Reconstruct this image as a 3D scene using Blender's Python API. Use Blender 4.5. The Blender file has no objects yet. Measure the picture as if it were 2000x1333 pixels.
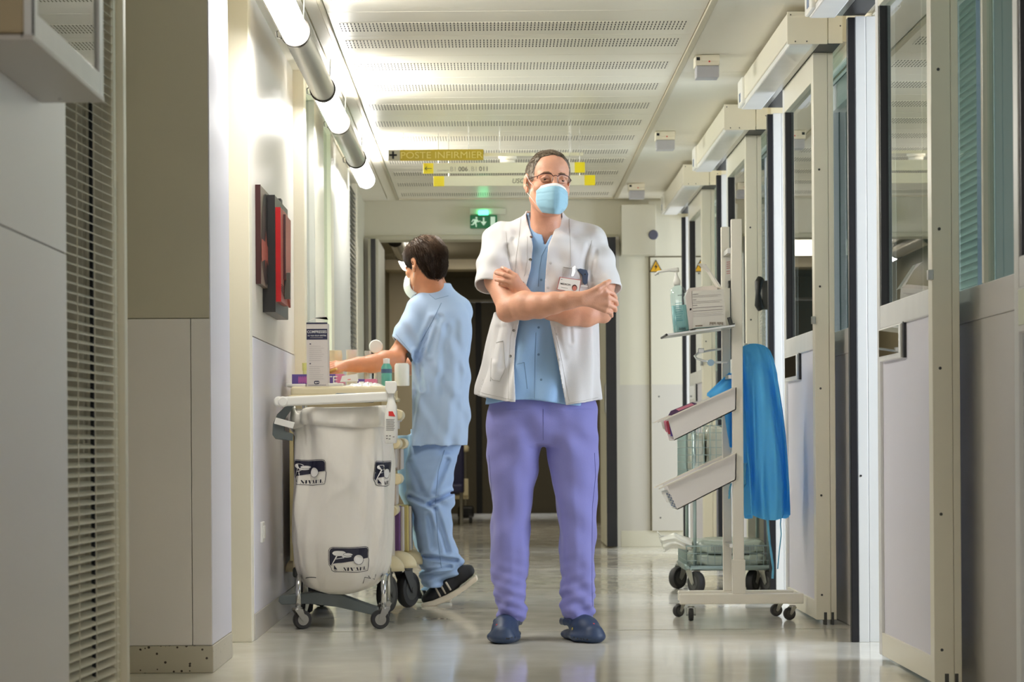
import bpy, math, random
import numpy as np
from mathutils import Vector, Matrix
random.seed(7); RNG = np.random.RandomState(5)
PI = math.pi
C = bpy.context.scene.collection
scene = bpy.context.scene
R_ = math.radians

# ------------------------------------------------------------------ camera, world, exposure
ROLL = R_(0.38); CAMZ = 0.735; FPX = 4400.0; VPX, VPY = 963.0, 868.0
cam = bpy.data.cameras.new('camera'); camo = bpy.data.objects.new('camera', cam); C.objects.link(camo)
camo.location = (0, 0, CAMZ); camo.rotation_euler = (R_(90), ROLL, 0)
cam.sensor_width = 36; cam.lens = FPX / 2000 * 36
cam.shift_x = (1000 - VPX) / 2000; cam.shift_y = (VPY - 666.5) / 2000
cam.clip_start = 0.05; cam.clip_end = 100
cam.dof.use_dof = True; cam.dof.focus_distance = 8.3; cam.dof.aperture_fstop = 7.0
scene.camera = camo
world = bpy.data.worlds.new('world'); scene.world = world; world.use_nodes = True
bg = world.node_tree.nodes['Background']; bg.inputs[0].default_value = (1.0, 0.99, 0.98, 1); bg.inputs[1].default_value = 2.5
scene.view_settings.view_transform = 'Standard'; scene.view_settings.look = 'None'
scene.view_settings.gamma = 1; scene.view_settings.use_curve_mapping = False
scene.view_settings.exposure = 0.20
LAMP = 56.0
try:
    scene.cycles.use_denoising = True
    scene.cycles.max_bounces = 10; scene.cycles.diffuse_bounces = 8; scene.cycles.glossy_bounces = 5
    scene.cycles.transparent_max_bounces = 12; scene.cycles.sample_clamp_indirect = 6
    scene.cycles.caustics_reflective = False; scene.cycles.caustics_refractive = False
except Exception:
    pass

def W(px, py, Y):
    """world point at depth Y that the photograph shows at pixel (px, py)"""
    dx, dy = px - VPX, VPY - py
    c, s = math.cos(ROLL), math.sin(ROLL)
    return Vector(((dx * c + dy * s) * Y / FPX, Y, CAMZ + (-dx * s + dy * c) * Y / FPX))
def WX(px, Y): return (px - VPX) * Y / FPX
def WZ(py, Y): return CAMZ + (VPY - py) * Y / FPX


# daylight from the windows of the side rooms (lamp objects at the room's outer wall)
def room_window(y, e, x=3.25, w=1.9, h=1.3, z=1.45):
    l = bpy.data.lights.new('daylight', 'AREA'); l.shape = 'RECTANGLE'; l.size = w; l.size_y = h; l.energy = e; l.color = (.80, .88, 1.0)
    o = bpy.data.objects.new('daylight', l); C.objects.link(o); o.location = (x, y, z); o.rotation_euler = (R_(90), 0, R_(90)); return o
room_window(7.3, 90); room_window(9.6, 90); room_window(12.0, 70); room_window(14.4, 70)
def added_area_light(x, y, w, l_, e, z=2.44, col=(1.0, .97, .91)):
    l = bpy.data.lights.new('added_fill', 'AREA'); l.shape = 'RECTANGLE'; l.size = w; l.size_y = l_; l.energy = e; l.color = col
    o = bpy.data.objects.new('added_fill', l); C.objects.link(o); o.location = (x, y, z); return o
st = added_area_light(-2.1, 11.3, 1.6, 1.6, 130, 1.5); st.rotation_euler = (0, R_(-90), 0)      # unseen upright light added in the nurse station to brighten the corridor
added_area_light(.0, 18.6, .8, 3.0, 24, 2.40, (1.0, .93, .76))   # unseen fill light added to lift the corridor beyond the opening

# ------------------------------------------------------------------ materials
def lin(c):
    return tuple(((v / 255) / 12.92 if v / 255 <= 0.04045 else ((v / 255 + 0.055) / 1.055) ** 2.4) for v in c)
def mat(name, rgb, rough=0.5, metal=0.0, spec=0.5, var=None, bump=None, coat=0.0, trans=0.0, sheen=0.0, emit=None, alpha=1.0, sss=0.0, aniso=None):
    m = bpy.data.materials.new(name); m.use_nodes = True
    nt = m.node_tree; b = nt.nodes['Principled BSDF']
    col = lin(rgb) + (1,)
    b.inputs['Base Color'].default_value = col
    b.inputs['Roughness'].default_value = rough; b.inputs['Metallic'].default_value = metal
    b.inputs['Specular IOR Level'].default_value = spec
    if coat: b.inputs['Coat Weight'].default_value = coat; b.inputs['Coat Roughness'].default_value = 0.08
    if trans: b.inputs['Transmission Weight'].default_value = trans
    if sheen: b.inputs['Sheen Weight'].default_value = sheen
    if sss:
        b.inputs['Subsurface Weight'].default_value = sss; b.inputs['Subsurface Radius'].default_value = (0.012, 0.005, 0.003)
        b.inputs['Subsurface Scale'].default_value = 0.6
    if alpha < 1: b.inputs['Alpha'].default_value = alpha
    if emit:
        b.inputs['Emission Color'].default_value = lin(emit[0]) + (1,); b.inputs['Emission Strength'].default_value = emit[1]
    tc = None
    if var or bump:
        tc = nt.nodes.new('ShaderNodeTexCoord')
    if var:
        sc, amt = var[0], var[1]
        n = nt.nodes.new('ShaderNodeTexNoise'); n.inputs['Scale'].default_value = sc; n.inputs['Detail'].default_value = 5
        if len(var) > 2:
            mp = nt.nodes.new('ShaderNodeMapping'); mp.inputs['Scale'].default_value = var[2]
            nt.links.new(tc.outputs['Object'], mp.inputs[0]); nt.links.new(mp.outputs[0], n.inputs['Vector'])
        else:
            nt.links.new(tc.outputs['Object'], n.inputs['Vector'])
        mx = nt.nodes.new('ShaderNodeMix'); mx.data_type = 'RGBA'
        mr = nt.nodes.new('ShaderNodeMapRange'); mr.inputs[1].default_value = 0.3; mr.inputs[2].default_value = 0.7
        nt.links.new(n.outputs['Fac'], mr.inputs[0]); nt.links.new(mr.outputs[0], mx.inputs[0])
        mx.inputs[6].default_value = tuple(v * (1 - amt) for v in col[:3]) + (1,)
        mx.inputs[7].default_value = tuple(min(1, v * (1 + amt)) for v in col[:3]) + (1,)
        nt.links.new(mx.outputs[2], b.inputs['Base Color'])
    if bump:
        n = nt.nodes.new('ShaderNodeTexNoise'); n.inputs['Scale'].default_value = bump[0]; n.inputs['Detail'].default_value = 4
        if len(bump) > 2:
            mp = nt.nodes.new('ShaderNodeMapping'); mp.inputs['Scale'].default_value = bump[2]
            nt.links.new(tc.outputs['Object'], mp.inputs[0]); nt.links.new(mp.outputs[0], n.inputs['Vector'])
        else:
            nt.links.new(tc.outputs['Object'], n.inputs['Vector'])
        bp = nt.nodes.new('ShaderNodeBump'); bp.inputs['Strength'].default_value = bump[1]; bp.inputs['Distance'].default_value = 0.01
        nt.links.new(n.outputs['Fac'], bp.inputs['Height']); nt.links.new(bp.outputs[0], b.inputs['Normal'])
    return m
def glass_mat(name, tint, refl=0.10, rough=0.0):
    """clear flat pane: mostly transparent, mirror-like at grazing angles"""
    m = bpy.data.materials.new(name); m.use_nodes = True; nt = m.node_tree; nt.nodes.clear()
    out = nt.nodes.new('ShaderNodeOutputMaterial'); t = nt.nodes.new('ShaderNodeBsdfTransparent'); g = nt.nodes.new('ShaderNodeBsdfGlossy')
    t.inputs[0].default_value = tuple(tint) + (1,); g.inputs['Roughness'].default_value = rough
    fr = nt.nodes.new('ShaderNodeFresnel'); fr.inputs[0].default_value = 1.5
    ad = nt.nodes.new('ShaderNodeMath'); ad.operation = 'ADD'; ad.use_clamp = True; ad.inputs[1].default_value = refl
    nt.links.new(fr.outputs[0], ad.inputs[0])
    ge = nt.nodes.new('ShaderNodeNewGeometry'); iv = nt.nodes.new('ShaderNodeMath'); iv.operation = 'SUBTRACT'; iv.inputs[0].default_value = 1.0; nt.links.new(ge.outputs['Backfacing'], iv.inputs[1])
    mu = nt.nodes.new('ShaderNodeMath'); mu.operation = 'MULTIPLY'; nt.links.new(ad.outputs[0], mu.inputs[0]); nt.links.new(iv.outputs[0], mu.inputs[1])
    mx = nt.nodes.new('ShaderNodeMixShader'); nt.links.new(mu.outputs[0], mx.inputs[0]); nt.links.new(t.outputs[0], mx.inputs[1]); nt.links.new(g.outputs[0], mx.inputs[2])
    nt.links.new(mx.outputs[0], out.inputs[0]); return m

cream = mat('cream_paint', (232, 226, 208), 0.40, spec=.25, var=(1.5, 0.02), bump=(180, 0.02))
cream_gloss = mat('cream_lacquer', (236, 231, 214), 0.28, var=(2, 0.02))
wall_white = mat('wall_white', (228, 222, 213), 0.34, spec=.08, var=(1.2, 0.02), bump=(3, 0.012, (1, 1, 0.3)))
wall_shade = mat('column_paint', (200, 194, 176), 0.45, var=(1.3, 0.02), bump=(150, 0.02))
lavender = mat('lavender_panel', (222, 220, 230), 0.38, spec=.2, var=(1.3, 0.02), bump=(160, 0.02))
near_panel = mat('near_wall_panel', (236, 231, 229), 0.40, var=(1.0, 0.02), bump=(160, 0.02))
grey_panel = mat('grey_panel', (192, 187, 181), 0.40, var=(1.0, 0.02), bump=(160, 0.02))
jamb_white = mat('jamb_white', (226, 226, 224), 0.35, var=(9, 0.03, (1, 1, 0.2)))
ceil_white = mat('ceiling_white', (236, 232, 220), 0.45, var=(0.8, 0.015))
ceil_metal = mat('ceiling_metal', (234, 229, 214), 0.28, metal=0.0, spec=.4, var=(0.9, 0.03), bump=(4, 0.015, (0.3, 2, 1)))
far_wall = mat('far_wall_paint', (212, 208, 190), 0.5, var=(1, 0.02))
far_grey = mat('far_wall_grey', (200, 196, 186), 0.5)
rubber = mat('black_rubber', (16, 15, 20), 0.42)
dark_gap = mat('dark_gap', (10, 9, 8), 0.7)
trim_metal = mat('trim_metal', (196, 188, 165), 0.35, metal=0.3)
alu = mat('aluminium', (196, 196, 192), 0.30, metal=0.9, var=(3, 0.05, (1, 0.1, 1)))
chrome = mat('chrome', (205, 206, 204), 0.12, metal=1.0)
steel = mat('steel', (178, 178, 174), 0.28, metal=0.9)
mirror = mat('mirror', (225, 226, 220), 0.03, metal=1.0)
glass = glass_mat('clear_glass', (0.80, 0.86, 0.82), 0.42)
glass_green = glass_mat('green_tinted_glass', (0.78, 0.86, 0.83), 0.0)
def translucent_mat(name, rgb, share=.5):
    m = bpy.data.materials.new(name); m.use_nodes = True; nt = m.node_tree; nt.nodes.clear()
    o = nt.nodes.new('ShaderNodeOutputMaterial'); d = nt.nodes.new('ShaderNodeBsdfDiffuse'); t = nt.nodes.new('ShaderNodeBsdfTranslucent'); x = nt.nodes.new('ShaderNodeMixShader'); x.inputs[0].default_value = share
    for n in (d, t): n.inputs[0].default_value = lin(rgb) + (1,)
    nt.links.new(d.outputs[0], x.inputs[1]); nt.links.new(t.outputs[0], x.inputs[2]); nt.links.new(x.outputs[0], o.inputs[0]); return m
blind_pale = mat('blind_pale_green', (178, 188, 178), .5)
glass_station = glass_mat('station_glass', (0.45, 0.52, 0.48), 0.12)
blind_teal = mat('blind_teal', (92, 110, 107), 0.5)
blind_white = mat('blind_cream', (240, 234, 218), 0.32, spec=0.6)
olive_dark = mat('olive_door', (112, 104, 84), 0.5, var=(2, 0.03))
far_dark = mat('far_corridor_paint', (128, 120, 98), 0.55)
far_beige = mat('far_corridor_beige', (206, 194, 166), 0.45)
black = mat('matte_black', (14, 14, 15), 0.5)
white_pl = mat('white_plastic', (235, 234, 228), 0.35)
cream_pl = mat('cream_plastic', (228, 215, 178), 0.38)
grey_pl = mat('grey_plastic', (96, 104, 104), 0.45)
dgrey_pl = mat('dark_grey_plastic', (70, 70, 68), 0.5)
tyre = mat('tyre_rubber', (42, 41, 42), 0.6)
red_dot = mat('red_dot', (200, 40, 40), 0.4)
lens_grey = mat('diffuser_grey', (188, 188, 196), 0.3, trans=0.1)
ink_grey = mat('ink_grey', (120, 116, 112), 0.6)
ink_dark = mat('ink_dark', (38, 36, 40), 0.6)
navy = mat('navy_print', (24, 26, 62), 0.5)
white_ink = mat('white_print', (232, 230, 226), 0.5)
carton = mat('white_carton', (226, 222, 214), 0.5, var=(8, 0.015))
carton_grey = mat('carton_shade', (214, 206, 200), 0.5)

def floor_mat():
    m = mat('vinyl_floor', (214, 210, 200), 0.10, spec=0.65); nt = m.node_tree; b = nt.nodes['Principled BSDF']
    tc = nt.nodes.new('ShaderNodeTexCoord')
    n1 = nt.nodes.new('ShaderNodeTexNoise'); n1.inputs['Scale'].default_value = 0.9; n1.inputs['Detail'].default_value = 6
    n2 = nt.nodes.new('ShaderNodeTexNoise'); n2.inputs['Scale'].default_value = 260; n2.inputs['Detail'].default_value = 2
    n3 = nt.nodes.new('ShaderNodeTexNoise'); n3.inputs['Scale'].default_value = 5.0; n3.inputs['Detail'].default_value = 5
    for n in (n1, n2, n3): nt.links.new(tc.outputs['Object'], n.inputs['Vector'])
    r = nt.nodes.new('ShaderNodeValToRGB')
    r.color_ramp.elements[0].position = 0.3; r.color_ramp.elements[0].color = lin((210, 206, 194)) + (1,)
    r.color_ramp.elements[1].position = 0.72; r.color_ramp.elements[1].color = lin((228, 224, 213)) + (1,)
    ad = nt.nodes.new('ShaderNodeMath'); ad.operation = 'MULTIPLY_ADD'; ad.inputs[1].default_value = 0.25
    nt.links.new(n2.outputs['Fac'], ad.inputs[0]); nt.links.new(n1.outputs['Fac'], ad.inputs[2])
    sub = nt.nodes.new('ShaderNodeMath'); sub.operation = 'SUBTRACT'; sub.inputs[1].default_value = 0.125
    nt.links.new(ad.outputs[0], sub.inputs[0]); nt.links.new(sub.outputs[0], r.inputs[0]); nt.links.new(r.outputs[0], b.inputs['Base Color'])
    mr = nt.nodes.new('ShaderNodeMapRange'); mr.inputs[1].default_value = 0.3; mr.inputs[2].default_value = 0.75
    mr.inputs[3].default_value = 0.05; mr.inputs[4].default_value = 0.17
    nt.links.new(n3.outputs['Fac'], mr.inputs[0]); nt.links.new(mr.outputs[0], b.inputs['Roughness'])
    n4 = nt.nodes.new('ShaderNodeTexNoise'); n4.inputs['Scale'].default_value = 9.0; n4.inputs['Detail'].default_value = 3
    nt.links.new(tc.outputs['Object'], n4.inputs['Vector'])
    bp = nt.nodes.new('ShaderNodeBump'); bp.inputs['Strength'].default_value = 0.014; bp.inputs['Distance'].default_value = 0.01
    nt.links.new(n4.outputs['Fac'], bp.inputs['Height']); nt.links.new(bp.outputs[0], b.inputs['Normal'])
    return m
def terrazzo_mat():
    m = mat('speckled_skirting', (196, 189, 172), 0.4); nt = m.node_tree; b = nt.nodes['Principled BSDF']
    tc = nt.nodes.new('ShaderNodeTexCoord'); v = nt.nodes.new('ShaderNodeTexVoronoi'); v.inputs['Scale'].default_value = 75
    nt.links.new(tc.outputs['Object'], v.inputs['Vector'])
    sp = nt.nodes.new('ShaderNodeSeparateColor'); nt.links.new(v.outputs['Color'], sp.inputs[0])
    a = nt.nodes.new('ShaderNodeMath'); a.operation = 'LESS_THAN'; a.inputs[1].default_value = 0.32; nt.links.new(v.outputs['Distance'], a.inputs[0])
    c = nt.nodes.new('ShaderNodeMath'); c.operation = 'LESS_THAN'; c.inputs[1].default_value = 0.24; nt.links.new(sp.outputs[0], c.inputs[0])
    d = nt.nodes.new('ShaderNodeMath'); d.operation = 'MULTIPLY'; nt.links.new(a.outputs[0], d.inputs[0]); nt.links.new(c.outputs[0], d.inputs[1])
    mx = nt.nodes.new('ShaderNodeMix'); mx.data_type = 'RGBA'; nt.links.new(d.outputs[0], mx.inputs[0])
    mx.inputs[6].default_value = lin((196, 189, 172)) + (1,); mx.inputs[7].default_value = lin((62, 48, 36)) + (1,)
    nt.links.new(mx.outputs[2], b.inputs['Base Color']); return m
def perforated_mat():
    """pressed metal with rows of long punched slots (15 mm across, 50 mm along the corridor)"""
    m = mat('perforated_metal', (230, 225, 210), 0.30, spec=.4); nt = m.node_tree; b = nt.nodes['Principled BSDF']
    tc = nt.nodes.new('ShaderNodeTexCoord'); s = nt.nodes.new('ShaderNodeSeparateXYZ'); nt.links.new(tc.outputs['Object'], s.inputs[0])
    def frac(o, period, lim):
        d = nt.nodes.new('ShaderNodeMath'); d.operation = 'DIVIDE'; d.inputs[1].default_value = period; nt.links.new(o, d.inputs[0])
        f = nt.nodes.new('ShaderNodeMath'); f.operation = 'FRACT'; nt.links.new(d.outputs[0], f.inputs[0])
        l = nt.nodes.new('ShaderNodeMath'); l.operation = 'LESS_THAN'; l.inputs[1].default_value = lim; nt.links.new(f.outputs[0], l.inputs[0])
        return l.outputs[0]
    a = frac(s.outputs[0], 0.015, 0.30); c = frac(s.outputs[1], 0.05, 0.74)
    d = nt.nodes.new('ShaderNodeMath'); d.operation = 'MULTIPLY'; nt.links.new(a, d.inputs[0]); nt.links.new(c, d.inputs[1])
    mx = nt.nodes.new('ShaderNodeMix'); mx.data_type = 'RGBA'; nt.links.new(d.outputs[0], mx.inputs[0])
    mx.inputs[6].default_value = lin((230, 225, 210)) + (1,); mx.inputs[7].default_value = lin((40, 34, 26)) + (1,)
    nt.links.new(mx.outputs[2], b.inputs['Base Color'])
    r = nt.nodes.new('ShaderNodeMapRange'); r.inputs[3].default_value = 0.3; r.inputs[4].default_value = 0.9
    nt.links.new(d.outputs[0], r.inputs[0]); nt.links.new(r.outputs[0], b.inputs['Roughness']); return m
M_floor = floor_mat(); M_terrazzo = terrazzo_mat(); M_perf = perforated_mat()

# ------------------------------------------------------------------ object helpers
ORG = {}
def prop(o, label=None, cat=None, group=None, kind=None):
    if label: o['label'] = label
    if cat: o['category'] = cat
    if group: o['group'] = group
    if kind: o['kind'] = kind
    return o
def thing(name, label, cat, loc=(0, 0, 0), group=None):
    o = bpy.data.objects.new(name, None); C.objects.link(o); o.location = loc; o.empty_display_size = 0.05
    ORG[o.name] = Vector(loc); return prop(o, label, cat, group)
def copy_tree(o, loc=None, parent=None):
    c = o.copy(); C.objects.link(c)
    if parent is not None: c.parent = parent
    if loc is not None: c.location = loc
    for ch in [x for x in o.children]: copy_tree(ch, None, c)
    return c
def link_mesh(name, me, material, parent=None, smooth=False, kind=None, label=None):
    o = bpy.data.objects.new(name, me); C.objects.link(o)
    if material is not None and not me.materials: me.materials.append(material)
    if smooth:
        me.polygons.foreach_set('use_smooth', np.ones(len(me.polygons), dtype=bool))
    if parent is not None:
        o.parent = parent; ORG[o.name] = ORG[parent.name]
    else:
        ORG[o.name] = Vector((0, 0, 0))
    if kind: o['kind'] = kind
    if label: o['label'] = label
    return o
class MB:
    """collects shapes in world coordinates and links them as ONE mesh object"""
    def __init__(s): s.v = []; s.f = []
    def add(s, vs, fs):
        n = len(s.v); s.v.extend([tuple(p) for p in vs]); s.f.extend([tuple(i + n for i in f) for f in fs]); return s
    def box(s, x0, x1, y0, y1, z0, z1):
        return s.add([(x0, y0, z0), (x1, y0, z0), (x1, y1, z0), (x0, y1, z0), (x0, y0, z1), (x1, y0, z1), (x1, y1, z1), (x0, y1, z1)],
                     [(0, 3, 2, 1), (4, 5, 6, 7), (0, 1, 5, 4), (1, 2, 6, 5), (2, 3, 7, 6), (3, 0, 4, 7)])
    def bar(s, a, b, w, h, up=(0, 0, 1)):
        a, b = Vector(a), Vector(b); d = (b - a).normalized(); u = Vector(up)
        r = d.cross(u)
        if r.length < 1e-6: r = d.cross(Vector((0, 1, 0)))
        r.normalize(); u = r.cross(d).normalized(); r *= w / 2; u *= h / 2
        return s.add([a - r - u, a + r - u, a + r + u, a - r + u, b - r - u, b + r - u, b + r + u, b - r + u],
                     [(0, 1, 2, 3), (4, 7, 6, 5), (0, 4, 5, 1), (1, 5, 6, 2), (2, 6, 7, 3), (3, 7, 4, 0)])
    def rings(s, rings, close=True, cap=True):
        n = len(rings[0]); base = len(s.v)
        for r in rings: s.v.extend([tuple(p) for p in r])
        for i in range(len(rings) - 1):
            for j in range(n if close else n - 1):
                k = (j + 1) % n; s.f.append((base + i * n + j, base + i * n + k, base + (i + 1) * n + k, base + (i + 1) * n + j))
        if cap and close:
            s.f.append(tuple(base + j for j in range(n))[::-1]); s.f.append(tuple(base + (len(rings) - 1) * n + j for j in range(n)))
        return s
    def tube(s, pts, r, n=10, cap=True, closed=False):
        pts = [Vector(p) for p in pts]; m = len(pts); rr = r if hasattr(r, '__len__') else [r] * m
        t0 = (pts[1] - pts[0]).normalized(); ref = Vector((0, 0, 1)) if abs(t0.z) < 0.9 else Vector((0, 1, 0))
        u = t0.cross(ref).normalized(); out = []
        for i, p in enumerate(pts):
            if closed: t = (pts[(i + 1) % m] - pts[i - 1]).normalized()
            else: t = (pts[min(i + 1, m - 1)] - pts[max(i - 1, 0)]).normalized()
            u = (u - t * u.dot(t)).normalized(); w = t.cross(u)
            out.append([p + (u * math.cos(a) + w * math.sin(a)) * rr[i] for a in [2 * PI * k / n for k in range(n)]])
        if closed: out.append(out[0]); return s.rings(out, cap=False)
        return s.rings(out, cap=cap)
    def lathe(s, c, prof, axis=(0, 0, 1), n=20):
        c = Vector(c); ax = Vector(axis).normalized(); ref = Vector((1, 0, 0)) if abs(ax.x) < 0.9 else Vector((0, 1, 0))
        u = ax.cross(ref).normalized(); w = ax.cross(u)
        return s.rings([[c + ax * h + (u * math.cos(a) + w * math.sin(a)) * max(r, 1e-5) for a in [2 * PI * k / n for k in range(n)]] for r, h in prof])
    def prism(s, poly, f0, f1):
        """poly: list of (u, v); f0, f1 map (u, v) to the two faces"""
        a = [f0(*p) for p in poly]; b = [f1(*p) for p in poly]; n = len(poly)
        return s.add(a + b, [tuple(range(n))[::-1], tuple(range(n, 2 * n))] + [(i, (i + 1) % n, n + (i + 1) % n, n + i) for i in range(n)])
    def build(s, name, material, parent=None, smooth=False, bevel=0.0, kind=None, label=None, seg=2, auto=None):
        o = Vector((0, 0, 0)) if parent is None else ORG[parent.name]
        me = bpy.data.meshes.new(name); me.from_pydata([(x - o.x, y - o.y, z - o.z) for x, y, z in s.v], [], s.f); me.update()
        ob = link_mesh(name, me, material, parent, smooth, kind, label)
        if bevel:
            md = ob.modifiers.new('bevel', 'BEVEL'); md.width = bevel; md.segments = seg; md.limit_method = 'ANGLE'; md.angle_limit = R_(40)
        if auto:
            try: me.set_sharp_from_angle(angle=R_(auto))
            except Exception: pass
        return ob
def part(name, material, parent, *boxes, bevel=0.0, **k):
    m = MB()
    for b in boxes: m.box(*b)
    return m.build(name, material, parent, bevel=bevel, **k)
def struct(name, label, material, *boxes, bevel=0.0):
    o = part(name, material, None, *boxes, bevel=bevel); return prop(o, label, None, None, 'structure')
def arc(c, r, a0, a1, n=8):
    return [(c[0] + r * math.cos(a0 + (a1 - a0) * i / n), c[1] + r * math.sin(a0 + (a1 - a0) * i / n)) for i in range(n + 1)]
def rrect(u0, v0, u1, v1, r, n=5):
    return arc((u1 - r, v0 + r), r, -PI / 2, 0, n) + arc((u1 - r, v1 - r), r, 0, PI / 2, n) + arc((u0 + r, v1 - r), r, PI / 2, PI, n) + arc((u0 + r, v0 + r), r, PI, 1.5 * PI, n)
_TXT = {}
def text2d(s, size, bold=0.0, align='CENTER', shear=0.0):
    k = (s, bold, align, shear)
    if k not in _TXT:
        cu = bpy.data.curves.new('t', 'FONT'); cu.body = s; cu.size = 1; cu.align_x = align; cu.align_y = 'CENTER'; cu.offset = bold; cu.resolution_u = 3; cu.shear = shear
        ob = bpy.data.objects.new('t', cu); C.objects.link(ob)
        dg = bpy.context.evaluated_depsgraph_get(); me = ob.evaluated_get(dg).to_mesh()
        _TXT[k] = ([(v.co.x, v.co.y) for v in me.vertices], [tuple(p.vertices) for p in me.polygons])
        ob.evaluated_get(dg).to_mesh_clear(); bpy.data.objects.remove(ob); bpy.data.curves.remove(cu)
    v, f = _TXT[k]
    return [(x * size, y * size) for x, y in v], f
def text(mb, s, size, fn, bold=0.0, align='CENTER', sx=1.0, shear=0.0):
    v, f = text2d(s, size, bold, align, shear); mb.add([fn(x * sx, y) for x, y in v], f); return mb
def text_width(s, size, bold=0.0):
    v, f = text2d(s, size, bold); return max(x for x, y in v) - min(x for x, y in v)
def poly(mb, pts, fn):
    mb.add([fn(*p) for p in pts], [tuple(range(len(pts)))]); return mb
def strips(mb, u0, u1, vs, h, fn, jitter=0.0):
    for v in vs:
        a, b = u0, u1 - random.random() * jitter
        poly(mb, [(a, v), (b, v), (b, v + h), (a, v + h)], fn)
    return mb

# ------------------------------------------------------------------ the setting
CZ = 2.455
WAIN = 1.148
fl = struct('floor', 'glossy light grey-beige vinyl corridor floor reflecting the lamps', M_floor, (-2.4, 4.2, -3, 26, -0.06, 0.0))
seam = mat('floor_seam', (150, 143, 124), 0.3)
part('seam_line', seam, fl, (-1.3, 1.42, 8.855, 8.867, -0.001, 0.0006))
part('seam_line', seam, fl, (-1.3, 1.42, 13.2, 13.214, -0.001, 0.0006))
ce = struct('ceiling', 'cream ceiling with a tray of perforated metal panels', ceil_white, (-2.4, 4.2, -3, 15.98, CZ + 0.012, CZ + 0.12))
ys = [-3, 0.8, 3.2, 5.6, 8.03, 10.43, 12.83, 15.23, 15.78]
for i in range(len(ys) - 1):
    a, b = ys[i] + 0.002, ys[i + 1] - 0.002
    part('ceiling_panel', ceil_white, ce, (-1.3, -0.73, a, b, CZ - 0.004, CZ + 0.014), bevel=0.0015)
    part('ceiling_panel', ceil_white, ce, (-0.721, -0.672, a, b, CZ - 0.004, CZ + 0.014))
    part('ceiling_panel', ceil_white, ce, (0.884, 1.44, a, b, CZ - 0.004, CZ + 0.014), bevel=0.0015)
st_y = [6.24, 6.84, 7.44, 8.04, 8.6, 9.263, 9.653, 10.235, 10.842, 11.46, 12.06, 12.655, 13.254, 13.68, 14.28, 14.87, 15.47]
bnd = [5.94] + [(st_y[i] + st_y[i + 1]) / 2 for i in range(len(st_y) - 1)] + [15.72]
perf_me = None
for i, y in enumerate(st_y):
    pn = part('perforated_ceiling_panel', ceil_metal, ce, (-0.648, 0.852, bnd[i] + 0.002, bnd[i + 1] - 0.002, CZ - 0.002, CZ + 0.014), bevel=0.0015)
    if perf_me is None:
        m = MB(); m.box(-0.615, 0.81, -0.1, 0.1 - 0.013, -0.0012, 0.004); o = m.build('slotted_strip', M_perf, pn); perf_me = o.data
    else:
        o = link_mesh('slotted_strip', perf_me, None, pn)
    o.location = (0, y, CZ - 0.002)
part('ceiling_panel', ceil_metal, ce, (-0.648, 0.852, -3, 5.936, CZ - 0.002, CZ + 0.014))
t1 = struct('trim_1', 'long metal bead along the lamp side of the ceiling tray', trim_metal, (-0.670, -0.650, -3, 15.74, CZ - 0.012, CZ + 0.012), bevel=0.003)
t2 = struct('trim_2', 'long metal bead along the door side of the ceiling tray', trim_metal, (0.854, 0.880, -3, 15.74, CZ - 0.014, CZ + 0.012), bevel=0.003)
t3 = struct('trim_3', 'short metal bead closing the far end of the ceiling tray', trim_metal, (-0.650, 0.854, 15.722, 15.742, CZ - 0.010, CZ + 0.012), bevel=0.003)

# left side, near: panelled wall, blind window, post
wl = prop(thing('wall_left', 'grey panelled wall nearest on the left', None), kind='structure')
part('wall_panel', near_panel, wl, (-1.05, -0.91, -2, 4.82, WAIN + 0.0015, CZ), bevel=0.001)
part('wall_panel', near_panel, wl, (-1.05, -0.91, -2, 4.82, 0.0, WAIN - 0.0015), bevel=0.001)
part('wall_core', dark_gap, wl, (-1.04, -0.914, -2, 4.81, 0.0, CZ))
part('recess_wall', wall_shade, wl, (-1.34, -1.25, 4.7, 8.45, 0.0, CZ))
part('end_post', cream, wl, (-1.30, -0.905, 8.42, 8.50, 0.0, CZ), bevel=0.003)
w1 = prop(thing('window_1', 'narrow blinded window frame between grey wall and column', None), kind='structure')
part('frame', cream, w1, (-0.985, -0.918, 5.46, 5.52, 0.0, CZ), (-1.25, -0.985, 5.47, 5.52, 0, CZ), bevel=0.003)
part('frame', cream, w1, (-0.900, -0.926, 5.52, 5.56, 0.0, CZ), bevel=0.002)
part('sill', cream, w1, (-1.10, -0.93, 4.83, 5.46, 0.0, 0.09), bevel=0.003)
part('painted_dark_backing', mat('unlit_room', (58, 54, 46), .7), w1, (-1.10, -1.09, 4.83, 5.46, 0.0, CZ))  # dark sheet behind the pane; the unlit room's darkness is its colour
part('pane', glass_station, w1, (-1.065, -1.059, 4.83, 5.46, 0.09, CZ))
bl = thing('venetian_blind', 'cream venetian blind with thin slats beside the near grey wall', 'blind', (-0.945, 5.06, 0))
d = Vector((math.sin(R_(3.6)), math.cos(R_(3.6)), 0)); nrm = Vector((d.y, -d.x, 0))
sm = None
for i in range(106):
    z = 0.11 + i * 0.0216
    if sm is None:
        m = MB(); L = 0.60; rr = []
        for t in (-0.19, L - 0.19 - 0.0):
            cpos = Vector((-0.945, 5.06, 0)) + d * t
            rr.append([cpos + nrm * q * 0.0125 * math.cos(R_(24)) + Vector((0, 0, -q * 0.0125 * math.sin(R_(24)) + (1 - q * q) * 0.0022 + s)) for q, s in [(-1, 0), (-.5, 0), (0, 0), (.5, 0), (1, 0), (1, .0006), (.5, .0006), (0, .0006), (-.5, .0006), (-1, .0006)]])
        m.rings(rr); o = m.build('slat', blind_white, bl); sm = o.data
    else: o = link_mesh('slat', sm, None, bl)
    o.location.z = z
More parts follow.
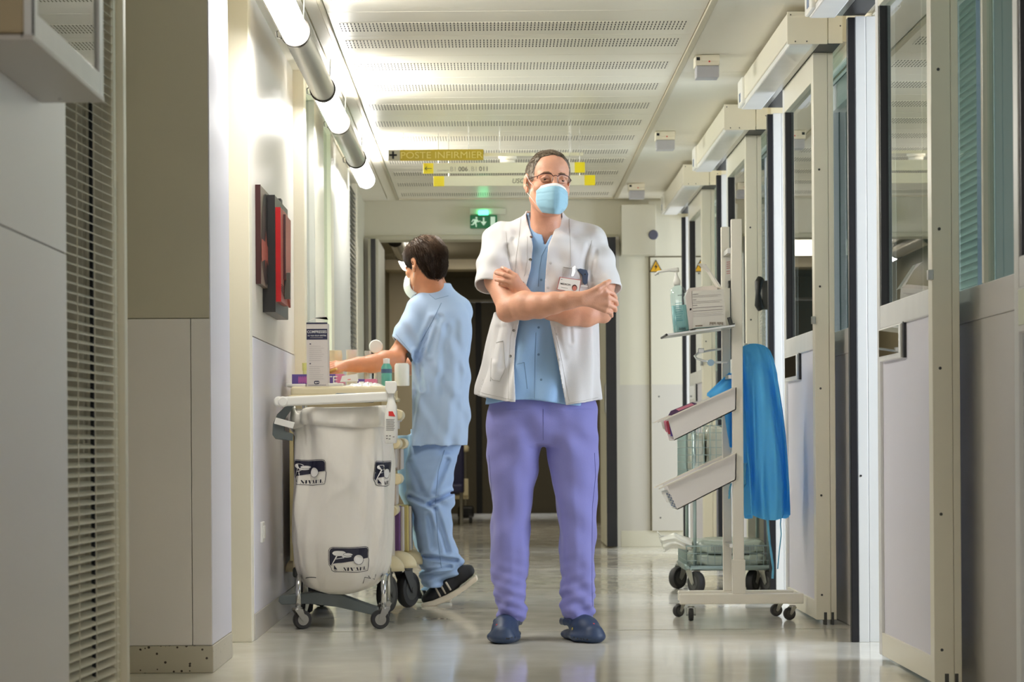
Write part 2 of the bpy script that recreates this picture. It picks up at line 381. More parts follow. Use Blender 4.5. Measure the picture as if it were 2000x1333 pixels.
for t in (0.0, 0.16, 0.36):
    p = Vector((-0.945, 5.06, 0)) + d * t
    for q in (-0.014, 0.014):
        m = MB(); pp = p + nrm * q; m.tube([pp + Vector((0, 0, 0.1)), pp + Vector((0, 0, 2.42))], 0.0011, 5); m.build('ladder_cord', cream, bl)
m = MB(); p = Vector((-0.945, 5.06, 0)) + d * 0.19; m.box(p.x - .005, p.x + .003, p.y, p.y + .012, .1, 2.42); m.build('pull_cord', dark_gap, bl)
m = MB(); m.bar(Vector((-0.945, 5.06, 2.43)) - d * 0.19, Vector((-0.945, 5.06, 2.43)) + d * 0.41, 0.03, 0.03); m.build('head_rail', cream, bl)

# wall cabinet over the near wall
cb = thing('wall_cabinet', 'glass fronted wall cabinet high on the near grey wall', 'cabinet', (-0.91, 4.2, 1.44))
part('body', mat('cabinet_beige', (176, 160, 128), 0.4), cb, (-0.9095, -0.80, 3.86, 4.555, 1.445, 1.95), bevel=0.004)
part('door_frame', jamb_white, cb, (-0.80, -0.783, 3.86, 3.90, 1.44, 1.955), (-0.80, -0.783, 4.515, 4.56, 1.44, 1.955), (-0.80, -0.783, 3.9, 4.515, 1.44, 1.485), (-0.80, -0.783, 3.9, 4.515, 1.91, 1.955), bevel=0.002)
part('pane', glass_mat('cabinet_glass', (0.7, 0.72, 0.66), 0.12), cb, (-0.795, -0.789, 3.9, 4.515, 1.485, 1.91))
part('gasket', rubber, cb, (-0.7835, -0.781, 3.853, 3.862, 1.44, 1.955), (-0.802, -0.7995, 3.85, 4.56, 1.436, 1.442))
part('base_panel', grey_panel, cb, (-0.9095, -0.782, 3.85, 4.56, 1.432, 1.441), bevel=0.001)
m = MB(); m.lathe((-0.86, 4.5, 1.432), [(0.004, -0.004), (0.004, 0)]); m.build('screw', steel, cb)

# square column
co = prop(thing('wall_column', 'square column with grey lower cladding left of the corridor', None), kind='structure')
part('upper_face', wall_shade, co, (-1.25, -0.914, 7.30, 7.83, WAIN + 0.0015, CZ), bevel=0.004)
part('side_cladding', lavender, co, (-0.9175, -0.9125, 7.298, 7.832, 0.09, CZ), bevel=0.002)
part('cladding_panel', near_panel, co, (-1.25, -0.9785, 7.297, 7.5, 0.089, WAIN), bevel=0.0015)
part('cladding_panel', near_panel, co, (-0.9765, -0.914, 7.297, 7.82, 0.089, WAIN), bevel=0.0015)
part('column_core', dark_gap, co, (-1.24, -0.92, 7.31, 7.82, 0, WAIN))
part('skirting', M_terrazzo, co, (-1.25, -0.910, 7.292, 7.83, 0.0, 0.088), bevel=0.003)

# left wall with the artwork
wm = prop(thing('wall_left', 'glossy white wall panel behind the red artwork', None), kind='structure')
part('wall_panel', wall_white, wm, (-1.05, -0.905, 8.50, 10.30, WAIN + 0.002, CZ), bevel=0.002)
part('wall_panel', lavender, wm, (-1.05, -0.903, 8.50, 10.30, 0.10, WAIN - 0.002), bevel=0.002)
part('skirting', grey_panel, wm, (-1.05, -0.9, 8.50, 10.30, 0.0, 0.10), bevel=0.002)
part('wall_core', dark_gap, wm, (-1.04, -0.91, 8.50, 10.30, 0.0, CZ))
sk = thing('wall_socket', 'small white switch plate low on the left wall', 'switch', W(503, 1040, 8.62))
p = W(503, 1040, 8.75); part('plate', white_pl, sk, (-0.903, -0.893, p.y - .04, p.y + .04, p.z - .04, p.z + .04), bevel=0.003)
part('rocker', white_pl, sk, (-0.893, -0.888, p.y - .025, p.y + .025, p.z - .025, p.z + .025), bevel=0.002)

# glazed nurses' station beyond
w2 = prop(thing('window_2', 'white framed glazed partition of the nurse station', None), kind='structure')
part('post', cream, w2, (-1.05, -0.855, 10.30, 10.42, 0, CZ), bevel=0.003)
for a, b in ((10.86, 11.50), (12.02, 12.12), (12.12, 12.2), (14.3, 14.42)):
    part('post', cream, w2, (-0.93, -0.855, a, b, 0, CZ), bevel=0.003)
part('mullion', alu, w2, (-0.90, -0.852, 10.84, 10.862, 0, CZ))
part('pane', glass_station, w2, (-0.885, -0.878, 10.42, 10.86, 0.1, CZ)); part('pane', glass_station, w2, (-0.885, -0.878, 11.5, 12.02, 0.1, CZ))
part('panel', mat('station_panel', (196, 196, 190), 0.4), w2, (-0.92, -0.86, 12.2, 13.68, 0, CZ), bevel=0.003)
part('transom', cream, w2, (-0.93, -0.852, 10.42, 14.4, CZ - 0.06, CZ))
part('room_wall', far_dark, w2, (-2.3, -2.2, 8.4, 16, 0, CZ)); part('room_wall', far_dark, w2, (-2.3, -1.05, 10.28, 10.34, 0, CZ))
lv = thing('louvre_panel', 'metal louvred grille panel before the far wall', 'grille', (-0.87, 14.0, 0))
part('frame', alu, lv, (-0.92, -0.885, 13.70, 14.29, 0.02, CZ - .06))
m0 = None
for i in range(78):
    if m0 is None:
        m = MB(); m.add([(-0.885, 13.71, .02), (-0.858, 13.71, 0.005), (-0.858, 14.28, .005), (-0.885, 14.28, .02), (-0.885, 13.71, .023), (-0.858, 13.71, 0.008), (-0.858, 14.28, .008), (-0.885, 14.28, .023)],
                        [(0, 1, 2, 3), (7, 6, 5, 4), (0, 4, 5, 1), (1, 5, 6, 2), (2, 6, 7, 3), (3, 7, 4, 0)])
        o = m.build('slat', alu, lv); m0 = o.data
    else: o = link_mesh('slat', m0, None, lv)
    o.location.z = 0.04 + i * 0.0295
wg = struct('wall_left', 'short wall piece joining the louvre to the far wall', far_wall, (-1.15, -0.9, 14.42, 16.05, 0, CZ))

# far wall with its opening
wf = prop(thing('wall_far', 'far cross wall with a wide door opening', None), kind='structure')
FY = 15.95
part('wall_panel', far_wall, wf, (-1.4, -0.90, FY, FY + .2, WAIN, CZ + .1)); part('wall_panel', far_grey, wf, (-1.4, -0.90, FY - .004, FY + .2, 0.0, WAIN))
part('lintel', far_wall, wf, (-0.90, 0.90, FY, FY + .2, 2.215, CZ + .1)); part('lintel_trim', mat('lintel_trim', (186, 182, 160), .4), wf, (-0.90, 0.90, FY - .012, FY + .2, 2.185, 2.215), bevel=.002)
part('wall_panel', far_wall, wf, (0.90, 1.6, FY, FY + .2, WAIN, CZ + .1)); part('wall_panel', far_grey, wf, (0.90, 1.6, FY - .004, FY + .2, 0.0, WAIN))
part('skirting', far_wall, wf, (0.90, 1.6, FY - .016, FY, 0, 0.115), bevel=.003); part('skirting', far_wall, wf, (-1.4, -0.9, FY - .016, FY, 0, 0.115), bevel=.003)
part('frame_post', far_grey, wf, (0.874, 0.90, FY - .02, FY + .2, 0, 2.2)); part('frame_post', far_grey, wf, (-0.90, -0.874, FY - .02, FY + .2, 0, 2.2))
for nm, sx, lab in (('door_8', 1, 'open door leaf with black edge on the right of the far opening'), ('door_9', -1, 'open door leaf with black edge on the left of the far opening')):
    dd = prop(thing(nm, lab, None), kind='structure')
    xs = sorted((0.795 * sx, 0.868 * sx)); part('leaf', far_wall, dd, (xs[0], xs[1], 15.80, 16.70, 0.012, 2.18), bevel=.002)
    part('edge_seal', rubber, dd, (xs[0] + (.0 if sx > 0 else 0.02), xs[1] - (.02 if sx < 0 else 0), 15.775, 15.80, 0.012, 2.18))
    part('push_plate', alu, dd, (min(.79 * sx, .795 * sx), max(.79 * sx, .795 * sx), 15.83, 15.95, .95, 1.15))
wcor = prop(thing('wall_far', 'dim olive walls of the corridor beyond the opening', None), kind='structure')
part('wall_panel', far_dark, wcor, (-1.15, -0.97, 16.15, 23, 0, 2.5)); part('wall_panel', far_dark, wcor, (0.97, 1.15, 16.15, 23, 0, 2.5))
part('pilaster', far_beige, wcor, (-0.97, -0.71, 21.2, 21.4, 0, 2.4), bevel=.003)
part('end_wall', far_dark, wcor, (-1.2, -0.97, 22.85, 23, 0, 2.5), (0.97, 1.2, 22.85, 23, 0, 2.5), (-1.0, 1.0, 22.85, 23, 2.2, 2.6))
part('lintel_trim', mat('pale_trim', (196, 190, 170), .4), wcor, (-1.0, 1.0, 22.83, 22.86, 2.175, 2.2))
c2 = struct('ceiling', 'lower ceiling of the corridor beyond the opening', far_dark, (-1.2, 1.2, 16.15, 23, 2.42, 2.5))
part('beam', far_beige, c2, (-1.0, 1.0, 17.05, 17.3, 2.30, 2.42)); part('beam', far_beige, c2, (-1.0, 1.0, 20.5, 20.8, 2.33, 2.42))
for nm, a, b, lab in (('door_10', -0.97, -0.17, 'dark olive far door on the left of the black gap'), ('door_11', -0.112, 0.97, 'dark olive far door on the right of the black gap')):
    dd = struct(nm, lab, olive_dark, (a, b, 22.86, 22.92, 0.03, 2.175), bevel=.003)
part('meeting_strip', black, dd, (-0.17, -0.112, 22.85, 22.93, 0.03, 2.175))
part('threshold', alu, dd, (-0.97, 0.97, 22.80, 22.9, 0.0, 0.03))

# electrical cupboard doors at the far wall
ec = thing('service_cupboard', 'tall cream service cupboard door with warning triangle on far wall', 'cupboard', (1.15, FY, 0))
part('door', far_wall, ec, (WX(1272, FY), WX(1337, FY), FY - .03, FY - .004, WZ(1040, FY), WZ(506, FY)), bevel=.003)
part('door_surround', olive_dark, ec, (WX(1269, FY), WX(1340, FY), FY - .012, FY - .003, WZ(1043, FY), WZ(503, FY)))
part('lower_facing', far_grey, ec, (WX(1272.5, FY), WX(1336.5, FY), FY - .033, FY - .03, WZ(1039, FY), WAIN))
for px, py in ((1285, 535), (1287, 775), (1290, 1012)):
    m = MB(); p = W(px, py, FY - .033); m.lathe(p, [(.006, 0), (.006, .003)], (0, -1, 0), 10); m.build('screw', dgrey_pl, ec)
wt = thing('warning_sign', 'yellow triangular electricity warning sign on cupboard door', 'sign', W(1281, 521, FY - .034))
def tri(px, py): return W(px, py, FY - .0365)
m = MB(); m.prism([(1268, 532), (1294.5, 532), (1281, 507.5)], lambda u, v: W(u, v, FY - .0305), lambda u, v: W(u, v, FY - .0345)); m.build('border', black, wt)
m = MB(); poly(m, [(1270.5, 530.5), (1292, 530.5), (1281, 510.5)], lambda u, v: W(u, v, FY - .0355)); m.build('plate', mat('warning_yellow', (222, 168, 24), .4), wt)
m = MB(); poly(m, [(1283, 513.5), (1277.5, 522.5), (1281, 522), (1278.8, 529), (1285, 519.5), (1281.6, 520)], tri); m.build('lightning_bolt', black, wt)
eb = thing('wall_box', 'cream distribution box high on the far wall', 'box', W(1247, 454, FY))
part('body', mat('box_cream', (208, 204, 186), .4), eb, (WX(1214, FY), WX(1281, FY), FY - .16, FY - .0005, WZ(503, FY), WZ(406, FY)), bevel=.004)
p = W(1276, 459, FY - .16); m = MB(); m.lathe(p, [(.035, 0), (.03, .006), (.0, .007)], (0, -1, 0), 16); o = m.build('lock', mat('lock_blue', (90, 92, 110), .4), eb)
part('cover_plate', far_wall, wf, (WX(1269, FY), WX(1338, FY), FY - .012, FY - .001, WZ(503, FY), WZ(395, FY)), bevel=.002)

# right side : sliding doors, jambs, fixed glazing
screw_m = dgrey_pl
def sliding_door(n, y0, label, L=0.95):
    dd = prop(thing('door_%d' % n, label, None, (1.3, y0, 0)), kind='structure'); X0, X1 = 1.295, 1.353; y1 = y0 + L
    part('stile', cream_gloss, dd, (X0, X1, y0, y0 + .06, .02, 2.30), bevel=.002)
    part('edge_strip', cream_gloss, dd, (X1 + .001, 1.376, y0 + .001, y0 + .08, .02, 2.30), bevel=.002)
    part('stile', jamb_white, dd, (X0, X1, y1 - .05, y1, .02, 2.30), bevel=.002)
    part('rail', cream_gloss, dd, (X0 + .001, X1, y0 + .06, y1 - .05, 2.19, 2.30), bevel=.002)
    part('rail', jamb_white, dd, (X0 + .001, X1, y0 + .06, y1 - .05, 1.11, 1.188), bevel=.003)
    part('rail', cream_gloss, dd, (X0 + .001, X1, y0 + .06, y1 - .05, .02, .095), bevel=.002)
    part('lower_panel', lavender, dd, (X0 + .010, X1 - .01, y0 + .06, y1 - .05, .095, 1.11))
    part('pane', glass, dd, (X0 + .022, X0 + .028, y0 + .06, y1 - .05, 1.188, 2.19))
    part('gasket', rubber, dd, (X0 + .004, X0 + .03, y1 - .066, y1 - .05, 1.188, 2.19), (X0 + .004, X0 + .03, y0 + .06, y0 + .066, 1.188, 2.19))
    pl = part('pull_plate', jamb_white, dd, (X0 - .006, X0 + .012, y0 + .49, y0 + .88, 1.0, 1.109), bevel=.003)
    part('mirror_inlay', mirror, pl, (X0 - .0075, X0 - .005, y0 + .515, y0 + .875, 1.017, 1.104))
    part('pull_backing', rubber, dd, (X0 + .001, X0 + .012, y0 + .47, y0 + .49, 1.0, 1.115))
    part('latch', steel, dd, (X0 - .012, X0 + .004, y0 - .004, y0 + .02, 1.21, 1.24), bevel=.002)
    for z in (0.12, 0.52, 0.95, 1.36, 1.83):
        m = MB(); m.lathe((X0 + .022, y0, z), [(.0045, 0), (.0045, .002), (.001, .002)], (0, -1, 0), 10); m.build('screw', screw_m, dd)
    part('guide_foot', dgrey_pl, dd, (X0 + .03, X0 + .042, y0 - .001, y0 + .03, .0, .05), (X0 + .06, X0 + .07, y0 - .001, y0 + .03, .0, .05))
    return dd
def jamb(n, y, label):
    j = prop(thing('trim_%d' % n, label, None, (1.31, y, 0)), kind='structure')
    part('edge_seal', rubber, j, (1.308, 1.336, y - .004, y + .03, 0.0, 2.29), bevel=.003)
    part('post', jamb_white, j, (1.336, 1.374, y, y + .08, 0.0, 2.295), bevel=.002)
    part('post', jamb_white, j, (1.3755, 1.42, y + .002, y + .08, 0.0, 2.295), bevel=.002)
    m = MB(); m.lathe((1.346, y, .61), [(.004, 0), (.004, .002), (.001, .002)], (0, -1, 0), 10); m.build('screw', black, j)
def fixed_glazing(n, ya, yb, label, mulls):
    w = prop(thing('window_%d' % n, label, None, (1.42, ya, 0)), kind='structure'); X0, X1 = 1.418, 1.45
    part('lower_panel', grey_panel, w, (X0 + .004, X1, ya, yb, 0.0, 1.09), bevel=.002); part('rail', grey_panel, w, (X0, X1, ya, yb, 1.09, 1.19), bevel=.003)
    part('rail', cream_gloss, w, (X0, X1, ya, yb, 2.27, CZ), bevel=.002)
    es = [ya] + [q for q in mulls] + [yb]
    for a, b in zip(es[:-1], es[1:]):
        part('pane', glass_green, w, (X0 + .012, X0 + .018, a, b, 1.19, 2.27))
    for q in es: part('mullion', cream_gloss, w, (X0 - .002, X1, q - .012, q + .012, 1.19, 2.27), bevel=.002)
    return w
def teal_blind(ya, yb, label, bm_=None):
    b = thing('venetian_blind', label, 'blind', (1.475, ya, 1.2)); me = None
    for i in range(46):
        if me is None:
            m = MB(); hw = .0125; a = R_(-38)
            m.add([(1.475 - hw * math.cos(a), yy, zz - hw * math.sin(a)) for yy in (ya, yb) for zz in (1.2, 1.2007)] + [(1.475 + hw * math.cos(a), yy, zz + hw * math.sin(a)) for yy in (ya, yb) for zz in (1.2, 1.2007)],
                  [(0, 2, 6, 4), (1, 5, 7, 3), (0, 1, 3, 2), (4, 6, 7, 5), (0, 4, 5, 1), (2, 3, 7, 6)])
            o = m.build('slat', bm_ or blind_teal, b); me = o.data
        else: o = link_mesh('slat', me, None, b)
        o.location.z = i * 0.0234
    part('head_rail', cream, b, (1.46, 1.49, ya, yb, 2.27, 2.30))
def header(name, ya, yb, label):
    h = thing(name, label, 'door operator', (1.28, ya, 2.295)); X0 = 1.168
    part('fascia', cream_gloss, h, (X0, 1.33, ya + .008, yb, 2.318, 2.425), bevel=.004)
    part('end_plate', cream_gloss, h, (X0 - .002, 1.325, ya, ya + .008, 2.30, 2.428), bevel=.002)
    part('end_plate', cream_gloss, h, (1.327, 1.385, ya + .002, ya + .01, 2.302, 2.428), bevel=.002)
    part('lip', jamb_white, h, (X0 + .004, X0 + .10, ya + .008, yb + .01, 2.293, 2.318), bevel=.006)
    part('soffit_strip', alu, h, (X0 + .10, X0 + .125, ya + .008, yb, 2.300, 2.318))
    part('track', rubber, h, (1.295, 1.375, ya + .008, yb, 2.300, 2.318))
    part('wall_plate', cream_gloss, h, (1.33, 1.42, ya + .01, yb, 2.31, 2.425))
    for x, z in ((X0 + .012, 2.415), (X0 + .03, 2.31), (X0 + .075, 2.31), (1.375, 2.37)):
        m = MB(); m.lathe((x, ya, z), [(.003, 0), (.003, .002), (.001, .002)], (0, -1, 0), 8); m.build('screw', screw_m, h)
    sn = part('sensor', white_pl, h, (X0 - .012, X0 + .01, yb - .16, yb + .012, 2.298, 2.42), bevel=.005)
    part('sensor_window', mat('sensor_blue', (120, 140, 176), .2), sn, (X0 - .0135, X0 - .01, yb - .10, yb - .05, 2.315, 2.355))
    return h
sliding_door(1, 4.64, 'cream sliding door leaf cut by the picture edge, nearest one')
sliding_door(2, 6.63, 'near sliding door leaf with glass showing ceiling reflections')
sliding_door(3, 9.05, 'sliding door leaf directly behind the blue gown')
sliding_door(4, 11.47, 'sliding door leaf beside the black wall telephone')
sliding_door(5, 13.89, 'sliding door leaf nearest the far wall')
jamb(4, 8.25, 'white jamb with black rubber edge next to the near sliding door')
jamb(5, 10.67, 'white jamb with black rubber edge behind the blue gown')
jamb(6, 13.09, 'white jamb with black rubber edge behind the white stand')
jamb(7, 15.51, 'white jamb with black rubber edge by the service cupboard')
fixed_glazing(3, 5.4, 7.40, 'fixed glazing with green blind at the right picture edge', [6.50])
fixed_glazing(4, 8.34, 9.82, 'fixed glazing with teal blind behind the gown door', [8.9])
fixed_glazing(5, 10.76, 12.24, 'fixed glazing behind the wall telephone', [11.3])
fixed_glazing(6, 13.18, 14.66, 'fixed glazing nearest the far wall', [])
teal_blind(6.80, 7.38, 'greenish venetian blind behind the nearest fixed glass', blind_pale)
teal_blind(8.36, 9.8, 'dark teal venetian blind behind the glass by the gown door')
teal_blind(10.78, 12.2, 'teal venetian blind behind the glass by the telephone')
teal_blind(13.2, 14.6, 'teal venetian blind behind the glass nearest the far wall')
cu_ = thing('curtain', 'pale blue curtain with scalloped edge behind the nearest fixed glass', 'curtain', (1.47, 6.7, 1.2))
mb = MB(); n_ = 120
for z_ in [1.19 + 1.08 * i / n_ for i in range(n_ + 1)]:
    for x_ in (1.466, 1.470): mb.v += [(x_, 6.80, z_), (x_ + .006, 6.68, z_), (x_, 6.575 + .012 * abs(math.sin(z_ * 70)), z_)]
mb.f = [(6 * i + j, 6 * i + j + 1, 6 * i + j + 7, 6 * i + j + 6) for i in range(n_) for j in (0, 1)] + [(6 * i + j + 3, 6 * i + j + 9, 6 * i + j + 10, 6 * i + j + 4) for i in range(n_) for j in (0, 1)]
mb.build('cloth', translucent_mat('curtain_blue', (188, 192, 202), .5), cu_, smooth=True)
HL = 'door operator casings above the sliding doors'
header('door_operator', 6.55, 8.27, 'cream sliding door operator cut off by the top edge')
header('door_operator', 8.85, 10.53, 'cream sliding door operator above the door behind the gown')
header('door_operator', 11.27, 12.95, 'cream sliding door operator second after the gown door')
header('door_operator', 13.69, 15.37, 'cream sliding door operator closest to the far wall')
rw = prop(thing('wall_right', 'dim side rooms behind the sliding doors', None), kind='structure')
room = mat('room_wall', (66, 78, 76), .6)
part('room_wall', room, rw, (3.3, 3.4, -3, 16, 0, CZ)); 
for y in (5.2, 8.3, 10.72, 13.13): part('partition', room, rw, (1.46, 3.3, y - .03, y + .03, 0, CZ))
part('top_rail', cream, rw, (1.40, 1.46, -3, 15.95, 2.30, CZ)); part('near_wall', grey_panel, rw, (1.44, 1.5, -3, 4.5, 0, CZ))

# ------------------------------------------------------------------ tube lamps
def lit_mat(strength):
    m = bpy.data.materials.new('lit_tube'); m.use_nodes = True; nt = m.node_tree; nt.nodes.clear()
    o = nt.nodes.new('ShaderNodeOutputMaterial'); e = nt.nodes.new('ShaderNodeEmission')
    e.inputs[0].default_value = (1.0, 0.97, 0.91, 1); e.inputs[1].default_value = strength
    nt.links.new(e.outputs[0], o.inputs[0]); return m
M_lit = lit_mat(LAMP); M_lit_far = lit_mat(LAMP * 0.25)
housing = mat('lamp_housing', (196, 192, 182), 0.25, metal=0.3, var=(5, 0.04, (1, .05, 1)))
band_dark = mat('lamp_band', (52, 48, 44), 0.35, metal=0.6)
TX, TZ, TR = -0.745, 2.315, 0.052
def tube_lamp(y, label, metal=(0.93, 2.375), lit=0.93, m=M_lit):
    t = thing('tube_lamp', label, 'lamp', (TX, y, TZ), 'ceiling tube lamps along the corridor')
    mb = MB(); mb.lathe((TX, y, TZ), [(0.0, -.03), (TR * .55, -.022), (TR * .9, -.008), (TR * .97, 0.01), (TR * .97, lit - .01), (TR * .9, lit + .008), (TR * .55, lit + .022), (0, lit + .03)], (0, 1, 0), 28)
    mb.build('diffuser', m, t, smooth=True)
    mb = MB(); rr = []
    for yy in (y - .035, y + lit + .035): rr.append([(TX + (TR + q) * math.cos(a), yy, TZ + (TR + q) * math.sin(a)) for q, aa in ((.002, range(84, 233, 6)), (.004, range(232, 80, -6))) for a in [R_(v) for v in aa]])
    mb.rings(rr); mb.build('added_light_shield', white_pl, t, smooth=True, auto=40)  # unseen shell added to keep the tube's light off the wall
    if metal:
        a, b = metal
        mb = MB(); mb.lathe((TX, y + a + .03, TZ), [(TR, 0), (TR, b - a - .06)], (0, 1, 0), 32); mb.build('housing', housing, t, smooth=True, auto=40)
        for yy in (y + a - .004, y + b - .06):
            mb = MB(); mb.lathe((TX, yy, TZ), [(TR + .006, 0), (TR + .006, .03), (TR * .8, .034)], (0, 1, 0), 32); mb.build('clamp_ring', band_dark, t, smooth=True, auto=40)
            mb = MB(); mb.lathe((TX, yy + .036, TZ), [(TR + .003, 0), (TR + .003, .016)], (0, 1, 0), 32); mb.build('end_ring', chrome, t, smooth=True, auto=40)
            mb = MB(); mb.tube([(TX - TR - .003, yy + .015, TZ + .015), (TX - TR - .02, yy + .012, TZ + .0), (TX - TR - .018, yy + .02, TZ - .02), (TX - TR - .002, yy + .015, TZ - .025)], .0035, 6); mb.build('clip', chrome, t)
            mb = MB(); mb.tube([(TX + TR * .6, yy + .015, TZ + TR * .8), (TX + .035, yy + .02, CZ)], .0035, 6); mb.build('hanger', chrome, t)
    return t
tube_lamp(7.66, 'lit ceiling tube lamp cut by the top edge with grey housing')
tube_lamp(10.08, 'lit ceiling tube lamp in the middle of its row')
tube_lamp(12.50, 'short lit ceiling tube ending the row near the signs', metal=(0.0, 0.0) and None)
tube_lamp(18.85, 'lit tube lamp end visible through the far opening', metal=(-1.5, -.035), m=M_lit_far)

# ------------------------------------------------------------------ ceiling fittings
EL = 'emergency light boxes under the right ceiling strip'
for y, lab in ((9.95, 'small cream emergency light box largest in view under ceiling'), (12.38, 'small cream emergency light box second along the ceiling'), (14.85, 'small cream emergency light box closest to the far wall')):
    e = thing('emergency_light', lab, 'light', (0.955, y, CZ), EL)
    part('housing', cream, e, (0.905, 1.012, y, y + .10, CZ - .052, CZ - .004), bevel=.003)
    part('housing_cap', cream, e, (0.932, 1.012, y - .006, y + .02, CZ - .034, CZ - .006), bevel=.002)
    part('diffuser', lens_grey, e, (0.91, 1.010, y + .003, y + .095, CZ - .104, CZ - .0525), bevel=.004)
    part('test_button', black, e, (0.910, 0.925, y - .002, y + .004, CZ - .030, CZ - .016))
    mb = MB(); mb.lathe((0.966, y - .006, CZ - .036), [(.004, 0), (.004, .003), (0, .003)], (0, -1, 0), 10); mb.build('indicator', red_dot, e)
sd = thing('smoke_detector', 'round cream smoke detector behind the hanging signs', 'detector', (WX(995, 13.45), 13.45, CZ))
mb = MB(); c = (WX(995, 13.45), 13.45, CZ - .002); mb.lathe(c, [(.055, 0), (.055, -.012), (.046, -.018), (.044, -.034), (.03, -.042), (0, -.043)], (0, 0, 1), 24); mb.build('cover', cream, sd, smooth=True, auto=40)
mb = MB(); mb.lathe((c[0], c[1], c[2] - .02), [(.047, 0), (.047, -.006)], (0, 0, 1), 24); mb.build('vent_ring', trim_metal, sd)

# ------------------------------------------------------------------ hanging signs
SY = 12.40
olive_y = mat('sign_olive_yellow', (186, 160, 12), 0.4); bright_y = mat('sign_yellow', (248, 226, 20), 0.4); sign_white = mat('sign_white', (232, 228, 206), 0.4)
sign_grey = mat('sign_grey', (172, 166, 146), 0.4); pale_txt = mat('sign_pale_text', (222, 206, 112), 0.5)
def sgn(name, label, pxa, pxb, pya, pyb, Y):
    t = thing(name, label, 'sign', (WX((pxa + pxb) / 2, Y), Y, WZ((pya + pyb) / 2, Y)))
    def box(px0, px1, nm, m, dy=0, py0=pya, py1=pyb, th=.02):
        part(nm, m, t, (WX(px0, Y), WX(px1, Y), Y - dy, Y + th, WZ(py1, Y), WZ(py0, Y)), bevel=.001)
    def fn(cx, cy): return lambda u, v: (WX(cx, Y) + u, Y - .0035, WZ(cy, Y) + v)
    for px in (pxa + 30, pxb - 30):
        mb = MB(); mb.tube([(WX(px, Y), Y + .01, WZ(pya, Y)), (WX(px, Y), Y + .01, CZ)], .002, 6); mb.build('hanger', chrome, t)
    return t, box, fn
t, box, fn = sgn('hanging_sign', 'olive yellow hanging sign reading POSTE INFIRMIER with plus symbol', 762, 949, 291.5, 312.5, SY)
box(785, 948, 'plate', olive_y); box(762, 785, 'symbol_plate', sign_grey, .001)
px_m = SY / FPX
mb = MB(); f = fn(866, 303.2); text(mb, 'POSTE INFIRMIER', .052, f, .0, sx=160 * px_m / text_width('POSTE INFIRMIER', .052)); mb.build('lettering', pale_txt, t)
mb = MB(); f = fn(771.5, 302); a, b = .021, .0055
for q in ([(-a, -b), (a, -b), (a, b), (-a, b)], [(-b, -a), (b, -a), (b, a), (-b, a)]): poly(mb, q, f)
mb.build('plus_symbol', black, t)
t, box, fn = sgn('hanging_sign', 'white hanging sign with yellow ends reading B1 006 . B1 011', 830, 1146, 318, 338, SY + .03)
box(850, 1126, 'plate', sign_white); box(830, 850, 'arrow_plate', bright_y); box(1126, 1146, 'end_plate', bright_y)
mb = MB(); f = fn(840, 328.5)
for q in ([(-.018, -.0012), (.02, -.0012), (.02, .0012), (-.018, .0012)], [(-.02, 0), (-.008, .010), (-.006, .0085), (-.0165, 0)], [(-.02, 0), (-.0165, 0), (-.006, -.0085), (-.008, -.010)]): poly(mb, q, f)
mb.build('arrow', ink_dark, t)
pale_ink = mat('sign_pale_ink', (176, 172, 156), .5)
mb = MB(); text(mb, 'B1', .036, fn(889, 330.5), 0); text(mb, '.', .036, fn(920, 330.5), 0); text(mb, 'B1', .036, fn(930, 330.5), 0); text(mb, 'CHAMBRES', .013, fn(869, 333), 0); mb.build('lettering', pale_ink, t)
mb = MB(); text(mb, '006', .036, fn(908, 330.5), .008); text(mb, '011', .036, fn(948.5, 330.5), .008); mb.build('lettering', mat('sign_grey_ink', (118, 112, 98), .5), t)
t, box, fn = sgn('hanging_sign', 'lower white hanging sign with yellow ends reading USC', 850, 1166, 343.5, 363, SY + .06)
box(871, 1145, 'plate', sign_white); box(850, 871, 'end_plate', bright_y); box(1145, 1166, 'end_plate', bright_y)
mb = MB(); text(mb, 'USC', .036, fn(1015, 354.5), .004, shear=.15); mb.build('lettering', mat('sign_grey_ink2', (128, 124, 110), .5), t)
t = thing('sign_rail', 'thin white rail beside the POSTE INFIRMIER sign', 'rail', (WX(1045, SY + .1), SY + .1, WZ(297, SY + .1)))
part('rail', sign_white, t, (WX(949, SY), WX(1144, SY), SY + .085, SY + .1, WZ(301, SY), WZ(295, SY)))
for px in (980, 1120): mb = MB(); mb.tube([(WX(px, SY), SY + .092, WZ(295, SY)), (WX(px, SY), SY + .092, CZ)], .002, 6); mb.build('hanger', chrome, t)

# exit sign
EY = 15.86
ex = thing('exit_sign', 'green emergency exit sign with running figure over the opening', 'sign', (WX(947, EY), EY, WZ(433, EY)))
green = mat('exit_green', (0, 104, 60), .4, emit=((0, 120, 66), .10)); lit_white = mat('exit_white', (214, 232, 216), .4, emit=((190, 230, 204), .25))
part('plate', green, ex, (WX(921, EY), WX(974, EY), EY, EY + .03, WZ(446, EY), WZ(420, EY)), bevel=.003)
part('lamp_body', far_wall, ex, (WX(920, EY), WX(990, EY), EY + .03, EY + .088, WZ(418, EY), WZ(406, EY)), bevel=.004)
part('glow_strip', mat('exit_glow', (120, 255, 190), .3, emit=((70, 255, 165), 5.0)), ex, (WX(937.5, EY), WX(956.5, EY), EY + .004, EY + .028, WZ(419.5, EY), WZ(411, EY)), bevel=.002)
f = lambda u, v: (WX(u, EY), EY - .0015, WZ(v, EY))
mb = MB()
mb.lathe((WX(933.5, EY), EY - .0005, WZ(425.5, EY)), [(.007, 0), (.007, .002), (0, .002)], (0, -1, 0), 12)
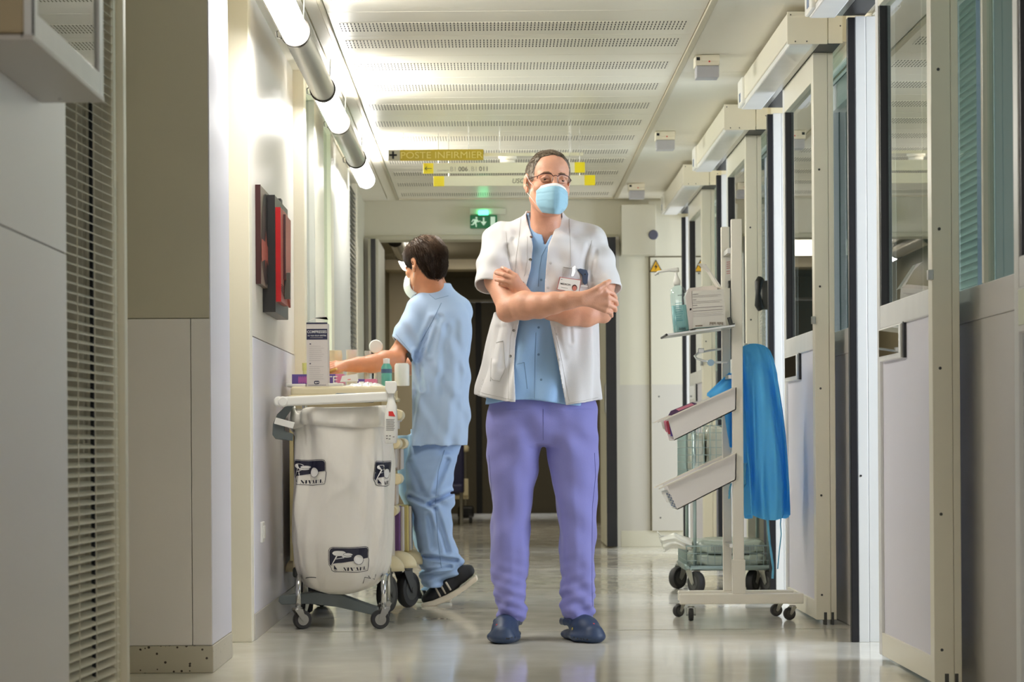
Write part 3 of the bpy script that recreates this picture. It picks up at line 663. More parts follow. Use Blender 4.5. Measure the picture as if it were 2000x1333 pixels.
for q in ([(929, 428), (935, 428), (936.5, 430), (933, 437), (928, 436)], [(930, 429), (927, 431), (924.5, 434), (923.5, 433), (926.5, 428)], [(934.5, 429), (937.5, 432), (941, 431), (941, 432.8), (936.5, 434), (933.5, 431)],
          [(931, 435), (934, 438), (934, 443.5), (932, 443.5), (931.5, 439), (928, 436)], [(929, 435), (928, 439.5), (923, 440), (923, 438.3), (926.2, 437.6), (926.8, 434)]): poly(mb, q, f)
mb.build('running_figure', lit_white, ex)
mb = MB(); poly(mb, [(946, 425), (949, 425), (949, 434), (946, 434)], f); poly(mb, [(941.5, 433), (953.5, 433), (947.5, 441)], f); mb.build('down_arrow', lit_white, ex)
mb = MB(); poly(mb, [(961, 423.5), (970, 423.5), (970, 442), (961, 442)], f); mb.build('door_symbol', lit_white, ex)

# ------------------------------------------------------------------ artwork on the left wall
AG = 'layered abstract panels on the left wall'
aw = thing('wall_artwork', 'layered abstract relief of red and charcoal panels on wall', 'artwork', (-0.90, 9.0, 1.5))
taupe = mat('art_taupe', (112, 98, 84), .42); dred = mat('art_dark_red', (52, 9, 10), .35); charcoal = mat('art_charcoal', (74, 74, 66), .4); blk = mat('art_black', (22, 20, 20), .4)
red = mat('art_red', (170, 8, 18), .32); brick = mat('art_brick_red', (168, 84, 72), .38)
pa = part('panel', taupe, aw, (-0.904, -0.885, 8.634, 9.02, 1.355, 1.736), bevel=.002)
mb = MB(); mb.box(-.9042, -.8845, 8.629, 8.6345, 1.355, 1.736); mb.build('panel_edge', dred, pa)
fa = lambda u, v: (-0.8838, 8.828 + u, 1.545 + v)
def ell(mb, cx, cy, rx, ry, f, a0=0, a1=2 * PI, n=28): return poly(mb, [(cx + rx * math.cos(a0 + (a1 - a0) * i / n), cy + ry * math.sin(a0 + (a1 - a0) * i / n)) for i in range(n + 1)], f)
mb = MB(); ell(mb, 0, 0, .17, .178, fa); mb.build('painted_disc', blk, pa)
fb = lambda u, v: (-0.8826, 8.828 + u, 1.545 + v)
mb = MB(); poly(mb, [(-.19, -.105), (-.05, -.085), (-.03, -.125), (-.01, -.085), (.19, -.125), (.19, -.05), (.02, -.02), (-.02, .03), (-.04, -.015), (-.19, -.015)], fb); mb.build('painted_band', brick, pa)
pb = part('panel', charcoal, aw, (-0.904, -0.855, 8.893, 9.45, 1.262, 1.725), bevel=.002)
mb = MB(); mb.box(-.9045, -.8545, 8.888, 8.894, 1.262, 1.725); mb.build('panel_edge', blk, pb)
pc = part('panel', brick, aw, (-0.855, -0.835, 8.92, 9.23, 1.305, 1.679), bevel=.001)
mb = MB(); mb.box(-.8552, -.8345, 8.914, 8.9205, 1.305, 1.679); mb.build('panel_edge', red, pc)
mb = MB(); mb.prism([(9.03, 1.41), (9.24, 1.30), (9.27, 1.66), (9.035, 1.662)], lambda u, v: (-0.835, u, v), lambda u, v: (-.826, u, v)); mb.build('panel', brick, aw)
mb = MB(); mb.prism([(9.018, 1.40), (9.03, 1.40), (9.036, 1.662), (9.028, 1.662)], lambda u, v: (-0.835, u, v), lambda u, v: (-.8255, u, v)); mb.build('panel_strip', dred, aw)
mb = MB(); mb.box(-.835, -.812, 9.05, 9.085, 1.325, 1.43); mb.build('small_block', charcoal, aw, bevel=.001)
mb = MB(); mb.box(-.904, -.86, 9.2, 9.27, 1.55, 1.745); mb.build('back_panel', blk, aw); part('panel', charcoal, aw, (-.904, -.87, 9.28, 9.62, 1.40, 1.71), bevel=.001)
mb = MB()
for k in range(4): mb.tube([(-.834, 8.925, 1.375 - k * .008), (-.834, 9.03, 1.37 - k * .012), (-.8335, 9.2, 1.372 - k * .01)], .0012, 5)
mb.build('wire_lines', blk, aw)

# equipment in the far corridor
iv = thing('equipment_stand', 'thin equipment stand with pale boxes in the far corridor', 'stand', (WX(908, 21), 21, 0))
x = WX(908, 21)
mb = MB(); mb.tube([(x, 21, .12), (x, 21, .72)], .012, 8); mb.build('pole', steel, iv)
part('control_box', cream_pl, iv, (x - .03, x + .03, 20.95, 21.03, WZ(968, 21), WZ(935, 21)), bevel=.006); 
mb = MB(); mb.lathe((x, 21, .66), [(.0, 0), (.035, .01), (.04, .05), (.02, .07), (0, .07)], n=14); mb.build('cup', cream_pl, iv, smooth=True)
part('cross_arm', cream_pl, iv, (x - .16, x + .03, 20.98, 21.02, WZ(975, 21), WZ(968, 21)))
part('base', black, iv, (x - .07, x + .08, 20.9, 21.1, .05, .16), bevel=.02)
for dx in (-.05, .05):
    mb = MB(); mb.lathe((x + dx - .015, 20.9, .045), [(.045, 0), (.045, .03)], (1, 0, 0), 14); mb.build('caster', black, iv)
nc = thing('transport_chair', 'navy upholstered chair partly hidden behind the nurse', 'chair', (WX(893, 20.6), 20.6, 0))
navy_f = mat('navy_vinyl', (30, 30, 66), .5)
x = WX(888, 20.6)
part('backrest', navy_f, nc, (x - .16, x + .085, 20.55, 20.66, WZ(965, 20.6), WZ(838, 20.6)), bevel=.03, seg=3); part('seat', navy_f, nc, (x - .16, x + .08, 20.15, 20.6, .30, .38), bevel=.02)
for dx in (-.13, .06):
    for y in (20.2, 20.6):
        mb = MB(); mb.tube([(x + dx, y, .30), (x + dx, y, .0)], .013, 8); mb.build('leg', steel, nc)
# wall telephone
ph = thing('wall_telephone', 'black wall telephone handset with coiled cord beside door jamb', 'telephone', W(1489, 578, 11.3))
mb = MB(); z0, z1 = WZ(612, 11.3), WZ(545, 11.3); xx = 1.345
mb.tube([(xx, 11.27, z1 - .012), (xx - .012, 11.26, z1 - .03), (xx - .016, 11.26, (z0 + z1) / 2), (xx - .012, 11.26, z0 + .03), (xx, 11.27, z0 + .012)], [.02, .021, .013, .022, .02], 12); mb.build('handset', black, ph, smooth=True)
part('cradle', dgrey_pl, ph, (1.35, 1.416, 11.26, 11.34, z0 + .01, z1 - .02), bevel=.006)
mb = MB(); mb.tube([(xx + .004 * math.sin(k * .9), 11.27 + .004 * math.cos(k * .9), z0 - .005 - k * .0022) for k in range(60)], .0022, 5); mb.build('coiled_cord', white_pl, ph)

# ------------------------------------------------------------------ shared bits
import bmesh
def fill(pts, step=0.012):
    """polygon cut into a fine grid so that it can follow a curved surface"""
    bm = bmesh.new(); bm.faces.new([bm.verts.new((u, v, 0)) for u, v in pts])
    us = [p[0] for p in pts]; vs = [p[1] for p in pts]
    for k in range(1, int((max(us) - min(us)) / step) + 1):
        bmesh.ops.bisect_plane(bm, geom=bm.verts[:] + bm.edges[:] + bm.faces[:], plane_co=(min(us) + k * step, 0, 0), plane_no=(1, 0, 0))
    for k in range(1, int((max(vs) - min(vs)) / step) + 1):
        bmesh.ops.bisect_plane(bm, geom=bm.verts[:] + bm.edges[:] + bm.faces[:], plane_co=(0, min(vs) + k * step, 0), plane_no=(0, 1, 0))
    bm.verts.index_update(); v = [(q.co.x, q.co.y) for q in bm.verts]; f = [tuple(q.index for q in fc.verts) for fc in bm.faces]; bm.free()
    return v, f
def fillp(mb, pts, fn, step=0.012):
    v, f = fill(pts, step); mb.add([fn(*p) for p in v], f); return mb
def outline(pts, w):
    """thin closed band along a polygon, as quads"""
    n = len(pts); out = []
    for i in range(n):
        a, b, c = Vector(pts[i - 1]), Vector(pts[i]), Vector(pts[(i + 1) % n])
        d = ((b - a).normalized() + (c - b).normalized()).normalized(); out.append((b.x - d.y * w, b.y + d.x * w))
    return out
def band(mb, pts, w, fn):
    q = outline(pts, w); n = len(pts)
    mb.add([fn(*p) for p in pts] + [fn(*p) for p in q], [(i, (i + 1) % n, n + (i + 1) % n, n + i) for i in range(n)]); return mb
def caster(parent, pos, r, yaw, fork=steel, wheel=tyre, hub=grey_pl, w=None, top=None, hood=None):
    """swivel caster: pos is the swivel axis on the floor"""
    x, y = pos; w = w or r * .55; a = R_(yaw); d = Vector((math.cos(a), math.sin(a), 0)); s = Vector((-d.y, d.x, 0))
    c = Vector((x, y, r)) + d * r * .55; top = top or r * 2.35
    m = MB(); m.lathe(c - s * w / 2, [(r * .55, .0), (r * .92, 0), (r, w * .25), (r, w * .75), (r * .92, w), (r * .55, w)], s, 24); wh = m.build('wheel', wheel, parent, smooth=True, auto=35)
    m = MB(); m.lathe(c - s * (w / 2 + .001), [(0, 0), (r * .6, 0), (r * .6, w + .002), (0, w + .002)], s, 18); m.build('hub', hub, wh)
    m = MB()
    for q in (-1, 1):
        o = s * q * (w / 2 + .005)
        pts = [c + o + Vector((0, 0, -r * .22)), c + o - d * r * .25 + Vector((0, 0, 0)), Vector((x, y, r * 2.1)) + o - d * r * .45, Vector((x, y, r * 2.1)) + o + d * r * .45, c + o + d * r * .25]
        n = len(pts); th = s * q * .003
        m.add(pts + [p + th for p in pts], [tuple(range(n)), tuple(range(n, 2 * n))[::-1]] + [(i, (i + 1) % n, n + (i + 1) % n, n + i) for i in range(n)])
    m.lathe((x, y, r * 2.05), [(r * .42, 0), (r * .55, r * .04), (r * .55, r * .2), (r * .42, r * .28)], n=18)
    m.lathe(c - s * (w / 2 + .010), [(r * .14, 0), (r * .14, w + .02)], s, 8)
    m.build('fork', fork, parent, auto=35)
    if hood:
        m = MB(); rr = []
        for k in range(9):
            t = k / 8 * PI; rr.append([c + d * math.cos(t) * r * 1.28 + s * q * w * 1.2 + Vector((0, 0, r * .75 + math.sin(t) * r * .85)) for q in (-1, -.8, 0, .8, 1)])
        for ring in rr:
            for j in (0, 4): ring[j] = ring[j] + Vector((0, 0, -r * .28))
        m.rings(rr, close=False, cap=False); m.build('wheel_hood', hood, parent, smooth=True)
        parent.children[-1].modifiers.new('thick', 'SOLIDIFY').thickness = .004

# ------------------------------------------------------------------ waste bag trolley
TY = 8.98
bt = thing('bag_trolley', 'wheeled trolley frame holding a large white bag by left wall', 'trolley', (WX(660, TY), 9.15, 0))
LX, RX = WX(580, TY), WX(747, TY)
for x, y, yaw in ((LX - .005, 9.0, 25), (RX + .005, 9.0, 195), (LX - .01, 9.34, 250), (RX - .01, 9.34, 230)): caster(bt, (x, y), .038, yaw, fork=steel, hub=steel, w=.026)
m = MB()
for x in (LX, RX):
    m2 = MB(); m2.tube([(x, 9.0, .085), (x, 9.0, .17), (x, 9.02, .195), (x, 9.06, .205), (x, 9.30, .205), (x, 9.33, .195), (x, 9.34, .17), (x, 9.34, .085)], .011, 12); m2.build('chrome_leg', chrome, bt, smooth=True)
f0 = lambda u, v: (WX(u, 9.12), 9.09, WZ(v, 9.12)); f1 = lambda u, v: (WX(u, 9.12), 9.19, WZ(v, 9.12))
m.prism([(543, 1172), (549, 1178), (604, 1177), (655, 1183), (725, 1199), (736, 1196), (736, 1187), (664, 1160), (615, 1154), (545, 1162)][::-1], f0, f1); m.build('foot_beam', grey_pl, bt, bevel=.003)
m = MB()
for x in (LX, RX): m.tube([(x, 9.34, .18), (x, 9.36, .3), (x, 9.36, .9)], .011, 10)
m.build('rear_post', chrome, bt, smooth=True)
a, b = W(550, 785, 8.94), W(760, 775, 8.94)
m = MB(); m.bar(a + Vector((.0, 0, .0)), b, .022, .038); m.build('top_bar', white_pl, bt, bevel=.008, seg=3)
m = MB(); m.bar(a + Vector((.0, .03, 0)), a + Vector((0, .44, 0)), .022, .036); m.build('side_bar', white_pl, bt, bevel=.006)
m = MB(); m.bar(b + Vector((-.01, .03, 0)), b + Vector((-.01, .44, 0)), .022, .036); m.build('side_bar', white_pl, bt, bevel=.006)
for px, dy in ((553, -.004), (545, .012)):
    m = MB(); p = W(px, 785, 8.94 + dy); m.lathe(p + Vector((0, -.012, 0)), [(0, 0), (.016, 0), (.021, .004), (.021, .022), (.016, .026), (0, .026)], (0, 1, 0), 20); m.build('end_knob', white_pl, bt, smooth=True, auto=35)
f0 = lambda u, v: W(u, v, 8.965); f1 = lambda u, v: W(u, v, 9.05)
m = MB(); m.prism([(577, 790), (556, 795), (541, 810), (533, 828), (532, 850), (538, 858), (572, 862), (573, 848), (556, 842), (557, 818)], f0, f1); m.build('side_bracket', grey_pl, bt, bevel=.003)
m = MB(); m.bar(W(537, 822, 8.955), W(574, 832, 8.955), .01, .026); m.build('bracket_strip', white_pl, bt, bevel=.002)

BXC = (WX(563, TY) + WX(760, TY)) / 2
_bz = [1165, 1163, 1158, 1148, 1130, 1105, 1060, 1000, 900, 850, 835, 800, 785]
_bl = [648, 632, 615, 592, 578, 570, 564, 565, 569, 571, 566, 565, 568]
_br = [652, 680, 700, 726, 745, 756, 760, 761, 760, 758, 758, 758, 757]
_bd = [.01, .07, .10, .135, .155, .17, .18, .18, .178, .175, .175, .175, .175]
_bzm = [WZ(p, TY) for p in _bz]
BAG_CREASE = [(random.uniform(-.48, .48), random.uniform(-.9, .9), random.uniform(.25, .85), random.uniform(.05, .13), random.uniform(.010, .022), random.choice((-1, 1)) * random.uniform(.002, .0045)) for _ in range(46)]
def bag_ring(z):
    l = np.interp(z, _bzm, [WX(p, TY) for p in _bl]); r = np.interp(z, _bzm, [WX(p, TY) for p in _br]); d = np.interp(z, _bzm, _bd)
    return (l + r) / 2, (r - l) / 2, d
def bag_pt(s, z, off=0.0):
    """s: -1..1 half turn to the left/right of the front centre, in share of the ring's angle"""
    c, a, d = bag_ring(z); t = s * PI; e = 2 / 3.2
    sx, cx = math.sin(t), math.cos(t)
    x = math.copysign(abs(sx) ** e, sx) * (a + off); y = -math.copysign(abs(cx) ** e, cx) * (d + off)
    g = np.interp(z, [.1, .2, .5, .8, .95], [.2, .5, 1, 1.2, .3])
    fold = 2.3 * g * (.0045 * math.sin(11 * s + 5 * z + .6) * math.sin(6.5 * z + 2 * s) + .004 * math.sin(23 * s + 3.5 * z) + .0018 * math.sin(47 * s - 9 * z))
    fold += .006 * math.exp(-((s + .22 - (z - .6) * .5) / .035) ** 2) * math.exp(-((z - .62) / .22) ** 2) - .005 * math.exp(-((s - .22 + (z - .6) * .12) / .03) ** 2) * math.exp(-((z - .65) / .2) ** 2)
    for s0, sl, z0, ln, wd, am in BAG_CREASE: fold += am * math.exp(-((s - s0 - sl * (z - z0)) / wd) ** 2) * math.exp(-((z - z0) / ln) ** 2)
    return Vector((c + x + sx * fold, 9.155 + y - cx * fold, z))
_arc = {}
def bag_arc(u, z, off):
    """u metres along the ring from the front centre"""
    k = round(z, 3)
    if k not in _arc:
        ss = np.linspace(-.5, .5, 81); P = [bag_pt(s, z) for s in ss]; L = np.concatenate([[0], np.cumsum([(P[i + 1] - P[i]).length for i in range(80)])]); L -= L[40]; _arc[k] = (L, ss)
    L, ss = _arc[k]; return bag_pt(float(np.interp(u, L, ss)), z, off)
bag_m = mat('bag_white', (228, 224, 215), 0.40, var=(3, .02), bump=(9, .8, (1, 1, .45)), sss=0.0, sheen=.05)
bag = thing('waste_bag', 'large white waste bag with navy SIVAEL logos hanging in trolley', 'bag', (BXC, 9.155, .14))
m = MB(); zs = [_bzm[0], _bzm[0] + .002, _bzm[1], _bzm[2], _bzm[3]] + list(np.linspace(_bzm[4], WZ(800, TY), 60))
m.rings([[bag_pt(2 * k / 160 - 1, z) for k in range(160)] for z in zs]); m.build('bag_body', bag_m, bag, smooth=True)
m = MB(); rr = []
for j, (v, off) in enumerate([(0, .004), (.08, .011), (.3, .015), (.6, .015), (.9, .012), (1, .006), (1.0, .0)]):
    ring = []
    for k in range(160):
        s = 2 * k / 160 - 1; zt = WZ(792, TY) - .004 * math.cos(9 * s); zb = WZ(834, TY) + .010 * math.cos(7.5 * s + .4) - .008 * math.sin(13 * s + 1) + .03 * max(0, s - .16)
        if abs(s) < .5: zt -= .03 * math.exp(-((s + .27) / .07) ** 2)
        z = zb + (zt - zb) * v; ring.append(bag_pt(s, z, off + .003 * math.sin(31 * s + 9 * v) + .002 * math.sin(57 * s)))
    rr.append(ring)
m.rings(rr, cap=False); m.build('folded_cuff', bag_m, bag, smooth=True)
f = lambda u, v: W(u, v, 8.932)
m = MB(); m.prism([(x, y) for x, y in rrect(652, 768, 735, 787, 8)], lambda u, v: W(u, v, 8.958), lambda u, v: W(u, v, 8.968)); m.build('grip_plate', grey_pl, bt, bevel=.002)

logo_navy = mat('logo_navy', (20, 20, 44), .45)
def logo(pxc, pyc, sc=1.0, lo=None, hi=None, arcx=None):
    zc = WZ(pyc, TY); u0 = (WX(pxc, TY) - BXC) if arcx is None else arcx; k = sc * TY / FPX / 19.05
    def fn(off): return lambda u, v: bag_arc(u0 + u * k, zc - v * k, off)
    P = lambda *pts: [((x - 950), (y - 695)) for x, y in pts]
    outer = P(*[(x, y) for x, y in [(340, 210), (950, 235), (1580, 205), (1690, 235), (1745, 330), (1725, 640), (1750, 700), (1720, 960), (1680, 1130), (1200, 1185), (800, 1165), (380, 1150), (280, 1100), (250, 1000), (170, 880), (160, 700), (175, 350), (220, 260)]])
    m = MB(); v0 = fn(.0016)
    q = outline(outer, 20); n = len(outer)
    segs_o, segs_i = [], []
    for i in range(n):
        for t in range(4):
            a, b = outer[i], outer[(i + 1) % n]; c, d = q[i], q[(i + 1) % n]; t /= 4
            segs_o.append((a[0] + (b[0] - a[0]) * t, a[1] + (b[1] - a[1]) * t)); segs_i.append((c[0] + (d[0] - c[0]) * t, c[1] + (d[1] - c[1]) * t))
    N = len(segs_o); m.add([v0(*p) for p in segs_o] + [v0(*p) for p in segs_i], [(i, (i + 1) % N, N + (i + 1) % N, N + i) for i in range(N)])
    field = P((340, 250), (950, 275), (1580, 250), (1660, 270), (1710, 340), (1690, 640), (1460, 670), (1060, 750), (700, 800), (340, 840), (265, 940), (205, 860), (200, 700), (215, 380), (260, 290))
    v, fc = fill(field, 110); m.add([v0(*p) for p in v], fc)
    m.add([v0(*p) for p in P((365, 885), (525, 1060), (365, 1050))], [(0, 1, 2)]); m.add([v0(*p) for p in P((370, 1090), (440, 1082), (540, 1108), (370, 1100))], [(0, 1, 2, 3)])
    # stencil letters S I V A E L
    for g in [[(665, 990), (710, 975), (815, 1085), (800, 1115), (770, 1115)], [(800, 985), (825, 985), (818, 1010)], [(670, 1085), (680, 1115), (710, 1115)], [(850, 990), (910, 985), (915, 1110), (850, 1115)], [(955, 990), (1020, 985), (1075, 1110), (1020, 1115)], [(1085, 990), (1120, 990), (1090, 1040)],
              [(1180, 990), (1235, 980), (1280, 1105), (1235, 1110)], [(1180, 1080), (1160, 1112), (1195, 1112)], [(1320, 980), (1375, 975), (1370, 1100), (1315, 1105)], [(1400, 985), (1440, 970), (1425, 1010)], [(1410, 1035), (1440, 1025), (1440, 1050)], [(1410, 1075), (1440, 1065), (1425, 1095)], [(1490, 965), (1545, 955), (1545, 1085), (1485, 1085)], [(1580, 1060), (1615, 1055), (1610, 1080), (1580, 1082)]]:
        m.add([v0(*p) for p in P(*g)], [tuple(range(len(g)))])
    m.build('logo_print', logo_navy, bag)
    m = MB(); v1 = fn(.0046)
    E = lambda cx, cy, rx, ry, rot=0: [((cx + rx * math.cos(t) * math.cos(rot) - ry * math.sin(t) * math.sin(rot)) - 950, (cy + rx * math.cos(t) * math.sin(rot) + ry * math.sin(t) * math.cos(rot)) - 695) for t in [2 * PI * i / 24 for i in range(24)]]
    for e in (E(570, 455, 245, 95, .05), E(870, 500, 195, 65, .02), E(820, 570, 195, 40, 0.0), E(1265, 690, 185, 180)): m.add([v1(*p) for p in e], [tuple(range(24))])
    for g in [[(500, 540), (545, 560), (320, 850), (270, 930), (262, 910)], [(470, 655), (700, 605), (715, 630), (490, 672)]]: m.add([v1(*p) for p in P(*g)], [tuple(range(len(g)))])
    m.build('logo_emblem', white_ink, bag)
    m = MB(); v2 = fn(.0062); e = E(1265, 690, 192, 187); band(m, e, 14, v2); band(m, E(870, 500, 195, 65, .02), 12, v2); m.build('logo_lines', logo_navy, bag)
logo(680.5, 1092)
logo(600, 921, arcx=WX(596, TY) - BXC - .008)
logo(752, 925, arcx=WX(752, TY) - BXC + .085 - .045)
m = MB(); m.tube([bag_arc(u, WZ(1130, TY) + .006 * math.sin(40 * u), .001) for u in np.linspace(-.15, -.10, 10)], .0015, 5); m.build('drawstring', black, bag)
m = MB(); m.tube([bag_arc(u, z, .001) for u, z in ((.10, .11 + .07), (.105, .205), (.13, .20), (.12, .21), (.15, .195), (.155, .215))], .0011, 5); m.build('drawstring', black, bag)

# spray bottle hanging on the trolley bar
sb = thing('spray_bottle', 'white spray bottle with red label hung on the bag trolley bar', 'bottle', W(764, 868, 8.93))
f0 = lambda u, v: W(u, v, 8.905); f1 = lambda u, v: W(u, v, 8.955)
m = MB(); rr = []
for v, l, r, h in ((867, 757, 768, .010), (866, 752, 774, .02), (855, 750.5, 777, .026), (815, 751, 776.5, .027), (795, 754, 775, .025), (785, 757, 772, .018), (776, 758, 770, .014), (768, 758, 770, .014)):
    c = (W(l, v, 8.93) + W(r, v, 8.93)) / 2; w = (W(r, v, 8.93) - W(l, v, 8.93)).length / 2
    rr.append([c + Vector((w * math.copysign(abs(math.cos(t)) ** .7, math.cos(t)), h * math.copysign(abs(math.sin(t)) ** .7, math.sin(t)), 0)) for t in [2 * PI * k / 24 for k in range(24)]])
m.rings(rr); m.build('body', white_pl, sb, smooth=True, auto=50)
m = MB(); m.prism([(752, 745), (772, 745), (775, 748), (775, 762), (771, 770), (757, 770), (752, 760)], f0, f1); m.build('spray_head', white_pl, sb, bevel=.004, seg=3)
m = MB(); m.prism([(772, 763), (777, 764), (776, 778), (774, 783), (771, 772)], lambda u, v: W(u, v, 8.92), lambda u, v: W(u, v, 8.94)); m.build('trigger', cream_pl, sb)
f = lambda u, v: W(u, v, 8.9015)
m = MB(); poly(m, [(759, 804), (767, 804), (772, 814), (759, 813)], f); m.build('red_label', mat('label_red', (208, 46, 42), .4), sb)
m = MB()
for k in range(12): poly(m, [(754, 819 + k * 2), (771 - (k * 7 % 3), 819 + k * 2), (771 - (k * 7 % 3), 819.8 + k * 2), (754, 819.8 + k * 2)], f)
for x, y in ((754, 851), (760, 851), (754, 856), (767, 853), (759, 857)): poly(m, [(x, y), (x + 3.5, y), (x + 3.5, y + 1.8), (x, y + 1.8)], f)
m.build('label_text', ink_grey, sb)

# ------------------------------------------------------------------ care cart
KY = 9.58
kc = thing('care_cart', 'beige care cart with coloured bins behind the bag trolley', 'cart', (-.65, 9.95, 0))
kx0, kx1 = WX(568, KY), WX(761, KY); kz = WZ(753, KY)
part('top_tray', cream_pl, kc, (kx0, kx1, KY, 10.42, kz - .042, kz - .0), bevel=.012, seg=3)
part('top_rim', cream_pl, kc, (kx0 - .012, kx1 + .012, KY - .004, 10.43, kz - .052, kz - .036), bevel=.006)
for x, y in ((kx0 + .02, 9.66), (kx1 - .02, 9.66), (kx0 + .02, 10.36), (kx1 - .02, 10.36)):
    part('post', cream_pl, kc, (x - .02, x + .02, y - .02, y + .02, .19, kz - .05), bevel=.006)
part('base_frame', dgrey_pl, kc, (kx0, kx1, 9.62, 10.40, .17, .215), bevel=.01)
part('back_panel', cream_pl, kc, (kx0 + .03, kx1 - .03, 9.70, 9.72, .22, kz - .06)); part('middle_shelf', cream_pl, kc, (kx0 + .01, kx1 - .01, 9.66, 10.36, .55, .575))
cols = {'red': mat('bin_red', (206, 44, 50), .4), 'purple': mat('bin_purple', (116, 78, 140), .45), 'orange': mat('bin_orange', (210, 130, 70), .45), 'yellow': mat('bin_yellow', (206, 190, 120), .45), 'grey': mat('bin_grey', (198, 190, 182), .45), 'ochre': mat('bin_ochre', (150, 120, 30), .5)}
def bin_(x0, x1, y0, y1, z0, z1, colour, lip=True):
    b = part('storage_bin', cols[colour], kc, (x0, x1, y0, y1, z0, z1), bevel=.006)
    part('bin_face', cols['grey'], kc, (x1, x1 + .012, y0 + .012, y1, z0 + .004, z1 - .004), bevel=.004)
    if lip:
        m = MB(); c = Vector((x1 + .012, (y0 + y1) / 2, z1)); m.lathe(c + Vector((0, -(y1 - y0) / 2, 0)), [(0, 0), (.020, 0), (.024, .008), (.024, y1 - y0 - .008), (.020, y1 - y0), (0, y1 - y0)], (0, 1, 0), 20); m.build('bin_handle', cream_pl, kc, smooth=True, auto=40)
xs = kx1 - .02
bin_(xs - .16, xs + .012, 9.70, 9.95, .23, .45, 'red'); bin_(xs - .16, xs + .045, 10.0, 10.18, .25, .46, 'purple', False); bin_(xs - .16, xs + .075, 10.2, 10.38, .25, .46, 'yellow', False)
bin_(xs - .16, xs + .03, 9.72, 9.95, .47, .585, 'orange'); bin_(xs - .16, xs + .025, 9.72, 9.96, .63, .74, 'red'); bin_(xs - .16, xs + .04, 10.0, 10.3, .62, .74, 'grey')
bin_(xs - .16, xs + .035, 9.74, 9.98, .80, .865, 'grey')
part('side_rail', cols['grey'], kc, (xs + .022, xs + .045, 9.72, 10.3, .84, .885), bevel=.006)
bin_(kx0 + .02, kx0 + .10, 9.66, 10.3, .24, .62, 'ochre', False); bin_(kx0 + .11, kx0 + .16, 9.66, 10.3, .24, .70, 'yellow', False)
part('side_panel', mat('cart_side', (186, 172, 128), .4), kc, (kx0 - .012, kx0 + .015, 9.64, 10.34, .24, .86), bevel=.004)
for x, y, yaw in ((kx1 - .045, 9.84, 70), (kx1 + .03, 10.14, 62), (kx0 + .05, 9.82, 100), (kx0 + .05, 10.25, 60)):
    caster(kc, (x, y), .082, yaw, fork=dgrey_pl, wheel=tyre, hub=dgrey_pl, w=.04)
for x, y in ((kx1 - .03, 9.74), (kx1 + .015, 10.0), (kx1 + .04, 10.28), (kx0 + .04, 9.76)):
    m = MB(); rr = []
    for k in range(8):
        t = k / 7 * PI / 2; rr.append([(x + .085 * math.cos(t) * math.cos(q), y + .085 * math.cos(t) * math.sin(q), .19 + .075 * math.sin(t)) for q in [2 * PI * j / 24 for j in range(24)]])
    m.rings(rr); m.build('wheel_hood', cream_pl, kc, smooth=True)

def carton_box(name, label, cat, x0, x1, y0, y1, z0, z1, m, group=None):
    t = thing(name, label, cat, ((x0 + x1) / 2, (y0 + y1) / 2, z0), group); part('body', m, t, (x0, x1, y0, y1, z0, z1), bevel=.0012); return t
# compress carton
CY = KY + .015; cx0, cx1, cz1 = WX(600, CY), WX(641, CY), WZ(629, CY)
cbx = carton_box('compress_carton', 'tall white carton reading COMPRESSES on navy band on cart', 'box', cx0, cx1, CY, CY + .11, kz, cz1, carton_grey)
f = lambda u, v: (WX(u, CY), CY - .0012, WZ(v, CY)); f2 = lambda u, v: (WX(u, CY), CY - .002, WZ(v, CY))
m = MB(); poly(m, [(600.2, 640.5), (640.8, 640.5), (640.8, 661.5), (600.2, 661.5)], f); poly(m, [(600, 628), (641, 628), (641, 631), (600, 631)], f); m.build('navy_band', navy, cbx)
g = lambda cx, cy: (lambda u, v: (WX(cx, CY) + u, CY - .002, WZ(cy, CY) + v))
m = MB(); s = 38 * CY / FPX; text(m, 'COMPRESSES', .016, g(620.5, 646.5), .012, sx=s / text_width('COMPRESSES', .016, .012)); text(m, 'en non tissé stériles', .010, g(620.5, 653.5), .006, sx=36 * CY / FPX / text_width('en non tissé stériles', .010, .006)); m.build('lettering', white_ink, cbx)
m = MB(); strips(m, 607, 632, [657.4], .8, f2); strips(m, 605, 634, [674, 678, 682, 686, 690, 694, 698, 702, 714, 718, 722, 726, 730, 734, 738], .5, f2, 9); m.build('small_print', mat('print_lilac', (168, 160, 158), .6), cbx)
m = MB(); poly(m, rrect(614.5, 742, 624.5, 748.5, 2), f2); poly(m, [(606, 669), (609, 669), (609, 671), (606, 671)], f2); poly(m, [(605.5, 707.5), (608.5, 707.5), (608.5, 709.5), (605.5, 709.5)], f2); strips(m, 603, 638, [750.2], .7, f2); m.build('printed_mark', navy, cbx)
m = MB(); ell(m, 0, 0, .0045, .0035, lambda u, v: (WX(618, CY) + u, CY - .0028, WZ(745.5, CY) + v)); ell(m, 0, 0, .003, .003, lambda u, v: (WX(622, CY) + u, CY - .0028, WZ(745.2, CY) + v)); m.build('mark_inset', carton_grey, cbx)
m = MB(); m.prism([(600, 628.5), (613, 621.5), (636, 616.5), (641, 625), (638, 619.5), (613, 624)], lambda u, v: W(u, v, CY + .002), lambda u, v: W(u, v, CY + .10)); m.build('lid_flap', carton, cbx)
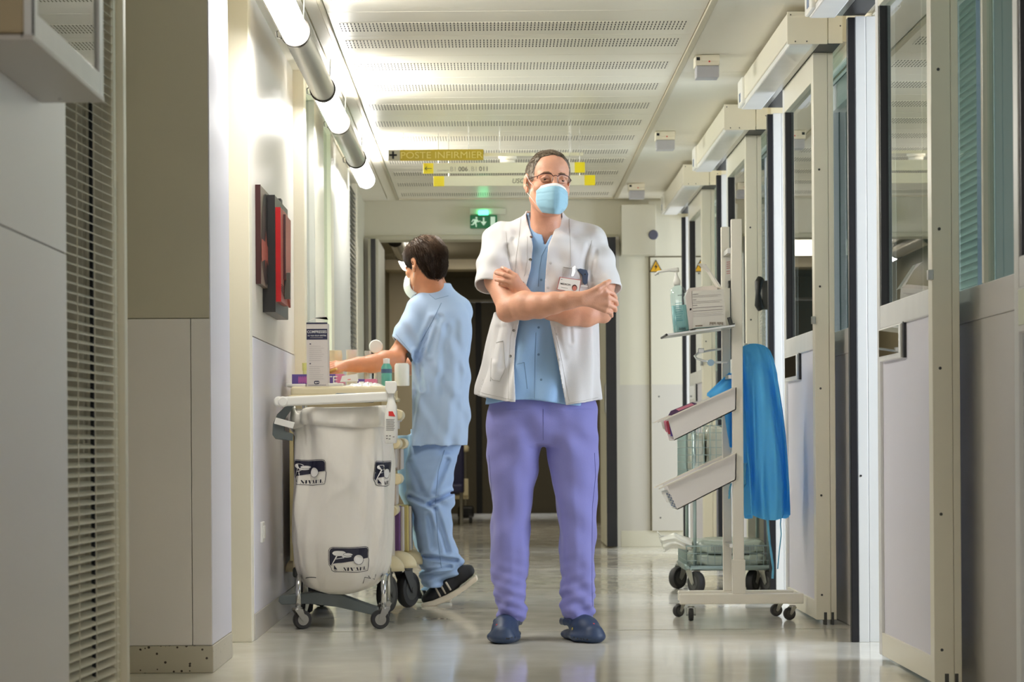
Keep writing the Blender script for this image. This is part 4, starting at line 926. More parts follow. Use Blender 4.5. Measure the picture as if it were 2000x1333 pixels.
# glove boxes
pur = mat('glove_purple', (92, 72, 146), .45); pink = mat('glove_pink', (206, 116, 150), .45)
def glove(name, label, pxa, pxb, pya, pyb, Y, split, txt=None, group='glove cartons on the care cart'):
    t = thing(name, label, 'box', (WX((pxa + pxb) / 2, Y), Y, WZ(pyb, Y)), group)
    part('body', pur, t, (WX(pxa, Y), WX(split, Y), Y, Y + .12, WZ(pyb, Y), WZ(pya, Y)), bevel=.001); part('body_end', pink, t, (WX(split, Y), WX(pxb, Y), Y, Y + .12, WZ(pyb, Y), WZ(pya, Y)), bevel=.001)
    return t
gb = glove('glove_carton', 'purple glove carton behind the COMPRESSES carton', 571, 672, 729, 752, 9.74, 656)
m = MB(); text(m, 'TE', .045, lambda u, v: (WX(649, 9.74) + u, 9.738, WZ(741, 9.74) + v), .01); m.build('lettering', white_ink, gb)
m = MB(); 
for k in range(5): ell(m, 0, 0, .004, .016, lambda u, v, k=k: (WX(585 + k * 3.4, 9.74) + u, 9.738, WZ(740, 9.74) + v))
m.build('hand_print', mat('print_magenta', (170, 90, 160), .5), gb)
gb2 = glove('glove_carton', 'smaller purple and pink glove carton by the crumpled film', 699, 736, 739, 752.5, 9.8, 713)
m = MB(); strips(m, 702, 712, [744, 746.5], 1.4, lambda u, v: (WX(u, 9.8), 9.798, WZ(v, 9.8))); m.build('lettering', white_ink, gb2)
sw = thing('sachet_box', 'small white box with red print tilted on the cart top', 'box', W(682, 746, 9.68))
m = MB(); m.prism([(664, 747), (700, 745), (698, 731), (668, 735)], lambda u, v: W(u, v, 9.66), lambda u, v: W(u, v, 9.73)); m.build('body', carton, sw, bevel=.001)
m = MB(); poly(m, [(679, 741), (685, 740.6), (685, 742.4), (679, 742.8)], lambda u, v: W(u, v, 9.6585)); m.build('red_print', mat('print_red', (220, 120, 120), .5), sw)
flm = thing('plastic_film', 'crumpled clear plastic film lying on the cart top edge', 'film', (WX(712, 9.62), 9.62, kz))
film_m = mat('clear_film', (236, 236, 230), .16, spec=.9, bump=(30, .5))
m = MB(); nx, ny = 34, 14; pv = []
for j in range(ny):
    for i in range(nx):
        u = i / (nx - 1); v = j / (ny - 1); e = math.sin(PI * min(1, max(0, u))) ** .5 * math.sin(PI * v) ** .4
        pv.append((WX(672, 9.62) + u * .17, 9.60 + v * .16, kz + .001 + e * (.006 + .016 * abs(math.sin(9 * u + 4 * v + 2 * math.sin(7 * v))) * (0.4 + .6 * RNG.rand()))))
m.add(pv, [(j * nx + i, j * nx + i + 1, (j + 1) * nx + i + 1, (j + 1) * nx + i) for j in range(ny - 1) for i in range(nx - 1)]); m.build('sheet', film_m, flm, smooth=True)
pp = thing('paper_sheet', 'white paper sheet lying flat along the cart top', 'paper', (WX(640, 9.62), 9.62, kz)); part('sheet', carton, pp, (WX(560, 9.62), WX(598, 9.62), 9.60, 9.73, kz, kz + .012), (WX(642, 9.62), WX(672, 9.62), 9.60, 9.7, kz, kz + .014), bevel=.003)
def pot(name, label, cat, px, pyt, pyb, Y, prof, m, n=20, parts=None):
    t = thing(name, label, cat, (WX(px, Y), Y, WZ(pyb, Y))); h = (pyb - pyt) * Y / FPX; q = Y / FPX
    mb = MB(); mb.lathe((WX(px, Y), Y, WZ(pyb, Y)), [(r * q, h * v) for r, v in prof], n=n); mb.build('body', m, t, smooth=True, auto=40); return t
pot('plastic_tub', 'cream plastic tub behind the hand on the care cart', 'tub', 655, 683, 752, 10.2, [(0, 0), (15, 0), (17, .3), (14.5, .78), (14.5, .8), (15, .82), (13.5, 1), (0, 1)], cream_pl)
pot('paper_cup', 'white cup standing behind the forearm on the care cart', 'cup', 688, 682, 752, 10.25, [(0, 0), (9.5, 0), (11, .98), (11.4, 1), (10.4, 1), (9, .1), (0, .1)], white_pl)
bo = pot('dispenser_bottle', 'slim grey translucent bottle behind the forearm', 'bottle', 719.5, 684, 752, 10.22, [(0, 0), (7.5, 0), (8, .05), (8, .72), (5, .8), (5, .82), (6.5, .83), (6.5, 1), (0, 1)], mat('bottle_grey', (190, 198, 192), .25))
ml = thing('disc_lamp', 'white round disc on a thin stem behind the forearm', 'lamp', (WX(736, 10.27), 10.27, kz))
m = MB(); m.lathe((WX(735.5, 10.27), 10.27, WZ(676, 10.27)), [(0, -.008), (.028, -.008), (.032, 0), (.028, .008), (0, .008)], (.12, -1, .1), 24); m.build('disc', white_pl, ml, smooth=True, auto=40)
m = MB(); m.tube([(WX(735.5, 10.28), 10.28, WZ(680, 10.28)), (WX(733, 10.28), 10.28, kz)], .006, 8); m.build('stem', white_pl, ml); m = MB(); m.lathe((WX(733, 10.28), 10.28, kz), [(.03, 0), (.03, .008), (0, .012)]); m.build('base', white_pl, ml)
gbt = pot('gel_bottle', 'bottle with teal label under the nurse forearm', 'bottle', 756, 704, 753, 9.95, [(0, 0), (10, 0), (10.5, .06), (10.5, .75), (6, .9), (6, 1), (0, 1)], mat('teal_label', (96, 176, 160), .35))
m = MB(); q = 9.95 / FPX; m.lathe((WX(756, 9.95), 9.95, WZ(728, 9.95)), [(10.9 * q, 0), (10.9 * q, .018)], n=20); m.build('label', mat('label_blue', (70, 100, 130), .4), gbt); m = MB(); m.lathe((WX(756, 9.95), 9.95, WZ(704, 9.95)), [(6.5 * q, -.012), (6.5 * q, .01), (0, .012)], n=16); m.build('cap', white_pl, gbt)
pot('white_canister', 'white canister close to the nurse on the cart corner', 'canister', 786, 709, 753, 10.05, [(0, 0), (14, 0), (14.5, .05), (14.5, .9), (12, 1), (0, 1)], white_pl)
vl = thing('glass_vial', 'tiny amber vial under the fingers on the cart', 'vial', W(650, 727, 9.86)); m = MB(); m.tube([W(644, 727, 9.82), W(656, 722, 9.82)], [.008, .008], 10); m.build('body', mat('amber', (206, 160, 70), .2), vl); m = MB(); m.tube([W(656, 722, 9.82), W(659, 721, 9.82)], .006, 8); m.build('cap', mat('cap_yellow', (230, 200, 120), .4), vl)
hl = thing('yellow_marker', 'pale yellow marker standing left of the COMPRESSES carton', 'marker', (WX(597, 9.8), 9.8, kz)); m = MB(); m.tube([(WX(597, 9.8), 9.8, kz), (WX(596, 9.8), 9.8, WZ(722, 9.8))], .008, 10); m.build('barrel', mat('pale_yellow', (232, 232, 150), .4), hl); m = MB(); m.tube([(WX(596, 9.8), 9.8, WZ(722, 9.8)), (WX(595.5, 9.8), 9.8, WZ(707, 9.8))], .010, 10); m.build('cap', mat('pale_yellow_cap', (226, 226, 130), .4), hl)

# ------------------------------------------------------------------ white stand with trays on the right
RY = 9.32
rk = thing('supply_stand', 'white wheeled stand with two tilted trays and a shelf', 'stand', (WX(1440, RY), 9.4, 0))
stand_m = mat('stand_white', (238, 233, 220), .36, var=(3, .02))
part('post', stand_m, rk, (WX(1430, RY), WX(1451, RY), RY - .02, RY + .01, .11, WZ(432, RY)), bevel=.003)
part('post', stand_m, rk, (WX(1420, RY), WX(1437, RY), 9.50, 9.53, .11, WZ(438, RY) + .0), bevel=.003)
for za, zb_ in ((.30, .315), (1.0, 1.015), (1.52, 1.54)): part('post_brace', alu, rk, (WX(1424, RY), WX(1432, RY), RY + .01, 9.5, za, zb_))
part('base_bar', stand_m, rk, (WX(1325, RY), WX(1566, RY), RY - .03, RY + .02, WZ(1183, RY), WZ(1163, RY)), bevel=.004); part('base_bar', stand_m, rk, (WX(1330, RY), WX(1560, RY), 9.50, 9.54, WZ(1183, RY), WZ(1163, RY)), bevel=.004)
part('post_foot', stand_m, rk, (WX(1428, RY), WX(1453, RY), RY - .024, RY + .012, .11, .25), bevel=.002)
for px, y, yaw in ((1347, RY - .01, 265), (1336, 9.52, 215), (1545, RY - .01, 200), (1532, 9.52, 195)): caster(rk, (WX(px, RY), y), .026, yaw, hub=dgrey_pl, w=.02)
def tray(tl, tr, br, bl, lip, name='tray'):
    y0, y1 = RY - .03, 9.56
    P = lambda q, y: W(q[0], q[1], RY).xyz + Vector((0, y - RY, 0))
    t = .004; m = MB()
    for ya in (y0, y1 - t):                                 # two sides
        m.add([P(q, ya) for q in (bl, br, tr, tl)] + [P(q, ya + t) for q in (bl, br, tr, tl)], [(0, 1, 2, 3), (7, 6, 5, 4), (0, 4, 5, 1), (1, 5, 6, 2), (2, 6, 7, 3), (3, 7, 4, 0)])
    def up(q, d): return P(q, y0) + Vector((0, 0, d))
    for a, b in ((bl, br), (br, tr)):                       # bottom and back
        A, B = P(a, y0), P(b, y0); n = Vector((-(B - A).z, 0, (B - A).x)).normalized() * t; e = Vector((0, y1 - y0, 0))
        m.add([A, B, B + e, A + e, A + n, B + n, B + e + n, A + e + n], [(0, 1, 2, 3), (7, 6, 5, 4), (0, 4, 5, 1), (1, 5, 6, 2), (2, 6, 7, 3), (3, 7, 4, 0)])
    o = m.build(name, mat('tray_white', (236, 232, 229), .34), rk)
    for yy, dy in ((y0, -.006), (y1, .004)):
        m = MB(); m.bar(P(lip, yy) + Vector((0, dy, .002)), P(tr, yy) + Vector((0, dy, .002)), .016, .005); m.build('tray_rim', stand_m, rk)
    return o
tray((1303, 817.8), (1437, 757), (1436, 801), (1316, 861), (1284, 826.5)); tray((1302, 948.6), (1437, 886), (1436, 938), (1322, 996), (1286, 956))
fy0, fy1 = RY - .10, 9.56
m = MB(); m.prism([(1301, 654), (1432, 636), (1432, 640), (1301, 658)], lambda u, v: W(u, v, RY) + Vector((0, -.08, 0)), lambda u, v: W(u, v, RY) + Vector((0, .2, 0))); m.build('top_shelf', alu, rk, bevel=.001)
m = MB(); m.tube([W(1299, 656, RY) + Vector((0, q, 0)) for q in (-.08, .2)], .005, 8); m.build('shelf_edge', dgrey_pl, rk)
m = MB(); m.tube([W(1434, 636, RY - .04), W(1428, 634, RY - .04), W(1424, 620, RY - .04)], .009, 8); m.build('shelf_bracket', dgrey_pl, rk)
ring = [W(1420, 678, RY), W(1395, 681, RY), W(1372, 686, RY), W(1361, 694, RY), W(1362, 700, RY), W(1375, 706, RY), W(1398, 709, RY), W(1420, 709, RY)]
ring = [p + Vector((0, dy, 0)) for p, dy in zip(ring, (.2, .2, .18, .10, .04, -.02, -.04, -.04))]
m = MB(); m.tube(ring, .0045, 8); m.build('bag_ring', mat('ring_white', (214, 218, 220), .3, metal=.3), rk, smooth=True)
m = MB(); m.lathe(W(1388, 709, RY - .05), [(0, 0), (.014, 0), (.014, .006), (0, .006)], (0, -1, 0), 14); m.build('ring_clip', mat('clip_blue', (150, 180, 205), .4), rk)
part('ring_clip', steel, rk, (WX(1370, RY), WX(1382, RY), RY + .12, RY + .14, WZ(690, RY), WZ(681, RY)), bevel=.002)
m = MB(); m.prism([(1417, 506), (1421, 486), (1427, 484), (1428, 540), (1424, 562), (1416, 562)], lambda u, v: W(u, v, 9.47), lambda u, v: W(u, v, 9.473)); cd = m.build('notice_card', carton, rk)
m = MB()
for k, v in enumerate((512, 516, 520, 524, 530, 534)): poly(m, [(1419, v), (1426, v - 1), (1426, v + .2), (1419, v + 1.2)], lambda u, v: W(u, v, 9.4685))
m.build('red_text', mat('text_red', (196, 110, 110), .5), cd); part('card_clip', dgrey_pl, rk, (WX(1424, 9.46), WX(1432, 9.46), 9.44, 9.475, WZ(566, 9.46), WZ(552, 9.46)), bevel=.002)
# sanitiser bottle
hb = thing('sanitiser_bottle', 'clear hand gel bottle with white pump on the stand shelf', 'bottle', W(1330, 650, RY))
base = W(1331, 651, RY); top = W(1322, 548, RY); ax = (top - base).normalized()
sx = Vector((1, 0, 0)); sx = (sx - ax * sx.dot(ax)).normalized(); sy = ax.cross(sx)
def bprof(prof, e=.62):
    rr = []
    for h, a, b in prof:
        c = base + ax * h; rr.append([c + sx * a * math.copysign(abs(math.cos(t)) ** e, math.cos(t)) + sy * b * math.copysign(abs(math.sin(t)) ** e, math.sin(t)) for t in [2 * PI * k / 28 for k in range(28)]])
    return rr
gel = glass_mat('gel_clear', (.62, .86, .88), .06); 
m = MB(); m.rings(bprof([(.001, .030, .02), (.006, .034, .024), (.16, .033, .024), (.185, .028, .02), (.195, .014, .012), (.205, .011, .011)])); m.build('body', glass_mat('bottle_clear', (.84, .93, .94), .10, .05), hb, smooth=True)
m = MB(); m.rings(bprof([(.004, .029, .02), (.008, .031, .022), (.115, .031, .022)])); m.build('gel', mat('teal_gel', (150, 205, 205), .25, alpha=.75), hb, smooth=True)
m = MB(); m.rings(bprof([(.198, .013, .013), (.212, .016, .016), (.222, .013, .013), (.24, .006, .006), (.262, .006, .006)], 1.0)); m.build('pump_collar', white_pl, hb, smooth=True)
m = MB(); t0 = base + ax * .262; m.tube([t0 + sx * .012, t0 + sx * 0, t0 - sx * .03 + Vector((0, 0, .002)), t0 - sx * .075 - Vector((0, 0, .002)), t0 - sx * .088 - Vector((0, 0, .013))], [.009, .011, .006, .0055, .005], 10); m.build('pump_nozzle', white_pl, hb, smooth=True)
fb_ = lambda u, v: base + sx * u + ax * v - Vector((0, .0265, 0))
m = MB(); strips(m, -.018, .014, [.05 + k * .009 for k in range(9)], .0022, fb_, .012); m.build('printed_text', mat('print_teal', (90, 150, 160), .5), hb)
m = MB()
for k in range(14): poly(m, [(-.012 + k * .0022, .012), (-.0108 + k * .0022, .012), (-.0108 + k * .0022, .012 + .006 + .006 * ((k * 5) % 3) / 2), (-.012 + k * .0022, .012 + .006 + .006 * ((k * 5) % 3) / 2)], fb_)
for k in range(3): ell(m, -.002 + k * .006, .155, .0018, .0025, fb_, n=8)
m.build('small_print', ink_dark, hb)
# open carton of masks
ob = thing('open_carton', 'open white carton with printed text on the stand shelf', 'box', W(1385, 640, RY))
bf = lambda u, v: W(u, v, RY - .05); bb = lambda u, v: W(u, v, RY - .05) + Vector((-.02, .11, .0))
m = MB(); q = [(1354, 642), (1418, 637), (1413, 565), (1351, 569)]; m.prism(q, bf, bb); m.build('body', carton, ob)
m = MB(); m.prism([(1352, 569), (1345, 566), (1339, 578), (1347, 644), (1354, 642)], bf, lambda u, v: bf(u, v) + Vector((0, .10, 0))); m.build('side_face', carton_grey, ob)
m = MB(); A, B = bb(1351, 568), bb(1412, 565); tp = [W(1378, 517, RY + .02), W(1366, 513, RY + .02), bf(1413, 566), bf(1404, 566) + Vector((0, .1, 0))]
m.prism([(1413, 566), (1392, 535), (1380, 518), (1367, 514), (1372, 517), (1386, 530), (1404, 560)], lambda u, v: bf(u, v) + Vector((0, .004, 0)), lambda u, v: bf(u, v) + Vector((0, .10, 0))); m.build('open_flap', carton, ob)
m = MB(); m.prism([(1344, 566), (1349, 561), (1395, 556), (1404, 560), (1404, 566), (1350, 569)], lambda u, v: bf(u, v) + Vector((0, .06, 0)), lambda u, v: bf(u, v) + Vector((0, .10, 0))); m.build('inner_flap', carton_grey, ob)
fx = lambda u, v: W(u, v - (u - 1352) * .07, RY - .0513)
m = MB()
for v, l, r, h in ((575, 1353, 1364, 1), (579, 1353, 1408, .5), (581.5, 1353, 1402, .5), (586, 1353, 1360, 1), (590, 1353, 1410, .5), (593, 1353, 1406, .5), (597, 1353, 1362, 1), (602, 1353, 1411, .9), (608, 1353, 1411, .9), (613, 1353, 1412, .4), (616, 1353, 1410, .4), (619, 1353, 1413, .4)): poly(m, [(l, v), (r, v), (r, v + h), (l, v + h)], fx)
m.build('printed_text', mat('print_mauve', (150, 138, 140), .6), ob)
m = MB(); gx = lambda cx, cy: (lambda u, v: W(cx, cy, RY - .0513) + Vector((u, 0, v))); [poly(m, [(1386 + k * 2.1, 629.5), (1387.1 + k * 2.1, 629.4), (1386.9 + k * 2.1, 635 - (k * 5 % 3)), (1385.8 + k * 2.1, 635.1 - (k * 5 % 3))], lambda u, v: W(u, v, RY - .0513)) for k in range(13) if k != 6]; poly(m, [(1358, 636), (1372, 635), (1372, 637), (1358, 638)], lambda u, v: W(u, v, RY - .0513)); m.build('batch_print', mat('print_gold', (128, 112, 92), .5), ob)
m = MB(); poly(m, [(1347, 603), (1350.5, 602), (1350.5, 606), (1347, 607)], lambda u, v: W(u, v, RY - .0513)); m.build('side_mark', ink_dark, ob); m = MB(); poly(m, [(1356, 641), (1416, 636.5), (1416, 637.6), (1356, 642)], lambda u, v: W(u, v, RY - .0515)); m.build('edge_line', mat('line_teal', (120, 160, 160), .5), ob)
# things in the trays
gp = thing('glove_carton', 'purple and pink glove carton sticking out of the upper tray', 'box', W(1330, 800, RY + .1))
pink2 = mat('carton_pink', (214, 130, 150), .45); dpur = mat('carton_dark_purple', (84, 56, 92), .45)
m = MB(); m.prism([(1305, 812), (1310, 803), (1352, 786), (1362, 789), (1358, 799), (1325, 812)], lambda u, v: W(u, v, RY + .04), lambda u, v: W(u, v, RY + .16)); m.build('body', dpur, gp, bevel=.002)
m = MB(); poly(m, [(1320, 800), (1350, 788), (1356, 791), (1326, 803)], lambda u, v: W(u, v, RY + .0385)); m.build('pink_panel', pink2, gp)
g2 = thing('glove_carton', 'pink and violet glove carton at the open end of the upper tray', 'box', W(1305, 845, RY + .05))
for k, mm in enumerate((carton, pink2, mat('carton_red', (180, 50, 70), .4), pur)):
    m = MB(); a = 1291 + k * 5.0; m.prism([(a, 823 + k * .5), (a + 5.0, 821), (a + 9.0, 857 - (4 - k) * 4.0), (a + 4.0, 857 - (4 - k) * 4.4)], lambda u, v: W(u, v, RY - .018), lambda u, v: W(u, v, RY + .2)); m.build('striped_face', mm, g2)
g3 = thing('wrapped_pack', 'plastic wrapped pack with blue print in the lower tray', 'pack', W(1308, 975, RY + .05))
m = MB(); m.prism([(1291, 960), (1303, 957), (1322, 993), (1316, 994)], lambda u, v: W(u, v, RY - .018), lambda u, v: W(u, v, RY + .2)); m.build('body', mat('pack_pale', (200, 204, 200), .3), g3)
m = MB()
for k in range(14):
    u = 1303 + (k * 37 % 11) ; v = 965 + k * 2; m.add([W(u + (v - 965) * .42 - 3, v, RY - .0195), W(u + 4 + (v - 965) * .42 - 3, v - 1, RY - .0195), W(u + 4 + (v - 965) * .42 - 3, v + 2, RY - .0195)], [(0, 1, 2)])
m.build('blue_print', mat('print_blue', (60, 90, 140), .5), g3)
m = MB(); m.prism([(1291, 962), (1296, 972), (1302, 982), (1308, 984), (1300, 962)], lambda u, v: W(u, v, RY - .03), lambda u, v: W(u, v, RY + .1)); m.build('loose_wrap', film_m, g3)

# ------------------------------------------------------------------ blue gown over the stand
gw = thing('disposable_gown', 'light blue disposable gown draped over the white stand', 'gown', W(1490, 800, 9.4))
gown_m0 = mat('gown_blue', (56, 168, 242), .62, sheen=.3, var=(2.5, .08), bump=(260, .05), alpha=.93)
gz = [672, 676, 684, 700, 730, 760, 800, 850, 900, 950, 990, 1004, 1010]
gl = [1464, 1452, 1446, 1446, 1446, 1446, 1447, 1449, 1451, 1453, 1455, 1456, 1458]
gr = [1480, 1494, 1503, 1510, 1517, 1521, 1527, 1533, 1537, 1540, 1541, 1541, 1540]
gd = [.02, .035, .05, .06, .07, .08, .09, .095, .10, .10, .10, .10, .10]
gown_m = translucent_mat('gown_translucent_blue', (112, 204, 250), .35)
GY = 9.42; m = MB(); rr = []
for py in list(np.linspace(672, 700, 9)) + list(np.linspace(706, 1010, 50)):
    l, r, d = (np.interp(py, gz, q) for q in (gl, gr, gd)); c = (l + r) / 2; a = (r - l) / 2; ring = []
    g = np.interp(py, [672, 740, 1010], [.1, .6, 1.5]); z = py / 60
    for k in range(120):
        t = 2 * PI * k / 120; fo = g * (.020 * math.sin(5 * t + .9 * math.sin(z * .7)) + .012 * math.sin(9 * t - z * .6) + .006 * math.sin(17 * t + z)) + .010 * math.exp(-((py - 715 - 30 * math.cos(t)) / 9) ** 2) * (1 if math.sin(t) < 0 else .5)
        e = .8; x = c + a * math.copysign(abs(math.cos(t)) ** e, math.cos(t)) * (1 + .6 * fo); p = W(x, py + (5 * math.sin(3 * t) if py > 1005 else 0), GY)
        ring.append(p + Vector((0, math.copysign(abs(math.sin(t)) ** e, math.sin(t)) * d + fo * 1.3, 0)))
    rr.append(ring)
m.rings(rr, cap=False); m.build('draped_body', gown_m, gw, smooth=True)
m = MB(); nx, ny = 24, 30; pv = []
for j in range(ny):
    v = j / (ny - 1)
    for i in range(nx):
        u = i / (nx - 1); L = np.interp(v, [0, .3, .38, .55, 1], [1424, 1378, 1400, 1416, 1424]); pv.append(W(L + (1446 - L) * u, 728 + v * 145 - (1 - u) * 0 + 2 * math.sin(8 * u), 9.46) + Vector((0, .012 * math.sin(9 * u + 5 * v) + .04 * u * 0, 0)))
m.add(pv, [(j * nx + i, j * nx + i + 1, (j + 1) * nx + i + 1, (j + 1) * nx + i) for j in range(ny - 1) for i in range(nx - 1)]); o = m.build('sleeve_fold', gown_m, gw, smooth=True); o.modifiers.new('thick', 'SOLIDIFY').thickness = .003
def strap(pts, w=.010):
    m = MB(); P = [W(*p, 9.33) for p in pts]; n = 40; pv = []
    for i in range(n):
        t = i / (n - 1) * (len(P) - 1); k = min(int(t), len(P) - 2); p = P[k].lerp(P[k + 1], t - k); a = .6 * math.sin(i * .45); q = Vector((math.cos(a), math.sin(a), 0)) * w / 2
        pv += [p - q, p + q]
    m.add(pv, [(2 * i, 2 * i + 1, 2 * i + 3, 2 * i + 2) for i in range(n - 1)]); o = m.build('tie_strap', mat('strap_blue', (110, 190, 226), .6), gw, smooth=True); o.modifiers.new('thick', 'SOLIDIFY').thickness = .0012
strap([(1496, 985), (1499, 1010), (1503, 1060), (1507, 1085), (1510, 1110), (1509, 1131)]); strap([(1521, 985), (1526, 1010), (1524, 1025), (1526, 1045), (1522, 1075), (1519, 1112)], .005)
strap([(1455, 905), (1453, 925), (1454, 945), (1449, 955)], .016); strap([(1428, 945), (1425, 958), (1424, 975)], .008)

# ------------------------------------------------------------------ wire cart behind the stand
VY = 10.92
wc = thing('wire_cart', 'chrome wire basket cart behind the white stand', 'cart', (WX(1425, VY), 11.1, 0))
wx0, wx1 = WX(1340, VY), WX(1504, VY); wy0, wy1 = VY, 11.42; wz = WZ(1113, VY)
zinc = mat('zinc_wire', (160, 176, 176), .3, metal=.8)
m = MB(); rl = [(wx0 + .02, wy0), (wx1 - .02, wy0), (wx1, wy0 + .02), (wx1, wy1), (wx0, wy1), (wx0, wy0 + .02)]; m.tube([(x, y, wz) for x, y in rl], .013, 10, closed=True); m.build('base_rim', zinc, wc, smooth=True)
part('base_plate', zinc, wc, (wx0, wx1, wy0, wy1, wz - .004, wz))
for px, y in ((1357, wy0 + .03), (1500, wy0 + .03), (1357, wy1 - .03), (1500, wy1 - .03)):
    m = MB(); m.tube([(WX(px, VY), y, wz), (WX(px, VY), y, WZ(800, VY))], .0085, 10); m.build('corner_post', zinc, wc, smooth=True)
def mesh_side(za, zb, nv, nh, name):
    m = MB()
    for k in range(nv + 1):
        x = wx0 + (wx1 - wx0) * k / nv; m.tube([(x, wy0, za), (x, wy0, zb)], .0017, 4); m.tube([(x, wy1, za), (x, wy1, zb)], .0017, 4)
    for k in range(nv):
        y = wy0 + (wy1 - wy0) * k / nv; m.tube([(wx0, y, za), (wx0, y, zb)], .0017, 4)
    for k in range(nh + 1):
        z = za + (zb - za) * k / nh; m.tube([(wx0, wy1, z), (wx0, wy0, z), (wx1, wy0, z), (wx1, wy1, z), (wx0, wy1, z)], .0022 if 0 < k < nh else .004, 5)
    o = m.build(name, zinc, wc, kind='stuff')
mesh_side(wz, WZ(1070, VY), 12, 3, 'lower_mesh'); mesh_side(WZ(935, VY), WZ(820, VY), 14, 8, 'upper_mesh')
part('upper_shelf', zinc, wc, (wx0, wx1, wy0, wy1, WZ(938, VY), WZ(935, VY)))
for px, y, yaw in ((1352, wy0 + .03, 300), (1345, wy1 - .05, 225), (1494, wy0 + .03, 300), (1478, wy0 + .10, 240)): caster(wc, (WX(px, VY), y), .056, yaw, hub=dgrey_pl, w=.034)
wrap = mat('wrap_green', (176, 188, 176), .18, spec=.8, bump=(22, .7), var=(9, .08)); wrap2 = mat('wrap_clear', (206, 208, 196), .16, spec=.8, bump=(20, .8), var=(9, .05))
def puffy(name, label, px0, px1, py0, py1, y0, y1, m_, amp=.012, print_=None):
    t = thing(name, label, 'pack', (WX((px0 + px1) / 2, VY), (y0 + y1) / 2, WZ(py1, VY)), None)
    x0, x1, z0, z1 = WX(px0, VY), WX(px1, VY), WZ(py1, VY), WZ(py0, VY); m = MB(); rr = []
    for j in range(14):
        v = j / 13; z = z0 + (z1 - z0) * v; e = (1 - abs(2 * v - 1) ** 6) ** .5 * .12 + .88; ring = []
        for k in range(48):
            a = 2 * PI * k / 48; q = 1 + amp * (math.sin(7 * a + 9 * v) + math.sin(13 * a - 6 * v)) * 1.2
            ring.append(((x0 + x1) / 2 + (x1 - x0) / 2 * e * q * math.copysign(abs(math.cos(a)) ** .35, math.cos(a)) * .97, (y0 + y1) / 2 + (y1 - y0) / 2 * e * q * math.copysign(abs(math.sin(a)) ** .35, math.sin(a)) * .97, z + amp * .3 * math.sin(5 * a)))
        rr.append(ring)
    m.rings(rr); m.build('wrapping', m_, t, smooth=True, auto=60); return t
w1_ = puffy('wrapped_pack', 'clear wrapped pack with grey lettering atop the low cart basket', 1352, 1500, 1060, 1085, wy0 + .02, wy1 - .1, wrap)
fw = lambda u, v: (WX(u, VY), wy0 + .012, WZ(v, VY)); m = MB()
for k in range(26): u = 1388 + k * 3.3; poly(m, [(u, 1068 + (k * 7 % 5)), (u + 1.5, 1068 + (k * 7 % 5)), (u + 1.5, 1080), (u, 1080)], fw)
strips(m, 1392, 1470, [1083.5], 2, fw); m.build('grey_print', mat('print_slate', (120, 128, 132), .5), w1_)
puffy('wrapped_pack', 'clear wrapped pack lying at the bottom of the wire cart', 1350, 1503, 1087, 1111, wy0 + .015, wy1 - .05, wrap)
puffy('wrapped_pack', 'clear bag of supplies left in the upper wire basket', 1352, 1378, 850, 934, wy0 + .02, wy1 - .2, wrap2, .03)
puffy('wrapped_pack', 'pale bag of supplies beside the post in the upper wire basket', 1380, 1432, 838, 934, wy0 + .02, wy1 - .2, wrap2, .03)
pb_ = thing('plastic_bag', 'white plastic bag end sticking out of the wire cart', 'bag', W(1320, 1060, VY)); m = MB(); nx, ny = 40, 26; pv = []
ol = [(1283, 1036), (1290, 1046), (1305, 1045), (1316, 1041), (1330, 1046), (1350, 1052)]; olb = [(1297, 1081), (1300, 1079), (1312, 1072), (1325, 1072), (1338, 1075), (1350, 1077)]
for side in (-1, 1):
    for j in range(ny):
        v = j / (ny - 1)
        for i in range(nx):
            u = i / (nx - 1); x = np.interp(u, np.linspace(0, 1, 6), [p[0] for p in ol]) * (1 - v) + np.interp(u, np.linspace(0, 1, 6), [p[0] for p in olb]) * v
            y = np.interp(u, np.linspace(0, 1, 6), [p[1] for p in ol]) * (1 - v) + np.interp(u, np.linspace(0, 1, 6), [p[1] for p in olb]) * v
            b = math.sin(PI * v) ** .6 * min(1, u * 1.4) * .045 + .010 * math.sin(18 * v + 3 * math.sin(4 * u)) * (1 - u * .6)
            pv.append(W(x, y + 1.2 * math.sin(30 * v) * (1 - u), VY + .08) + Vector((0, side * b, 0)))
N = nx * ny; m.add(pv, [(s * N + j * nx + i, s * N + j * nx + i + 1, s * N + (j + 1) * nx + i + 1, s * N + (j + 1) * nx + i) for s in (0, 1) for j in range(ny - 1) for i in range(nx - 1)]); m.build('film', mat('bag_film', (226, 224, 214), .25, bump=(30, .4)), pb_, smooth=True)

